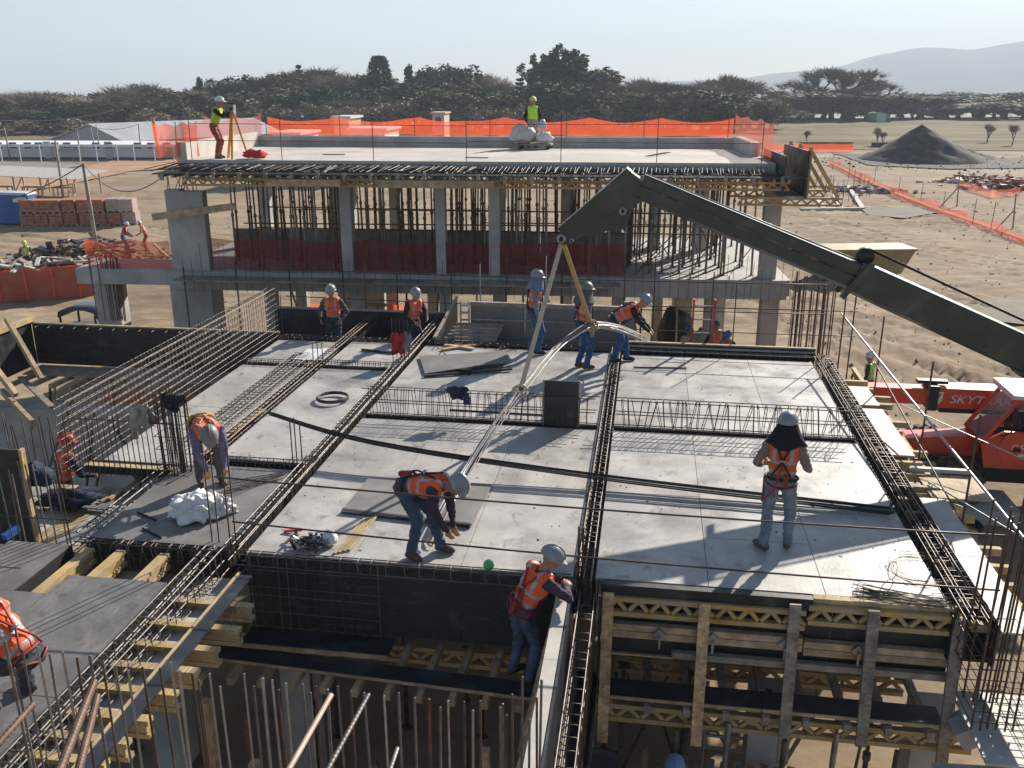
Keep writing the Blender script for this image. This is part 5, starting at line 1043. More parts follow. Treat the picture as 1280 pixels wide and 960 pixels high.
    for s in (-1, 1): part(MB().ball(hc+look*.088+hx*s*.033+hu*.018, .0125, 8, 6), 'eye', strap_d, t, True, False)
    part(MB().ball(hc+look*.092-hu*.058, (.024,.008,.006), 8, 6, HR), 'mouth', strap_r, t, True, False)
    if vest:
        vp = [p for p in prims if p.k == 'e' and p.mi == SH]; vs_ = [Prim('e', 0, c=p.c, r=tuple(x+.02 for x in p.r), rot=p.rot) for p in vp]
        for s in (-1, 1): vs_.append(Prim('c', 0, p=S_+rt*s*.105-fw_*.03, q=S_+rt*s*.1+fw_*.04, r1=.088, r2=.085))
        pl, nk = np.array(pel), np.array(neck); u_ = np.array(up); r_ = np.array(rt)
        def pt(C):
            h = (C-pl)@u_; x = np.abs((C-pl)@r_); idx = np.zeros(len(C)); idx[(h > .10)&(h < .145)] = 1; idx[(h > .235)&(h < .275)] = 1; idx[(np.abs(x-.10) < .022)&(h > .27)] = 1; return idx
        fuse('vest', vs_, [vest, bands], vox*1.15, t, 4, 0, pt, vox_fold=.013)
    if helmet:
        b = MB(); n, k = 20, 7; vs, fs = [], []; c0 = hc+hu*.045-look*.005
        for j in range(k+1):
            a = math.pi/2*j/k
            for i in range(n):
                f = 2*math.pi*i/n; vs.append(c0+hx*(.117*math.cos(f)*math.cos(a))+look*(.14*math.sin(f)*math.cos(a))+hu*(.128*math.sin(a)))
        fs = [(j*n+i, j*n+(i+1)%n, (j+1)*n+(i+1)%n, (j+1)*n+i) for j in range(k) for i in range(n)]; b.add(vs, fs)
        rim = []
        for z, g in ((.0,1.0),(-.008,1.06),(-.016,1.04),(-.012,.97)):
            for i in range(n):
                f = 2*math.pi*i/n; pk = .05*max(0, math.sin(f))**2*(g > 1); rim.append(c0+hx*(.117*g*math.cos(f))+look*((.14*g+pk)*math.sin(f))+hu*(z-.12*pk))
        b.add(rim, [(j*n+i, (j+1)*n+i, (j+1)*n+(i+1)%n, j*n+(i+1)%n) for j in range(3) for i in range(n)]); h = part(b, 'helmet', helmet, t, True, False)
        part(MB().tube([c0+look*(.142*math.cos(a))+hu*(.131*math.sin(a)) for a in np.linspace(.15, 2.99, 12)], .009, 6), 'ridge', helmet, h, True, False)
    elif hair: part(MB().ball(hc+hu*.03-look*.012, (.086,.1,.105), 14, 10, HR), 'hair', hair, t, True, False)
    if cloth:
        b = MB(); n, k = 18, 6; vs = []; 
        for j in range(k+1):
            f_ = j/k; cc = (hc+hu*.04).lerp(neck-up*.05-fw_*.015, f_); rx = .10+.15*f_**1.3; ry = .112+.075*f_**1.3
            for i in range(n):
                a = math.radians(-58)+2*math.pi*(1-.0)*i/(n-1)*.82-math.radians(180-58)+math.radians(32) ; w = 1+.05*math.sin(5*a+3*f_); vs.append(cc+rt.lerp(hx,1-f_)*(rx*w*math.cos(a))+fw_.lerp(look,1-f_)*(ry*w*math.sin(a))-up*(.03*f_*math.sin(3*a)))
        b.add(vs, [(j*n+i, j*n+i+1, (j+1)*n+i+1, (j+1)*n+i) for j in range(k) for i in range(n-1)]); o = part(b, 'neck_cloth', cloth, t, True, False); m = o.modifiers.new('thick', 'SOLIDIFY'); m.thickness = .012
    if harness:
        hb = MB()
        def ring(h, rx, ry, r=.012, tl=0): hb.tube([pel+up*(h+tl*math.sin(a))+rt*(rx*math.cos(a))+fw_*(ry*math.sin(a)) for a in np.linspace(0, 2*math.pi, 25)], r, 5)
        ring(.045, .192, .143, .017)
        for s in (-1, 1):
            hb.tube([pel+up*.05+rt*s*.10+fw_*.15, pel+up*.25+rt*s*.10+fw_*.158, pel+up*.42+rt*s*.10+fw_*.14, S_+up*.10+rt*s*.10+fw_*.02, S_+rt*s*.09-fw_*.12, pel+up*.28-fw_*.15, pel+up*.12-rt*s*.10-fw_*.145, pel+up*.03-rt*s*.12-fw_*.13], .012, 5)
        part(hb, 'harness', strap, t, True, False)
        for s in (-1, 1):
            hip = pel+rt*s*.088-up*.06; part(MB().tube([hip+rt*s*.105*math.cos(a)+fw_*.11*math.sin(a)-up*.04*math.cos(a)*(-1) for a in np.linspace(0, 2*math.pi, 17)], .012, 5), 'leg_loop', strap_r if strap is strap_d else strap, t, True, False)
        part(MB().tube([pel+up*.30-fw_*.155, pel+up*.28-fw_*.16], .035, 8), 'back_ring', steel, t, True, False)
        if lanyard:
            a, g = pel+up*.26-fw_*.165, Vector((0,0,-1)); b = pel-rt*.20+up*.02; pts = [a, a+g*.18-rt*.03-fw_*.03, a+g*.33-rt*.06-fw_*.03, b+g*.30-fw_*.06, b+g*.34, b+g*.18+fw_*.02, b]; part(MB().tube(pts, .013, 6), 'lanyard', strap_r, t, True, False)
            part(MB().box(pel-fw_*.17+up*.05+rt*.06, (.06,.05,.15), T), 'shock_pack', strap_r, t, False, False)
    return t
A_ = lambda d: rad(d)
def toward(p, q): return math.atan2(q[1]-p[1], q[0]-p[0])
random.seed(2)
# standing on the right bay, back to the viewer
p = onz(968, 686); person('worker standing with his back turned in a black neck cloth on the right bay', p, A_(78), (0,0,.93), (0,.03,1.44), ((-.13,-.06,0),(.14,.08,0)), (((-.27,.22,1.02),(.6,.5,.1),(1,0,-.2)),((.22,.26,1.10),(-.5,.6,.2),(-1,0,-.2))), look=(.25,1,-.05), shirt=mauve, trousers=jeans2, helmet=helm_g, cloth=cloth_k, footdir=((-.75,.7,0),(.15,1,0)), elbow=((-.5,-.9,-.5),(.5,-.9,-.5)), vox=.012)
# stooping over the bundle at the front of the middle bay
p = onz(533, 690); person('worker in orange vest stooping to grip the hanging bar bundle at the deck front', p, A_(-12), (-.02,-.24,.84), (.02,.25,.93), ((-.08,.16,0),(.22,-.10,0)), (((-.02,.36,.36),(.3,.5,-.6),(-1,0,0)),((.14,.34,.42),(.2,.5,-.6),(-1,0,0))), look=(.1,.55,-.83), shirt=purple, trousers=jeans, helmet=helm_g, gloves=glove, knee=((-.1,1,.1),(.2,1,.1)), elbow=((-.7,-.3,.2),(.8,-.2,.3)), footdir=((0,1,0),(.3,1,0)), strap=strap_d, vox=.012, scale=1.02)
# leaning on the channel wall, standing in the pit
q = Vector((-1.22, 9.02, -1.1)); person('worker in red harness leaning on the pale-capped form wall with head on arms', q, A_(38), (0,0,.95), (.10,.20,1.42), ((-.13,-.03,0),(.12,.05,0)), (((.10,.46,1.22),(.8,.4,.1),(0,0,-1)),((.26,.42,1.24),(-.4,.6,.1),(0,0,-1))), look=(.5,.7,-.45), shirt=purple, trousers=jeans, helmet=helm_g, strap=strap_r, elbow=((-.9,.3,-.6),(.9,.1,-.2)), vox=.012, boots=bootd)
# crouching near the left edge
q = onz(22, 858); q.z = 0; person('crouching worker in beige shirt reaching down with tan gloves on the near deck', (-5.63,6.5,0), A_(176), (.0,-.20,.50), (.0,.17,.94), ((-.16,.12,0),(.18,.0,0)), (((-.24,.12,.24),(0,.1,-.9),(0,0,-1)),((.26,.40,.28),(.1,.3,-.9),(0,-.5,-1))), look=(0,.9,-.42), shirt=beige, trousers=dark_tr, helmet=helm_g, gloves=glove, knee=((-.35,1,.25),(.4,1,.2)), elbow=((-.8,-.2,0),(.9,-.35,.25)), strap=strap_r, vox=.012, lanyard=False)
# bent double by the paper bag
p = onz(264, 604); person('worker bent double over bars by the white bag at the left front', p, A_(-52), (0,-.24,.86), (.02,.26,.90), ((-.14,.05,0),(.14,-.02,0)), (((-.12,.40,.34),(0,.3,-.9),(0,-1,0)),((.10,.42,.30),(0,.3,-.9),(0,-1,0))), look=(.05,.35,-.93), shirt=lilac, trousers=mat('grey_trousers',(.10,.095,.09),.85,var=.15), helmet=helm_d, gloves=glove, strap=strap_y, lanyard=False, elbow=((-.6,-.4,.1),(.6,-.4,.1)), vox=.013)
# two behind the left bays
person('worker in olive jacket facing the viewer behind the narrow left bays', (-7.05,19.75,-.62), A_(-88), (0,0,.93), (0,.02,1.43), ((-.12,0,0),(.12,0,0)), (((-.24,.18,.98),(.2,.6,-.4),(1,0,0)),((.25,.16,.96),(-.2,.6,-.4),(-1,0,0))), look=(.1,1,-.25), shirt=olive_s, trousers=dark_tr, helmet=helm_g, harness=False, gloves=skin, cloth=None, vox=.016)
person('worker turned sideways behind the rag-hung cage of the left trough', (-5.15,19.6,-.55), A_(-40), (0,0,.93), (.0,.10,1.42), ((-.12,0,0),(.12,0,0)), (((-.15,.34,1.05),(.2,.6,-.4),(1,0,0)),((.20,.34,1.0),(-.2,.6,-.4),(-1,0,0))), look=(.3,.9,-.5), shirt=black_s, trousers=dark_tr, helmet=helm_g, cloth=None, harness=False, vox=.016)
# three at the back of the middle bay
p = onz(667, 441); person('worker standing upright in blue neck cloth and orange vest by the pale sling', p, A_(15), (0,0,.93), (0,.02,1.45), ((-.13,-.05,0),(.14,.06,0)), (((-.24,.25,1.08),(.2,.8,.1),(1,0,0)),((.26,.05,.86),(0,.3,-.9),(-1,0,0))), look=(.2,1,-.15), shirt=greysh, trousers=blue_tr, helmet=helm_g, cloth=cloth_b, gloves=glove, boots=bootd, vox=.014, lanyard=False)
p = onz(727, 460); person('worker in lilac sleeves standing beneath the tan sling facing the load', p, A_(30), (0,0,.93), (0,.02,1.42), ((-.10,-.03,0),(.11,.05,0)), (((-.22,.1,.90),(0,.3,-.9),(1,0,0)),((.27,.06,.82),(.1,.2,-.9),(-1,0,0))), look=(.1,1,-.1), shirt=lilac, trousers=blue_tr, helmet=helm_d, cloth=mat('grey_cloth',(.10,.10,.095),.9), boots=boot, vox=.014, lanyard=False)
p = onz(775, 452); person('worker bending forward to guide the bundle end at the back edge', p, A_(-2), (0,-.16,.88), (0,.28,1.18), ((-.10,.12,0),(.12,-.14,0)), (((-.10,.56,.72),(.1,.7,-.4),(0,0,-1)),((.10,.58,.68),(.1,.7,-.4),(0,0,-1))), look=(0,.85,-.5), shirt=black_s, trousers=blue_tr, helmet=helm_g, gloves=skin, knee=((-.1,1,.1),(.1,1,.1)), boots=bootd, vox=.014, lanyard=False)
# roof
p = fw(1.55,.45,RZ); person('surveyor in lime vest bending to the instrument on the roof slab', p, A_(5), (0,-.05,.93), (0,.12,1.42), ((-.12,-.02,0),(.12,0,0)), (((-.10,.46,1.30),(.1,.9,.1),(1,0,0)),((.12,.48,1.32),(.1,.9,.1),(-1,0,0))), look=(0,1,-.05), shirt=black_s, trousers=red_tr, vest=lime_v, bands=yellow_v, helmet=helm_w, harness=False, vox=.018, boots=boot)
p = fw(10.55,6.0,RZ); person('man in lime vest and yellow cap seen from behind on the roof', p+Vector((0,0,-.02)), A_(88), (0,0,.90), (0,.02,1.36), ((-.12,0,0),(.12,0,0)), (((-.22,.2,.85),(.2,.6,-.2),(1,0,0)),((.22,.2,.85),(-.2,.6,-.2),(-1,0,0))), shirt=black_s, trousers=mat('sand_trousers',(.35,.30,.24),.85), vest=lime_v, bands=lime_v, helmet=helm_y, harness=False, vox=.02)
# ground crew
p = onz(1072, 486, GZ); person('man in yellow-green vest and white helmet standing on the dirt by the red boom', (6.5,26.4,GZ), A_(150), (0,0,.93), (0,.02,1.44), ((-.12,0,0),(.12,0,0)), (((-.25,.1,.86),(0,.3,-.9),(1,0,0)),((.25,.1,.86),(0,.3,-.9),(-1,0,0))), shirt=mat('dark_green_shirt',(.03,.05,.035),.85), trousers=dark_tr, vest=lime_v, helmet=helm_w, harness=False, vox=.018)
for k,(px_,py_,fc,st,hh,lb) in enumerate(((157,316,20,orange_v,helm_w,'worker in orange vest stooping over timber by the frame corner'),(184,314,200,orange_v,helm_w,'worker in orange and white helmet among posts by the frame corner'))):
    p = onz(px_,py_,GZ); person(lb, p, A_(fc), (0,-.05,.92), (0,.14,1.40), ((-.12,0,0),(.12,0,0)), (((-.2,.4,.95),(0,.5,-.3),(1,0,0)),((.2,.4,.95),(0,.5,-.3),(-1,0,0))), look=(0,1,-.3), shirt=dark_tr if k == 0 else beige, trousers=blue_tr if k == 0 else red_tr, vest=st, helmet=hh, harness=False, vox=.024)
p = onz(33, 352, GZ); person('man in lime vest and yellow helmet standing behind the rubble skip', p+Vector((-.8,1.4,0)), A_(-60), (0,0,.93), (0,.05,1.42), ((-.12,0,0),(.12,0,0)), (((-.2,.35,1.0),(0,.5,-.3),(1,0,0)),((.2,.35,1.0),(0,.5,-.3),(-1,0,0))), look=(0,1,-.3), shirt=dark_tr, trousers=dark_tr, vest=lime_v, helmet=helm_y, harness=False, vox=.024)
for k,(px_,py_,Y,hm_,lb) in enumerate(((860,408,27.6,helm_b,'worker in blue helmet and grey shirt below the frame beside the ladder'),(897,404,27.0,helm_b,'worker in blue helmet and orange vest just right of the ladder'),(912,414,26.2,helm_b,'worker in blue helmet stooping low right of the ladder'))):
    q = ony(px_,py_,Y); hz_ = q.z; person(lb, (q.x,Y,hz_-1.72), A_((-60,100,-120)[k]), (0,0,.93), (0,.05,1.42), ((-.12,0,0),(.12,0,0)), (((-.2,.35,1.0),(0,.5,-.3),(1,0,0)),((.2,.35,1.0),(0,.5,-.3),(-1,0,0))), look=(0,1,-.3), shirt=beige if k == 0 else dblue, trousers=dark_tr, vest=None if k == 0 else orange_v, helmet=hm_, harness=False, vox=.02)
q = ony(73, 545, 12.6); person('worker in red helmet and orange vest down beside the tall mesh wall', (q.x,12.6,q.z-1.75), A_(60), (0,0,.93), (0,.05,1.42), ((-.12,0,0),(.12,0,0)), (((-.2,.35,1.0),(0,.5,-.3),(1,0,0)),((.2,.35,1.0),(0,.5,-.3),(-1,0,0))), look=(.3,1,-.2), shirt=dblue, trousers=dark_tr, helmet=helm_r, vox=.016, harness=False)
q = ony(845, 950, 8.6); person('worker with pale blue helmet just showing below the front walkway', (q.x,8.6,q.z-1.80), A_(90), (0,0,.93), (0,.05,1.42), ((-.12,0,0),(.12,0,0)), (((-.2,.35,1.0),(0,.5,-.3),(1,0,0)),((.2,.35,1.0),(0,.5,-.3),(-1,0,0))), shirt=dblue, trousers=dark_tr, helmet=mat('pale_blue_helmet',(.16,.28,.45),.4), vox=.018, harness=False)
# ------------------------------------------------------------------ crane boom with hanging bar bundle
YB = 14.9
def boomp(x, y): return ony(x, y, YB)
bt, bm_, be = boomp(800,232), boomp(1066,344), boomp(1290,446)      # along the boom's middle line
ax = (be-bt).normalized(); nrm = Vector((-ax.z,0,ax.x)); nrm = nrm if nrm.z > 0 else -nrm; base = be+ax*7.5
CR = thing('mobile_crane','dark green crane with its telescopic boom reaching over the deck','crane',(base.x+.6,YB,GZ))
def boom_sec(p, q, h0, h1, w):
    b = MB(); y = Vector((0,1,0)); vs = []
    for c, h in ((p,h0),(q,h1)):
        for dy, dn in ((-w/2,-h*.5+.05),(-w/2,h*.5-.03),(-w/2+.03,h*.5),(w/2-.03,h*.5),(w/2,h*.5-.03),(w/2,-h*.5+.05),(w*.3,-h*.5),(-w*.3,-h*.5)): vs.append(c+y*dy+nrm*dn)
    n = 8; b.add(vs, [tuple(range(n)), tuple(range(2*n-1,n-1,-1))]+[(i,n+i,n+(i+1)%n,(i+1)%n) for i in range(n)]); return b
part(boom_sec(bt, bm_+ax*.3, .40, .44, .34),'inner_boom',crane_m,CR); part(boom_sec(bm_, be, .52, .56, .44),'middle_boom',crane_m,CR); part(boom_sec(be-ax*.1, base, .66, .74, .54),'outer_boom',crane_m,CR)
b = MB(); 
for s in (-.24,.24): b.beam(bm_+Vector((0,s,0))-nrm*.36+ax*-.05, bm_+Vector((0,s,0))+nrm*.30+ax*.12,.05,.09)
part(b,'boom_collar',crane_m,CR)
part(MB().cyl(bm_+nrm*.34+ax*.02,.13,.16,'Y',18),'cable_sheave',dkmetal,CR,True)
part(MB().tube([bm_+nrm*.46, be+nrm*.44+ax*.2, base+nrm*.55],.022,6),'hoist_cable',dkmetal,CR,True)
part(MB().tube([bt+nrm*.20, bm_+nrm*.235],.016,6),'edge_pipe',steel,CR,True)
for s_ in (-.235,.235): part(MB().tube([bt+nrm*.02+Vector((0,s_*.78,0)), bm_+nrm*.02+Vector((0,s_*.8,0))],.014,6),'side_hose',rubber,CR,True)
for k in range(9): q = bt.lerp(bm_,(k+.6)/10)-nrm*.12; part(MB().cyl(q,.02,.40,'Y',8),'wear_pad_bolt',crane_m,CR)
for k in range(4): q = bm_.lerp(be,(k+.7)/5)-nrm*.15; part(MB().cyl(q,.025,.50,'Y',8),'wear_pad_bolt',crane_m,CR)
# jib head: bent plate arm hanging from the boom nose
tip, top = boomp(703,297), boomp(786,213); o_ = [boomp(*q) for q in ((786,212),(800,222),(806,244),(790,262),(782,286),(768,283),(752,290),(728,294),(714,304),(703,303),(697,295),(701,287))]
b = MB(); b.prism([(q.x,q.z) for q in o_], YB-.15, YB+.15); part(b,'jib_head',crane_m,CR)
b = MB(); b.prism([(q.x,q.z) for q in (boomp(784,209),boomp(790,214),boomp(702,289),boomp(698,284))], YB-.19, YB+.19); part(b,'jib_top_flange',crane_m,CR)
b = MB(); b.prism([(q.x,q.z) for q in (boomp(750,272),boomp(776,262),boomp(778,282),boomp(752,288))], YB-.18, YB+.18); part(b,'jib_cheek_plate',crane_m,CR)
for x_, y_, r in ((703,296,.075),(779,262,.06),(716,298,.035)): q = boomp(x_,y_); part(MB().cyl(q,r,.46,'Y',14),'jib_pin',steel,CR,True); part(MB().cyl(q,r*.5,.5,'Y',10),'pin_nut',dkmetal,CR,True)
# carrier outside the frame on the right
cx = base.x; b = MB().bb((cx-1.2,YB-1.2,GZ+1.2),(cx+5.5,YB+1.2,GZ+1.75)); part(b,'chassis',crane_m,CR); part(MB().bb((cx-.6,YB-.7,GZ+1.75),(cx+2.2,YB+.7,base.z-.3 if base.z-.3 > GZ+2 else GZ+2.6)),'turret',crane_m,CR); part(MB().bb((cx+3.2,YB-1.1,GZ+1.75),(cx+5.2,YB+1.1,GZ+3.2)),'cab',crane_m,CR)
for wx in (-.4,1.0,4.2):
    for s in (-1.05,1.05):
        w_ = part(MB().cyl((cx+wx,YB+s,GZ+.6),.6,.4,'Y',24),'wheel',rubber,CR); part(MB().cyl((cx+wx,YB+s,GZ+.6),.3,.44,'Y',16),'rim',steel,w_)
# slings and the bundle
sf, sbk = ony(650,489,13.55), ony(739,407,16.25); pin = tip-Vector((0,0,.04))
def sling(p, q, m, label):
    b = MB(); p, q = Vector(p), Vector(q); b.beam(p,q,.075,.012,(0,1,.2)); t = thing('lifting_sling',label,'sling',q); part(b,'webbing',m,t); part(MB().tube([q+Vector((.11*math.cos(a)*1,.03*math.sin(2*a),.09*math.sin(a))) for a in np.linspace(0,6.283,13)],.028,6),'choke_loop',m,t,True); part(MB().tube([p+Vector((.06*math.cos(a),0,.07*math.sin(a)-.02)) for a in np.linspace(0,6.283,11)],.022,6),'hook_loop',m,t,True)
sling(pin,sf,sling_m,'pale webbing sling from the jib head to the near end of the bundle'); sling(pin,sbk,sling2,'tan webbing sling from the jib head to the far end of the bundle')
BN = thing('rebar_bundle','bright bundle of long bars arching from the slings down to the stooping worker','rebar',onz(530,690)); random.seed(77)
ctrl = [ony(533,682,9.95), ony(552,640,10.5), ony(585,585,11.6), ony(618,532,12.6), sf, ony(690,440,14.9), ony(712,422,15.6), sbk, ony(770,410,16.9), ony(798,421,17.6), ony(806,427,17.8)]
def cr(P, t):
    n = len(P)-1; i = min(int(t*n), n-1); f = t*n-i; p0,p1,p2,p3 = P[max(i-1,0)],P[i],P[i+1],P[min(i+2,n)]
    return .5*((2*p1)+(p2-p0)*f+(2*p0-5*p1+4*p2-p3)*f*f+(3*p1-p0-3*p2+p3)*f**3)
for k in range(16):
    a = random.random()*6.28; r = random.uniform(.01,.055); sp = [random.uniform(.6,1.7) for _ in range(4)]
    def off(t): return Vector((math.cos(a+1.5*t)*r, 0, math.sin(a+1.5*t)*r))*(1+1.4*abs(t-.62)*(1 if t > .62 else .6))
    t0, t1 = random.uniform(0,.06), random.uniform(.93,1); bent([cr(ctrl, t0+(t1-t0)*i/26)+off(i/26) for i in range(27)], .0085, rebb if k%4 else rebs, 'bar', BN)
# ------------------------------------------------------------------ telehandler
TH = Vector((8.35, 20.6, GZ)); T_ = thing('telehandler','red telehandler with long lettered boom parked beside the deck','telehandler',TH)
def TP(mb, name, m, parent=None, smooth=False): return part(mb, name, m, parent or T_, smooth)
zb = ony(1200,495,20.9).z; xl = ony(1072,500,20.9).x; xm = ony(1160,500,20.9).x
TP(MB().bb((xm,20.65,zb-.22),(xm+6.5,21.15,zb+.24)),'outer_boom',red_m); TP(MB().bb((xl-.2,20.72,zb-.18),(xm+.3,21.08,zb+.18)),'inner_boom',red_m); TP(MB().bb((xm-.07,20.6,zb-.28),(xm+.12,21.2,zb+.29)),'boom_collar',dkmetal); TP(MB().bb((xm-.3,20.8,zb+.29),(xm+.35,21.0,zb+.36)),'hose_guide',dkmetal)
TP(MB().bb((xm+.2,20.66,zb-.33),(xm+5,21.14,zb-.225)),'boom_rail',dkmetal)
def text(s, size, p, m, parent, name='lettering', shear=0., sx=1.):
    c = bpy.data.curves.new(name,'FONT'); c.body = s; c.size = size; c.extrude = .006; c.shear = shear; o = bpy.data.objects.new(name,c); COL.objects.link(o)
    dg = bpy.context.evaluated_depsgraph_get(); me = bpy.data.meshes.new_from_object(o.evaluated_get(dg)); bpy.data.objects.remove(o)
    for v in me.vertices: v.co = Vector((v.co.x*sx, v.co.z, v.co.y))
    me.transform(Matrix.Translation(Vector(p)-wloc(parent))); me.materials.clear(); me.materials.append(m); return link(name, me, parent)
xt = ony(1187,500,20.6).x; text('SKYTRAK',.27,(xt,20.635,zb-.09),white_txt,T_,shear=.25,sx=1.15)
sh = MB(); x0 = ony(1172,500,20.6).x; sh.prism([(x0-.12,zb+.16),(x0+.12,zb+.16),(x0+.10,zb-.04),(x0-.02,zb-.18),(x0-.10,zb-.02)],20.62,20.645); TP(sh,'emblem',white_txt); TP(MB().prism([(x0-.05,zb+.12),(x0+.07,zb+.12),(x0-.02,zb-.1)],20.612,20.62),'emblem_mark',red_m)
# carriage and fork frame in front
TP(MB().bb((xl-.75,20.5,zb-.75),(xl-.55,21.4,zb+.25)),'fork_carriage',dkmetal)
for s in (20.6,21.2): TP(MB().bb((xl-1.9,s,zb-.78),(xl-.6,s+.12,zb-.72)),'fork',dkmetal)
# chassis, bonnet, cab
cabx0, cabx1 = ony(1216,560,19.9).x, ony(1216,560,19.9).x+1.75; yc0, yc1 = 19.45, 20.55; zc0 = ony(1240,585,yc0).z; zroof = ony(1240,492,yc0).z
TP(MB().bb((xl+.9,19.9,GZ+.75),(xm+6,21.6,GZ+1.25)),'chassis',dkmetal)
TP(MB().prism([(cabx0-2.9,GZ+.8),(cabx0+.2,GZ+.8),(cabx0+.2,GZ+1.75),(cabx0-1.3,GZ+1.6),(cabx0-2.7,GZ+1.25)],20.1,20.6),'front_fender',red_m)
zs = zc0+(zroof-zc0)*.5
TP(MB().prism([(cabx0+.12,zc0),(cabx1,zc0),(cabx1,zs),(cabx0+.42,zs),(cabx0-.02,zs-.25)],yc0,yc0+.06),'cab_side',red_m); TP(MB().prism([(cabx0+.12,zc0),(cabx1,zc0),(cabx1,zs),(cabx0+.42,zs),(cabx0-.02,zs-.25)],yc1-.06,yc1),'cab_side',red_m); TP(MB().bb((cabx0+.1,yc0+.07,zc0),(cabx1,yc1-.07,zc0+.1)),'cab_floor',dkmetal)
gl = mat('cab_glass',(.35,.42,.42),.08,spec=.6,alpha=.35); zr = zroof-.12
for y in (yc0,yc1-.07):
    b = MB(); b.beam((cabx0-.02,y+.035,zs-.28),(cabx0+.62,y+.035,zr),.07,.07,(0,1,0)); b.beam((cabx1-.04,y+.035,zs),(cabx1-.04,y+.035,zr),.07,.07,(0,1,0)); TP(b,'cab_pillar',red_m)
TP(MB().add([(cabx0+.02,yc0+.08,zs-.25),(cabx0+.02,yc1-.08,zs-.25),(cabx0+.62,yc1-.08,zr),(cabx0+.62,yc0+.08,zr)],[(0,1,2,3)]),'windscreen',gl); TP(MB().add([(cabx1-.02,yc0+.08,zs),(cabx1-.02,yc1-.08,zs),(cabx1-.02,yc1-.08,zr),(cabx1-.02,yc0+.08,zr)],[(0,1,2,3)]),'rear_window',gl)
TP(MB().bb((cabx0+.45,yc0-.08,zr),(cabx1+.1,yc1+.08,zroof)),'cab_roof',red_roof); TP(MB().bb((cabx0+.4,yc0-.10,zr-.05),(cabx1+.1,yc0-.081,zr+.03)),'roof_trim',red_m)
d = TP(MB().prism([(cabx0+.50,zc0+.12),(cabx1-.1,zc0+.12),(cabx1-.1,zs-.02),(cabx0+.46,zs-.02),(cabx0+.30,zs-.4)],yc0-.03,yc0-.004),'cab_door',red_m); TP(MB().bb((cabx0+.62,yc0-.06,zs-.42),(cabx0+.78,yc0-.031,zs-.34)),'door_handle',dkmetal,d)
text('CRIBA',.21,(cabx0+.58,yc0-.036,zc0+.42),white_txt,T_,sx=1.15); TP(MB().bb((cabx0+.74,yc0-.038,zc0+.30),(cabx0+1.0,yc0-.031,zc0+.36)),'worn_marking',white_txt)
b = MB().tube([(cabx0+.35,yc0-.03,zs-.1),(cabx0+.42,yc0-.3,zs+.1),(cabx0+.45,yc0-.34,zs+.35)],.018,6); TP(b,'mirror_arm',dkmetal); TP(MB().box((cabx0+.47,yc0-.34,zs+.48),(.10,.2,.30)),'mirror',dkmetal)
def wheel(x, y, r, w, parent):
    b = MB(); n = 30; b.tube([(x,y-w/2,GZ+r),(x,y-w/2+.06,GZ+r),(x,y+w/2-.06,GZ+r),(x,y+w/2,GZ+r)],[r*.86,r*.96,r*.96,r*.86],n); o = TP(b,'wheel',rubber,parent,True); b = MB()
    for k in range(18):
        a = 2*math.pi*k/18
        for s,sh_ in ((-1,0),(1,.5)):
            a2 = a+sh_*2*math.pi/18; R_ = Matrix.Rotation(-a2,3,'Y'); b.box(Vector((x,y+s*w*.25,GZ+r))+R_@Vector((r*.965,0,0)),(.07,w*.5,.10),R_@Matrix.Rotation(.35*s,3,'X'))
    TP(b,'tread_lug',rubber,o); TP(MB().cyl((x,y-w/2-.01,GZ+r),r*.5,.08,'Y',20),'rim',mat('rim_grey%d'%(x*10),(.28,.24,.2),.6),o,True); TP(MB().cyl((x,y-w/2-.05,GZ+r),r*.16,.1,'Y',10),'hub',dkmetal,o,True)
wx = ony(1186,600,19.9).x; rw = .66
for x in (wx, wx+3.5):
    for y in (19.75,21.7): wheel(x,y,rw,.5,T_)
TP(MB().tube([(wx-.6,19.8,GZ+.9),(wx-1.2,20.3,GZ+1.3),(wx-1.4,20.6,GZ+1.9)],.09,8),'stabiliser_arm',red_m,None,True); TP(MB().bb((wx-1.7,19.9,GZ+.5),(wx-1.0,20.5,GZ+.7)),'front_axle_guard',dkmetal); TP(MB().bb((cabx0+.7,19.7,zc0+.1),(cabx0+1.25,20.3,zc0+.5)),'seat',dkmetal)
person('driver in green helmet and dark jacket sitting in the telehandler cab',(cabx0+.98,20.0,zc0+.05),A_(178),(0,0,.55),(0,.02,1.04),((-.14,.42,.05),(.14,.42,.05)),(((-.15,.42,.78),(0,.8,.1),(0,0,-1)),((.15,.42,.78),(0,.8,.1),(0,0,-1))),shirt=dblue,trousers=dark_tr,vest=None,helmet=helm_gr,harness=False,knee=((-.1,.4,1),(.1,.4,1)),vox=.018)
# pallets and planks next to the machine
p = onz(1125,545,GZ); t = thing('timber_stack','stack of pale timber frames beside the deck under the red boom','timber stack',(5.4,18.6,GZ))
for j in range(7):
    for k in range(5): block((4.95+(k*.25 if j%2 else 0),17.6+(0 if j%2 else k*.4),GZ+.3+j*.16),(5.07+k*.25 if j%2 else 6.3,19.5 if j%2 else 17.75+k*.4,GZ+.3+j*.16+.12),timy,'timber',t)
o = block((6.7,19.2,GZ+.02),(8.2,20.4,GZ+.35),white_ply,'board_stack'); tag(o,'low pile of pale boards in front of the red wheel','boards'); o = MB().tube([(6.9+.35*math.cos(a)*(1+.05*k),18.9+.35*math.sin(a)*(1+.05*k),GZ+.08+.03*k) for k in range(4) for a in np.linspace(0,6.28,14)],.03,5); solo(o,'hose_coil',dkmetal,'dark coiled hose lying on the dirt by the machine','hose',None,True)
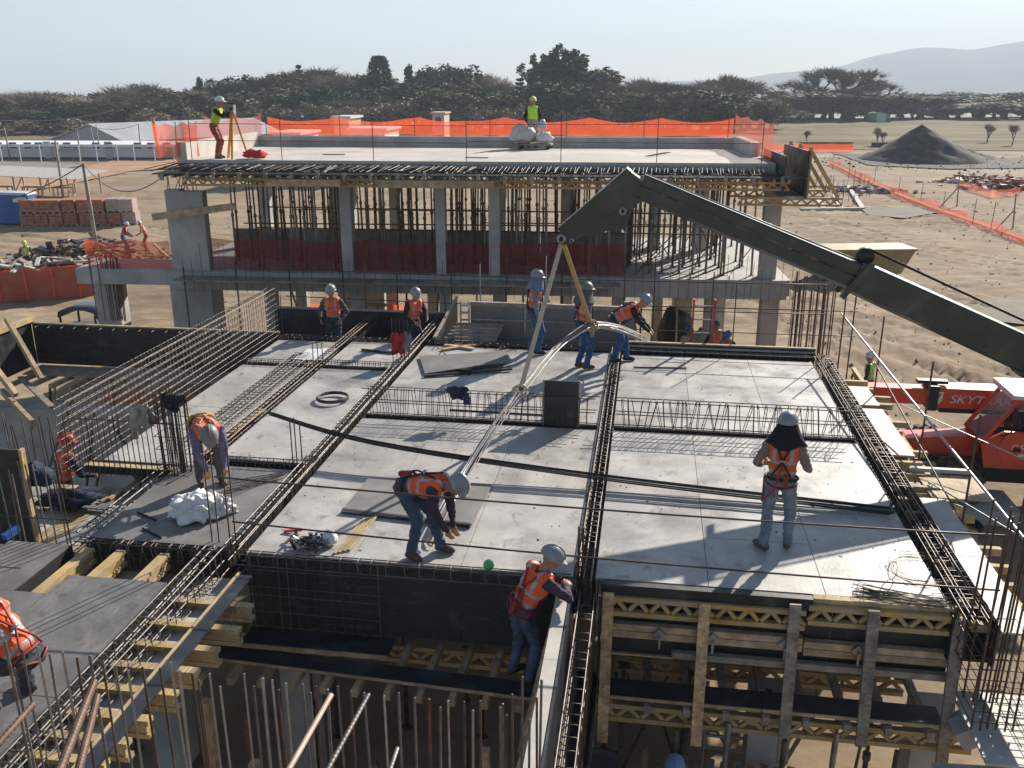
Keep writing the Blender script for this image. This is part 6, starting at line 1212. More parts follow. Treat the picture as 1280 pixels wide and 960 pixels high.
# ------------------------------------------------------------------ loose things on and around the deck
random.seed(13)
BL = thing('rebar_bundle','long dark bundle of bars lying aslant across the whole deck','rebar',onz(335,520)); 
c0, c1, c2, c3 = onz(337,519,.42), onz(470,556,.30), onz(745,597,.13), onz(1115,640,.035)
for k in range(13):
    a, e = random.gauss(0,.05), random.gauss(0,.02); e0 = random.uniform(-.02,.1)
    pts = [cr([c0,c1,c2,c3], min(1,e0*.3+i/18*(1-.02*random.random())))+Vector((0,a*(.5+2.2*i/18),max(0,e)*.5+.004*k)) for i in range(19)]
    if k%3 == 0: pts += [pts[-1]+Vector((.05,0,.0)), pts[-1]+Vector((.06,.0,.09))]
    bent(pts,.0085,rebk,'bar',BL)
for k,(p,q) in enumerate((((540,700),(640,670)),)): pass
t = thing('plywood_offcut','dark square plywood sheet lying loose on the middle bay','plywood sheet',onz(520,625)); pts = [onz(x,y,.03) for x,y in ((427,640),(590,657),(615,607),(462,597))]
b = MB(); b.add([v for v in pts]+[v+Vector((0,0,.018)) for v in pts],[(3,2,1,0),(4,5,6,7),(0,1,5,4),(1,2,6,5),(2,3,7,6),(3,0,4,7)]); part(b,'sheet',grey_form,t)
o = rot_block(onz(428,638,.03),onz(588,657,.03),.05,.05,blk,'black_batten'); tag(o,'black batten along the front of the loose plywood sheet','batten')
t = thing('plywood_offcut','scuffed plywood sheet lying slantwise near the back of the middle bay','plywood sheet',onz(590,455)); pts = [onz(x,y,z) for x,y,z in ((531,468,.03),(640,452,.12),(632,440,.12),(524,446,.03))]
b = MB(); b.add([v for v in pts]+[v+Vector((0,0,.02)) for v in pts],[(3,2,1,0),(4,5,6,7),(0,1,5,4),(1,2,6,5),(2,3,7,6),(3,0,4,7)]); part(b,'sheet',grey_form,t)
o = rot_block(onz(530,470,.03),onz(640,461,.05),.06,.04,blk,'black_batten'); tag(o,'black batten below the slanting back sheet','batten')
# leaning black panel, supported by a stay
bp = thing('propped_sheet','upright black plywood panel propped in the crosswise cage','panel',onz(702,528)); a, c_ = onz(681,527), onz(723,530); y = a.y-.18
b = MB(); b.add([(a.x,y,.0),(c_.x,y,.0),(c_.x,y+.05,.78),(a.x,y+.05,.78),(a.x,y+.03,.0),(c_.x,y+.03,.0),(c_.x,y+.08,.78),(a.x,y+.08,.78)],[(0,1,2,3),(7,6,5,4),(3,2,6,7),(0,3,7,4),(1,5,6,2),(0,4,5,1)]); part(b,'sheet',blk,bp)
for x in (a.x-.012,c_.x+.012): rot_block((x,y+.02,0),(x,y+.07,.79),.03,.04,timg,'frame_edge',bp)
rot_block((a.x+.25,y+.08,.7),(a.x+.25,y+.5,.02),.04,.03,timg,'stay',bp)
# planks, offcuts, rags
for k in range(4):
    o = rot_block(onz(418+k*6,692-k*1.5,.012+.003*k),onz(456+k*5,648-k*1,.012+.003*k),.035,.02,random.choice((timy,timx)),'batten'); tag(o,'thin pale batten lying near the front lip of the middle bay','batten','pale battens by the front lip')
t = thing('scrap_heap','small heap of wire ties, steel chairs and scraps by the front lip','scraps',onz(385,675)); b = MB()
for k in range(70):
    c = onz(385+random.gauss(0,14),676+random.gauss(0,5),random.uniform(.01,.12)); d = Vector((random.gauss(0,1),random.gauss(0,1),random.gauss(0,.5))).normalized()*random.uniform(.02,.09); b.beam(c-d,c+d,random.uniform(.01,.05),random.uniform(.005,.03),mi=random.choice((0,0,1,2,3)))
part(b,'scraps',[dkmetal,rebr,steel,timg],t)['kind'] = 'stuff'
o = rot_block(onz(355,664,.02),onz(378,662,.05),.03,.03,red_m,'red_hammer'); tag(o,'red tool handle sticking out of the scrap heap','tool')
def rag(name, label, cat, c, r, m, fl=.35, seed=1, n=18):
    b = MB(); c = Vector(c); vs = []; k = max(9, n//2)
    for j in range(k+1):
        tt = math.pi*j/k
        for i in range(n):
            a = 2*math.pi*i/n; v = Vector((math.sin(tt)*math.cos(a),math.sin(tt)*math.sin(a),math.cos(tt))); f = 1+fl*noise.noise(v*1.7+Vector((seed,0,0)))+fl*.7*noise.noise(v*4.3+Vector((0,seed,0)))+fl*.4*noise.noise(v*9+Vector((0,0,seed))); vs.append(c+Vector((v.x*r[0],v.y*r[1],max(v.z,-.35)*r[2]))*f)
    b.add(vs,[(j*n+i,(j+1)*n+i,(j+1)*n+(i+1)%n,j*n+(i+1)%n) for j in range(k) for i in range(n)]); return solo(b,name,m,label,cat,None,True)
plastic = mat('white_plastic',(.70,.69,.67),.4,spec=.5,var=.06); paperw = mat('bag_white',(.62,.60,.58),.5,var=.08)
rag('plastic_bag','crumpled white plastic sack lying beside the bent-double worker','bag',onz(240,636,.12),(.34,.22,.19),plastic,.55,3,48); rag('plastic_bag','smaller white carrier bag against the crumpled sack','bag',onz(272,634,.1),(.2,.14,.18),paperw,.6,9,40)
rag('plastic_bag','little white bag beside the scrap heap','bag',onz(412,674,.07),(.1,.09,.11),plastic,.3,5)
solo(MB().ball(onz(611,706,.07),.068,20,14),'green_ball',mat('green_plastic',(.05,.48,.14),.3,spec=.5,alpha=.85),'small bright green ball on the front lip','ball',None,True)
# cloths hung on bars
def drape(name, label, cat, c, w, h, m, seed, dep=.14, legs=0):
    """a garment hung over a bar: two falling sides with folds"""
    b = MB(); c = Vector(c); nx_, nz_ = 14, 16; vs = []
    for j in range(nz_+1):
        t_ = (j/nz_-.5)*2
        for i in range(nx_+1):
            u = (i/nx_-.5)*w*(1-.25*abs(t_)); f = 1.7*noise.noise((u*13+seed,t_*2,seed)); drop = -abs(t_)**.8*h*(1+.35*noise.noise((u*6,seed*2,0 if t_ < 0 else 9))); 
            if legs and abs(t_) > .45 and abs(u) < w*.06: drop *= .8
            vs.append(c+Vector((u+.03*f,(t_*dep*.6)+.05*f,drop+.03*noise.noise((u*12,t_*5,seed)))))
    b.add(vs,[(j*(nx_+1)+i,j*(nx_+1)+i+1,(j+1)*(nx_+1)+i+1,(j+1)*(nx_+1)+i) for j in range(nz_) for i in range(nx_)]); o = solo(b,name,m,label,cat,None,True); s = o.modifiers.new('thick','SOLIDIFY'); s.thickness = .015; return o
drape('jacket','beige jacket hung over the starter bars at the left','jacket',ony(178,506,11.66),.26,.34,mat('beige_cloth',(.36,.31,.25),.9,var=.12,scale=8),3,.2,1); drape('jacket','dark jacket hung on the column bars beside the beige one','jacket',ony(216,492,11.75),.34,.2,mat('navy_black_cloth',(.018,.02,.026),.9,var=.2),6,.24)
o = bpy.data.objects.get('jacket'); _j = ony(170,540,11.6); part(MB().tube([ony(168,512,11.6),ony(166,530,11.58),ony(170,548,11.6)],[.07,.055,.04],10),'sleeve',MATS['beige_cloth'],o,True)
drape('jacket','dark blue shirt hung on the crosswise cage of the middle bay','shirt',ony(572,483,14.48),.34,.2,dblue,8,.12); rag('jacket_sleeve','dark sleeve dangling from the crosswise cage','sleeve',ony(584,502,14.42),(.06,.05,.14),dblue,.3,4)
drape('jacket','red and black jacket hung on the left trough bars','jacket',ony(497,417,17.6),.3,.42,mat('red_cloth',(.42,.03,.03),.9,var=.15),11,.12,1); drape('jacket','grey jacket hung beside the red one on the trough bars','jacket',ony(508,416,17.6),.16,.36,mat('grey_blue_cloth',(.18,.20,.23),.9,var=.15),14,.1)
for k in range(5): q = ony(490+k*5,415,17.6); tag(bar((q.x,17.6,-.3),(q.x,17.6,.95),.009,reb,'starter_bar'),'upright bar carrying the hung red jacket','rebar','bars carrying the red jacket')
rag('jacket','navy jacket dumped on bars at the far left corner','jacket',ony(38,597,10.0),(.26,.16,.18),dblue,.5,15,24); rag('jacket','dark blue jacket spread on the planks of the left hole','jacket',onz(85,625,-.2),(.42,.2,.14),dblue,.5,19,24)
# paper plan, hose coil, wire coil, tie bars
t = thing('site_plan','white paper drawing lying open on the outer left bay','paper',onz(398,444)); b = MB(); P4 = [onz(x,y,.01) for x,y in ((366,450),(405,452),(420,436),(385,437))]; n = 8; vs = [P4[0].lerp(P4[1],i/n).lerp(P4[3].lerp(P4[2],i/n),j/n)+Vector((0,0,.02+.03*noise.noise((i*.7,j*.7,3)))) for j in range(n+1) for i in range(n+1)]; b.add(vs,[(j*(n+1)+i,j*(n+1)+i+1,(j+1)*(n+1)+i+1,(j+1)*(n+1)+i) for j in range(n) for i in range(n)]); part(b,'sheet',mat('paper',(.62,.64,.70),.8,var=.04),t,True)
o = rot_block(onz(364,446,.02),onz(378,442,.03),.07,.03,blk,'black_folder'); tag(o,'black folder beside the paper drawing','folder')
c = onz(416,498,.04); b = MB(); b.tube([c+Vector((.28*math.cos(a)*(1+.03*math.sin(a*.37)),.28*math.sin(a),.008*(a/6.28))) for a in np.linspace(0,6.28*5,90)],.016,6); solo(b,'cable_coil',rubber,'black coiled cable lying on the inner left bay','cable coil',None,True)
c = onz(1150,712,.01); t = thing('wire_coil','springy coil of thin tie wire on the front right of the deck','wire coil',c); random.seed(3)
for k in range(7): r = random.uniform(.30,.42); ox,oy = random.gauss(0,.02),random.gauss(0,.02); bent([c+Vector((ox+r*math.cos(a),oy+r*.95*math.sin(a),.005+.02*k*.3+.01*math.sin(3*a+k))) for a in np.linspace(0,6.2,36)],.0028,reb,'wire_loop',t,4)
t = thing('stirrup_heap','loose pile of long narrow stirrups by the front right corner','stirrups',onz(1130,745))
for k in range(14):
    p = onz(1070+random.uniform(-4,12),731+random.uniform(-6,14),.012+.006*k*.5); q = onz(1180+random.uniform(-25,25),752+random.uniform(-8,8),.012+.006*k*.5); s = (q-p).cross(Vector((0,0,1))).normalized()*.05; bent([p-s,q-s,q+s,p+s,p-s],.004,reb,'stirrup',t,4)
t = thing('small_ring','white looped wire standing on the right bay','wire',onz(1114,722)); c = onz(1114,724); bent([c+Vector((.05*math.cos(a),0,.12+.12*math.sin(a))) for a in np.linspace(-1.57,4.6,14)],.006,plastic,'loop',t)
for k,(p,q,lb) in enumerate((((225,640),(245,652),'short black bar before the white sack'),((178,660),(202,672),'short black bar near the rough front cage'),((172,640),(195,650),'short black bar left of the white sack'),((210,604),(238,588),'thin bar behind the bent-double worker'),((792,459),(858,460),'dark flat bar on the back of the right bay'),((562,512),(700,520),'dark pole lying along the crosswise cage'))):
    tag(bar(onz(*p,.015),onz(*q,.015),.014,dkmetal,'loose_bar'),lb,'bar')
for k in range(6): tag(bar(onz(278+random.uniform(-5,5),604+k*3,.012),onz(352+random.uniform(-8,8),590+k*2,.012),.006,reb,'loose_bar'),'thin loose bar lying behind the white sack','bar','loose bars behind the white sack')
for k,(x,y) in enumerate(((545,436),(553,443),(607,434),(624,437),(629,436),(734,446))):
    t = thing('bar_chair','small steel bar support standing on the back of the middle bay','bar support',onz(x,y),'small bar supports'); c = onz(x,y)
    for s in (-1,1): bent([c+Vector((-.07,.03*s,0)),c+Vector((0,0,.07)),c+Vector((.07,-.03*s,0))],.008,rebr,'wire',t,4)
for k,(p,q,m_) in enumerate((((556,431),(592,436),timx),((552,437),(600,430),timy))): tag(rot_block(onz(*p,.03),onz(*q,.03),.1,.04,m_,'plank'),('brown','pale')[k]+' short plank at the back of the middle bay','plank')
tag(rot_block(onz(452,437,.03),onz(492,441,.03),.05,.04,blk,'black_batten'),'black batten on the far inner left bay','batten'); tag(rot_block(onz(282,545,.02),onz(330,512,.02),.09,.025,timy,'plank'),'pale plank beside the left trough','plank')
t = thing('cutoff_tool','small dark box tool on the back of the middle bay','tool',onz(582,467)); block(onz(582,467)+Vector((-.12,-.05,0)),onz(582,467)+Vector((.12,.05,.1)),dkmetal,'body',t); bar(onz(582,467)+Vector((.1,0,.08)),onz(582,467)+Vector((.1,-.12,.0)),.012,dkmetal,'handle',t)
# red ladder at the back edge
t = thing('ladder','red ladder leaning on the back edge of the right bay','ladder',(1.25,20.4,GZ)); redl = mat('ladder_red',(.50,.06,.03),.5,var=.1)
for x in (1.05,1.49): rot_block((x,20.5,GZ),(x,19.55,1.12),.04,.08,redl,'rail',t)
for k in range(15): f = (k+.5)/15; bar((1.05,20.5-.95*f,GZ+(1.12-GZ)*f),(1.49,20.5-.95*f,GZ+(1.12-GZ)*f),.016,steel,'rung',t)
# surveyor's instrument on the roof
c = fw(2.05,.55,RZ); t = thing('total_station','surveying instrument on a yellow tripod','tripod',c); ty = mat('tripod_yellow',(.72,.33,.03),.5,var=.08)
for k in range(3): a = 2.1*k+.6; rot_block(c+Vector((.36*math.cos(a),.36*math.sin(a),0)),c+Vector((.05*math.cos(a),.05*math.sin(a),1.22)),.06,.045,ty,'leg',t)
part(MB().cyl(c+Vector((0,0,1.24)),.09,.05,n=14),'head_plate',ty,t); part(MB().box(c+Vector((0,0,1.40)),(.17,.14,.26)),'instrument_body',mat('instrument',(.25,.28,.26),.5),t); part(MB().cyl(c+Vector((0,0,1.42)),.045,.24,'Y',12),'telescope',dkmetal,t); part(MB().box(c+Vector((0,0,1.56)),(.2,.06,.04)),'carry_handle',dkmetal,t)
rag('red_cloth','red bag and cloth at the tripod foot','bag',fw(2.6,.5,RZ+.1),(.34,.2,.16),mat('bright_red_cloth',(.55,.03,.03),.8,var=.1),.5,21,22)
# cart with sacks on the roof
c = fw(10.6,5.4,RZ); t = thing('sack_cart','low cart loaded with white sacks on the roof slab','cart',c); part(MB().box(c+Vector((0,0,.16)),(1.3,.7,.06)),'platform',timg,t)
for x in (-.4,.55):
    for y in (-.3,.3): part(MB().cyl(c+Vector((x,y,.08)),.08,.05,'Y',12),'wheel',rubber,t)
rag('cement_sack','grey-white bulging sack on the left of the roof cart','sack',c+Vector((-.35,0,.42)),(.42,.34,.36),mat('sack_grey',(.52,.50,.48),.8,var=.12,scale=5),.35,24,22); rag('cement_sack','white sack on the right of the roof cart','sack',c+Vector((.38,0,.34)),(.30,.3,.22),plastic,.35,27,22); rag('water_drum','pale blue plastic bottle on the roof cart','bottle',c+Vector((.3,.1,.72)),(.14,.14,.26),mat('water_blue',(.40,.55,.68),.25,alpha=.8),.08,30,16)
for k in range(9): tag(bar(fw(14.2+.08*k,2.2+.35*k*.5,RZ+.02),fw(14.45+.08*k,2.1+.35*k*.5,RZ+.05),.012,reb,'bar_tie'),'short bent bar in the row along the roof slab','bar','row of short bars on the roof')
tag(block(fw(8.8,1.3,RZ+.002),fw(9.5,1.38,RZ+.02),dkmetal,'floor_slot'),'dark slot strip in the roof slab','strip'); tag(block(fw(4.2,2.2,RZ+.002),fw(4.9,2.28,RZ+.02),dkmetal,'floor_slot'),'dark bar lying on the roof slab behind the tripod','strip')

# litter on the deck: tie-wire ends, chips and crumbs
random.seed(91)
for (x0,x1,y0,y1,n_,lb) in ((-.4,3.4,9.7,18.8,150,'wire ends and crumbs scattered on the right bay'),(-4.6,-.8,9.7,18.9,260,'wire ends, chips and crumbs scattered on the middle bay'),(-8.0,-5.1,12.2,18.8,120,'wire ends and crumbs scattered on the left bays')):
    b = MB()
    for k in range(n_):
        c = Vector((random.uniform(x0,x1),random.uniform(y0,y1),.008)); a = random.random()*6.28; L = random.choice((.012,.015,.02,.04)); d = Vector((math.cos(a),math.sin(a),0))*L/2; w_ = random.choice((.004,.005,.008,.014)); b.beam(c-d,c+d,w_,.006,mi=random.choice((0,0,1,2,3)))
    o = part(b,'deck_litter',[dkmetal,rebr,timy,concw]); o['kind'] = 'stuff'; o['label'] = lb
# ------------------------------------------------------------------ left hole, left pit, back pit
random.seed(41)
t = thing('starter_bars','dense cluster of column bars carrying the hung jackets','rebar',(-6.75,11.75,-.4))
for k in range(22): x = -6.95+random.random()*.4; y = 11.62+random.random()*.3; bar((x,y,-.35),(x+random.uniform(-.06,.03),y,1.18+random.uniform(-.08,.1)),.010,random.choice((reb,rebr,reb)),'bar',t)
for k in range(6): bent([(-6.98,11.6,-.2+k*.2),(-6.52,11.6,-.2+k*.2),(-6.52,11.95,-.2+k*.2),(-6.98,11.95,-.2+k*.2),(-6.98,11.62,-.2+k*.2)],.006,reb,'tie',t,4)
t = thing('cross_mesh','low fence of upright bars between the tall mesh wall and the column bars','rebar mesh',(-7.6,11.7,-.1))
for k in range(15): bar((-8.22+k*.085,11.68,-.1),(-8.24+k*.085,11.68,.85+random.uniform(-.03,.05)),.008,rebs if k%3 == 0 else reb,'bar',t)
for z in (.12,.78): bar((-8.3,11.69,z),(-6.7,11.69,z),.009,reb,'cross_bar',t)
t = thing('hole_floor','pale board floor littered with planks in the left hole','boards',(-7.6,10.7,-.36))
for k in range(-3,4): block((-8.35+k*.36,9.5,-.37+.004*(k%2)),(-8.0+k*.36,11.75,-.34+.004*(k%2)),timy if k%2 else white_ply,'floor_board',t)
block((-8.2,10.9,-.33),(-7.5,11.55,-.30),grey_form,'plywood_piece',t)
for k in range(9): tag(rot_block(onz(122+k*6+random.uniform(-4,4),630-k*3,-.30+.015*(k%3)),onz(196+random.uniform(-6,6),590-k*.5,-.27+.015*(k%3)),.06,.03,(timg,timx,timy)[k%3],'plank'),'plank lying in the left hole beside the jacket','plank','planks lying in the left hole')
block((-8.3,11.8,-.14),(-6.7,11.98,-.02),blk,'edge_panel',t); block((-8.3,11.78,-.02),(-6.7,11.9,-.004),timy,'edge_board',t)
for name, Y, n, x0, x1, lb in (('starter_bars',9.45,12,-8.1,-6.95,'row of column bars before the left hole'),('starter_bars',10.9,13,-9.0,-7.9,'row of column bars beside the black panel')):
    t = thing(name,lb,'rebar',((x0+x1)/2,Y,-.5))
    for k in range(n): x = x0+(x1-x0)*k/(n-1)+random.uniform(-.02,.02); bar((x,Y+random.uniform(-.06,.06),-.5),(x-random.uniform(.0,.10),Y+random.uniform(-.05,.05),1.0+random.uniform(-.12,.16)),.010,random.choice((reb,rebs,rebr)),'bar',t)
    for z in (-.1,.35): bar((x0-.05,Y-.06,z),(x1+.05,Y-.06,z),.007,reb,'tie_bar',t)
t = thing('column_form','tall black panel with yellow timber edge at the left of the hole','formwork',(-8.3,9.85,-.4)); block((-9.8,9.83,-.45),(-7.78,9.86,1.05),blk,'panel',t); block((-7.78,9.80,-.45),(-7.74,9.88,1.07),yely,'timber_edge',t); block((-9.8,9.86,.7),(-7.8,9.94,.78),timx,'waler',t)
tag(rot_block(onz(5,672,.02),onz(22,660,.06),.1,.08,mat('blue_cloth_piece',(.02,.12,.42),.7),'blue_rag'),'small bright blue rag on the near deck corner','rag')
# left pit: black walls, boards, timbers
t = thing('pit_form','long black shutter wall with pale timber cap left of the mesh wall','formwork',(-11.5,19.5,-1.0))
for k in range(5): block((-14.5+k*1.24,19.5,-.98),(-14.5+k*1.24+1.235,19.53,.0),blk,'face_panel',t)
block((-14.55,19.49,.002),(-8.3,19.58,.035),timy,'cap_timber',t); block((-14.55,16.2,-1.0),(-14.52,19.5,.05),blk,'face_panel',t); block((-14.6,16.0,.06),(-14.45,19.6,.16),yely,'cap_timber',t)
for k in range(5): block((-14.4+k*1.25,18.75,-1.04),(-14.4+k*1.25+1.22,19.48,-1.01),timg,'floor_board',t)
for k in range(13): rot_block((-14.3+k*.48,18.2,-1.1),(-14.2+k*.48,19.4,-1.1),.08,.1,timy,'joist',t)
rot_block(onx(8,398,-14.2),onx(52,474,-13.2),.09,.12,timy,'brace',t); rot_block(onx(-10,455,-12.6),onx(20,494,-12.0),.09,.12,timy,'brace',t); rot_block((-14.4,18.0,-1.2),(-12.4,16.2,-1.2),.1,.14,timy,'ledger',t); rot_block((-14.2,18.4,-.98),(-12.2,16.6,-.98),.12,.05,timg,'ledger',t)
t = thing('wall_mesh','bars and links hanging before the long black shutter wall','rebar mesh',(-11.5,19.4,-.95))
for k in range(6): bar((-14.4,19.42,-.12-.15*k),(-8.5,19.42,-.12-.15*k),.008,reb,'cross_bar',t,4)
for k in range(36): bar((-14.35+k*.165,19.40,-.95),(-14.35+k*.165,19.40,-.02),.006,reb,'upright_bar',t,4)
for k in range(18): bar((-14.3+k*.33,19.3,-.03),(-14.3+k*.33,19.46,-.01),.008,rebs,'link',t,4)
tag(part(MB().bb((-14.6,17.6,GZ-.1),(-9.6,18.1,-1.45)),'retaining_wall',conc),'grey concrete wall below the left pit','wall'); tag(part(MB().bb((-9.7,16.9,GZ-.1),(-9.1,17.7,-1.1)),'concrete_column',conc),'grey concrete column between the left pit and the mesh wall','column')
for k in range(12):
    x = random.uniform(-14,-8.8); tag(bar((x,random.uniform(15.5,18.8),GZ),(x+random.uniform(-.05,.05),random.uniform(16.5,18.8),-1.15),.03,random.choice((prop_m,MATS['timber_upright'])),'ground_prop',None,6),'prop standing in the shade below the left pit','prop','props below the left pit')
net([(-12.5,18.9),(-11,18.85),(-9.5,18.9)],-2.2,-1.3,netm,'dark red netting below the left pit boards'); net([(-9.4,20.6),(-8.6,20.2),(-8.5,18)],-1.9,-1.0,netm,'dark red netting behind the mesh wall')
t = thing('machine_canopy','small dark curved cab roof on posts beyond the left pit','machine',onz(96,436,GZ)); c = Vector(t.location); a = ony(72,396,c.y); b_ = ony(119,396,c.y); zt = ony(95,386,c.y).z
m = MB(); w = b_.x-a.x; arc = [(a.x+w*(.5-.5*math.cos(math.pi*k/10)), zt-.30+.30*math.sin(math.pi*k/10)**.5) for k in range(11)]; m.prism(arc+[(q[0],q[1]-.06) for q in arc[::-1]],c.y,c.y+1.2); part(m,'roof',mat('cab_dark',(.05,.06,.075),.35,spec=.5),t,True)
for x in (a.x+.05,b_.x-.05):
    for y in (c.y+.06,c.y+1.14): bar((x,y,GZ+.6),(x,y,zt-.25),.04,dkmetal,'post',t,6)
part(MB().bb((a.x-.2,c.y-.1,GZ+.25),(b_.x+.2,c.y+1.3,GZ+.7)),'body',mat('machine_grey',(.10,.10,.10),.5),t); part(MB().bb((a.x-.5,c.y-.3,GZ),(b_.x+.7,c.y+.15,GZ+.4)),'track',rubber,t); part(MB().bb((a.x-.5,c.y+1.1,GZ),(b_.x+.7,c.y+1.5,GZ+.4)),'track',rubber,t)
# back pit
t = thing('back_form','black shutter wall with timber cap behind the left bays','formwork',(-7,21.5,-.7))
for k in range(4): block((-9.2+k*1.15,21.5,-.72),(-9.2+k*1.15+1.145,21.53,.10),blk,'face_panel',t)
block((-9.25,21.49,.102),(-4.6,21.6,.135),timgx,'cap_timber',t)
for k in range(14): rot_block((-9.0+k*.36,20.6,-.62),(-8.95+k*.36,21.45,-.62),.09,.14,timg,'joist',t)
for k in range(4): block((-9.0+k*1.1,19.4,-.70),(-9.0+k*1.1+1.08,20.5,-.67),timg,'floor_board',t)
t = thing('sloped_form','grey side panel raised along the end of the left trough','formwork',(-4.62,20.6,-.3)); b = MB(); b.add([(-4.62,19.35,-.3),(-4.62,21.9,-.3),(-4.62,21.9,.42),(-4.62,19.35,.05),(-4.59,19.35,-.3),(-4.59,21.9,-.3),(-4.59,21.9,.42),(-4.59,19.35,.05)],[(0,1,2,3),(7,6,5,4),(3,2,6,7),(0,3,7,4),(1,5,6,2)]); part(b,'panel',navy,t); rot_block((-4.605,19.35,.075),(-4.605,21.9,.445),.06,.05,timgx,'cap_timber',t)
t = thing('grey_form_wall','tall grey shutter wall standing behind the middle bay','formwork',(-2.1,20.3,-1))
for k in range(3): block((-3.95+k*1.27,20.3,-1.0),(-3.95+k*1.27+1.262,20.33,.62),grey_form,'face_panel',t)
block((-3.95,20.24,.30),(-.15,20.295,.335),steel,'rail_bar',t); block((-3.95,20.27,.625),(-.15,20.36,.72),timgx,'cap_timber',t); block((-3.95,20.26,-.12),(-.15,20.295,-.09),steel,'rail_bar',t); block((-.45,20.2,-1),(-.2,20.29,.85),grey_form,'end_panel',t)
t = thing('steel_ladder_frame','short pale blue steel frame at the end of the grey wall','frame',(-4.05,20.25,-.2)); 
for x in (-4.16,-3.97): bar((x,20.2,-.2),(x,20.2,.74),.02,steel,'upright',t)
for k in range(5): block((-4.16,20.18,-.05+k*.17),(-3.97,20.22,.0+k*.17),mat('pale_blue_steel%d'%k,(.30,.36,.42),.5,metal=.3),'rung',t)
for k in range(6): tag(rot_block((-4.45+k*.04,19.45+k*.13,-.02+k*.05),(-3.25+k*.02,19.48+k*.13,-.02+k*.05),.10,.05,timg if k%2 else timgx,'step_board'),'weathered board of the stepped pile behind the middle bay','board','stepped boards behind the middle bay')
# thin starter bars along the first floor of the frame and scaffold standards
t = thing('starter_bars','thin picket of wall bars along the first floor edge of the frame','rebar',fw(9,-.35,-.5),None,FBR)
for k in range(70): u = -8.5+k*.262+random.uniform(-.06,.06); c = Vector(t.location); bar(c+Vector((u,random.uniform(-.1,.1),0)),c+Vector((u+random.uniform(-.03,.03),random.uniform(-.1,.1),random.uniform(.9,1.55))),.0075,random.choice((reb,rebs,rebr)),'bar',t,4)
for k,(px_,yt,yb) in enumerate(((455,330,392),(520,360,430),(556,368,430),(600,330,420),(683,320,380),(737,300,372),(783,300,440),(893,340,440),(820,320,400))):
    q = ony(px_,yt,21.8); tag(bar((q.x,21.8,GZ),q,.017,random.choice((reb,steel,prop_m)),'scaffold_tube',None,6),'slender upright tube between the deck and the concrete frame','tube','upright tubes behind the deck')
for z in (.35,1.05): guard((-9,21.8,z),(4.2,21.8,z),.012,'thin %s line strung behind the deck'%('lower' if z < .6 else 'upper'),reb,.05)
# pallets, sacks and table under the frame on the right
c = onz(875,418,GZ); t = thing('material_pallet','pallet with dark machine and pale sacks under the frame','pallet',(1.6,30.5,GZ)); block((.6,29.8,GZ),(2.6,31.2,GZ+.15),timx,'pallet',t)
rag('cement_sack','pile of pale sacks under the right end of the frame','sacks',(2.2,30.3,GZ+.75),(.75,.5,.55),mat('sack_tan',(.45,.38,.30),.8,var=.1),.3,51,22); rag('dark_tarp','dark sheeted machine under the right end of the frame','tarpaulin',(1.1,30.6,GZ+1.0),(.55,.5,.9),mat('tarp_dark',(.03,.035,.035),.6,var=.2),.35,57,22)
for k in range(6): x = -3.8+k*.9; tag(block((x,29.8,GZ),(x+.7,30.6,GZ+random.uniform(.5,1.2)),random.choice((timx,timy,timz)),'timber_stack'),'stack of timber under the middle of the frame','timber stack','timber stacks under the frame')
o = block((.1,25.6,-2.6),(.8,26.2,-1.9),red_m,'red_box'); tag(o,'red steel box before the frame left of the ladder','box')
t = thing('trestle','pale timber trestle under the left of the frame','trestle',(-9.5,28,GZ))
for x in (-10.4,-8.8): rot_block((x,27.6,GZ),(x+.3,28,-1.3),.06,.09,timy,'leg',t); rot_block((x+.6,28.4,GZ),(x+.3,28,-1.3),.06,.09,timy,'leg',t)
rot_block((-10.4,28,-1.3),(-8.2,28,-1.3),.12,.08,timy,'top',t); rot_block((-10.2,28,-2.0),(-8.4,28,-1.6),.08,.06,timy,'brace',t)
# ------------------------------------------------------------------ right-hand yard: netting fence, posts, footing
fp = [onz(x,y,GZ) for x,y in ((1036,206),(1075,226),(1120,246),(1160,262),(1200,276),(1245,292),(1300,312),(1380,340))]
net([(q.x,q.y) for q in fp],GZ-.05,GZ+.75,netp,'dusty orange netting fence running across the dirt yard',sag=.3,wav=.4,seg=.8); net([(q.x+1.2,q.y+2.5) for q in fp[:5]],GZ-.05,GZ+.45,netp,'fallen orange netting along the dirt yard fence',sag=.3,wav=.5,seg=.8)
b = MB(); 
for i in range(len(fp)-1): b.beam(fp[i]+Vector((.5,.3,.03)),fp[i+1]+Vector((.5,.3,.03)),.5,.22)
solo(b,'earth_bank',soil,'low reddish earth bank along the netting fence','bank')
for k,(x,y) in enumerate(((1040,200),(1066,222),(1092,218),(1122,232),(1150,240),(1178,248),(1215,268),(1238,275),(1060,212))):
    q = onz(x,y+14,GZ); tag(bar(q,q+Vector((.05,0,random.uniform(1.3,1.9))),.022,rebr,'fence_stake',None,4),'thin rusty stake of the dirt yard fence','stake','stakes of the dirt yard fence')
for k,(xb,yb,yt,xs_) in enumerate(((1196,258,214,-24),(1266,286,242,-24))):
    q = onz(xb,yb,GZ); tq = ony(xb+4,yt,q.y); t = thing('braced_post','rusty post with a slanting timber brace in the dirt yard','post',q,'braced posts in the dirt yard'); bar(q,tq,.05,timg,'post',t,6); s = onz(xb+xs_,yb+4,GZ); bar(s,q.lerp(tq,.55),.05,timy,'brace',t,6)
net([tuple(onz(x,190,GZ))[:2] for x in (955,1000,1040,1066)],GZ,GZ+1.1,netm,'far orange netting left of the gravel heap',seg=.8)
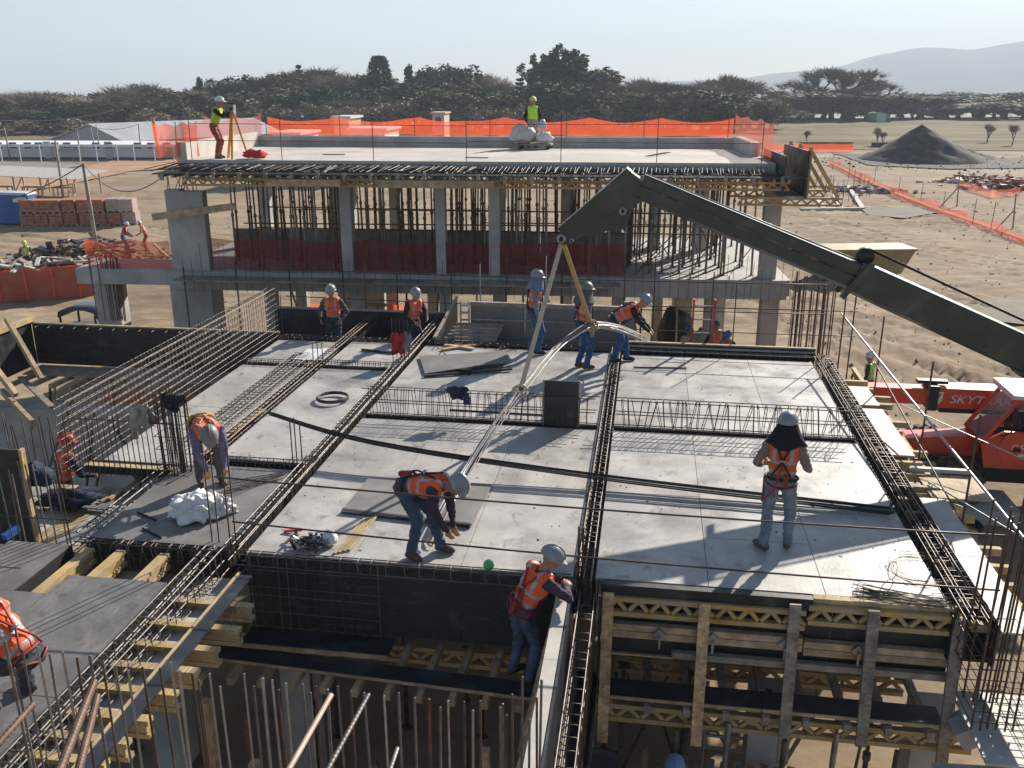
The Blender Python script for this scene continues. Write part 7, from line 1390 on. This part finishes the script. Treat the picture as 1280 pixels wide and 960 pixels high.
o = rot_block(onz(1000,181,GZ+.5),onz(1066,181,GZ+.5),.3,.9,MATS['yellow_paint'],'yellow_barrier'); tag(o,'long yellow barrier beyond the far netting','barrier'); o = rot_block(onz(1090,181,GZ+.4),onz(1120,181,GZ+.4),.5,.7,MATS['dark_gravel'],'dark_berm'); tag(o,'low dark berm left of the tall gravel heap','berm')
net([tuple(onz(x,y,GZ))[:2] for x,y in ((1196,232),(1215,240),(1240,248),(1275,244))],GZ,GZ+.7,netp,'orange netting draped before the broken bricks',wav=.4,seg=.5)
t = thing('ground_beams','pale concrete footing strips on the dirt behind the frame end','footing',onz(1040,250,GZ))
for (a,c_) in (((1000,262),(1078,261)),((1008,233),(1060,233)),((1060,233),(1078,261)),((1020,247),(1030,262)),((1043,245),(1052,262))): rot_block(onz(*a,GZ+.1),onz(*c_,GZ+.1),.35,.22,concw,'strip',t)
for k in range(40):
    q = onz(1005+random.random()*85,232+random.random()*26,GZ); tag(bar(q,q+Vector((0,0,random.uniform(.7,1.5))),.02,rebr,'footing_bar',None,4),'thin starter bar of the footing behind the frame end','rebar','starter bars of the footing')
clutter(1085,240,'stone_heap','heap of grey stones beside the footing strips','stones',120,5,2.2,.5,[dgrav,concw,roadm],.2,.6,0,.25)
# ------------------------------------------------------------------ foreground bars and what lies below the deck
def at(x, y, d): return _C+_ray(x, y)*d
tag(part(MB().bb((-6.5,5.2,GZ-.1),(-.75,5.75,-.75)),'near_wall',conc),'concrete wall carrying the row of near starter bars','wall')
random.seed(19)
tops = [(6,802),(18,835),(28,812),(46,808),(62,818),(78,815),(96,822),(112,820),(128,826),(144,832),(160,838),(178,834),(200,835),(213,828),(224,838),(240,842),(248,850),(262,842),(275,858),(305,842),(317,858),(328,848),(340,850),(348,862),(357,854),(378,855),(388,866),(395,858),(409,862),(422,858),(438,864),(455,866),(480,870),(498,866),(518,872),(536,874),(550,884),(560,876),(580,877),(591,888),(600,876),(625,884),(628,880),(633,894),(640,868),(653,846),(662,900),(671,872),(677,850)]
tt = thing('starter_bars','row of bright upright starter bars in the foreground','rebar',(-3,5.5,-.75))
for k,(x,y) in enumerate(tops):
    Y = 5.48+random.uniform(-.16,.16); q = ony(x,y,Y); bar((q.x+random.uniform(-.03,.03),Y+random.uniform(-.03,.03),-.75),q,.0095 if k%7 else .013,random.choice((rebb,rebs,rebs,rebr)),'bar',tt,6)
for k,(a,c_,r,m_,lb) in enumerate((((118,852,3.6),(70,975,2.9),.022,rebr,'thick ribbed rusty bar poking into the foreground'),((122,870,3.7),(95,975,3.0),.020,rebr,'second thick ribbed rusty bar beside the first'),((42,880,3.6),(-20,950,3.2),.018,rebr,'thick rusty bar at the near left corner'),((414,869,4.3),(352,978,3.7),.016,mat('tan_bar',(.42,.30,.22),.5),'tan round pole slanting across the foreground bars'),((461,868,4.3),(400,980,3.7),.015,rebs,'bright threaded rod slanting across the foreground bars'),((497,935,4.2),(480,985,3.9),.014,rebs,'short bright threaded rod tip in the foreground'))):
    p, q = at(*a), at(*c_); d = q-p; q = q+d*1.2; n = int((q-p).length/.014); pts = []; rs_ = []
    for i in range(n+1): pts.append(p.lerp(q,i/n)); rs_.append(r*.78*(1 if i%2 else (.74 if k != 3 else 1)))
    if n > 2: solo(MB().tube(pts,rs_,10),'ribbed_bar',m_,lb,'rebar',None,k == 3)
for k,(x,y) in enumerate(((-3.6,7.2),(-2.6,7.6),(-1.6,7.0),(-4.3,8.2),(-3.1,6.5))):
    tag(bar((x,y,GZ),(x+.05,y,-1.25),.035,random.choice((prop_m,MATS['prop_rust'])),'pit_prop',None,8),'steel prop standing in the dark front pit','prop','props in the dark front pit')
for k in range(10): a = Vector((random.uniform(-4.8,-1.1),random.uniform(6.3,8.4),random.uniform(-3.3,-1.6))); d = Vector((random.uniform(-1,1),random.uniform(-.3,.3),random.uniform(-.7,.7))); tag(bar(a-d,a+d,.022,random.choice((prop_m,steel,rebr)),'pit_brace',None,6),'slanting brace tube in the dark front pit','tube','brace tubes in the dark front pit')
for k,(x,y,z) in enumerate(((-1.45,7.9,-2.2),(-3.9,7.6,-2.4),(-4.6,8.0,-2.0))): tag(rot_block((x,y,GZ),(x,y,z+1),.1,.1,timz,'pit_post'),'timber post standing in the dark front pit','post','timber posts in the front pit')
rag('yellow_bucket_hose','yellow tub with coiled hose in the front pit','tub',(-1.0,7.6,-2.3),(.2,.2,.16),MATS['yellow_paint'],.1,61)
for k in range(9): tag(rot_block((.55+k*.13,7.6,-2.5-.03*(k%2)),(.75+k*.16,9.6,-2.45-.03*(k%2)),.09,.05,random.choice((timg,timx,timgx)),'stacked_plank'),'plank of the stack below the front walkway','plank','planks stacked below the front walkway')
tag(lattice((.1,8.9,-2.5),(2.1,8.85,-2.5)),'yellow-grey lattice girder lying below the front walkway','girder'); tag(rot_block((-.25,8.7,-2.3),(-.2,8.75,-1.75),.3,.04,navy,'hanging_board'),'dark blue board hanging below the first upright','board'); tag(rot_block((-.75,8.9,-2.4),(.3,8.8,-2.35),.12,.08,timy,'pale_beam'),'pale beam below the front walkway','beam')
rag('cloth_sack','greyish white sack hanging below the front walkway','sack',(.42,8.7,-2.2),(.14,.12,.26),paperw,.3,66)
for k in range(5): tag(bar((.55+k*.6,8.9+.2*(k%2),GZ),(.58+k*.6,8.9+.2*(k%2),-1.5),.03,(prop_m,steel)[k%2],'walkway_prop',None,8),'steel prop below the right front walkway','prop','props below the right front walkway')
t = thing('tube_barrow','tangle of bent steel tubes like a barrow on the dirt below the deck','frame',(2.7,9.2,GZ)); random.seed(5)
for k in range(7): a = Vector((2.2+random.random()*.9,8.9+random.random()*.6,GZ+.1)); bent([a,a+Vector((.2,.1,.5)),a+Vector((.6,.1,.75+.2*random.random())),a+Vector((1.0,.0,.5)),a+Vector((1.1,-.1,.05))],.02,steel if k%2 else rebr,'tube',t,7)
for k in range(8): tag(bar((random.uniform(-.3,3.4),random.uniform(9.6,12),GZ),(random.uniform(-.3,3.4),random.uniform(9.6,12),-1.7),.022,random.choice((prop_m,steel)),'deck_brace',None,6),'slanting brace tube below the right bay','tube','brace tubes below the right bay')
t = thing('steel_rack','galvanised steel rack standing below the right bay','frame',(1.3,10.2,GZ))
for x in (1.0,1.6):
    for y in (10.0,10.5): bar((x,y,GZ),(x,y,-1.6),.025,steel,'upright',t,6)
for z in (-3.0,-2.4,-1.8): bar((1.0,10.0,z),(1.6,10.0,z),.022,steel,'rung',t,6); bar((1.0,10.5,z),(1.6,10.5,z),.022,steel,'rung',t,6)
tag(bar((2.05,9.0,-3.3),(2.05,9.05,-2.6),.06,mat('green_bottle',(.02,.07,.05),.3),'green_cylinder',None,12),'dark green gas bottle hanging below the walkway','bottle')
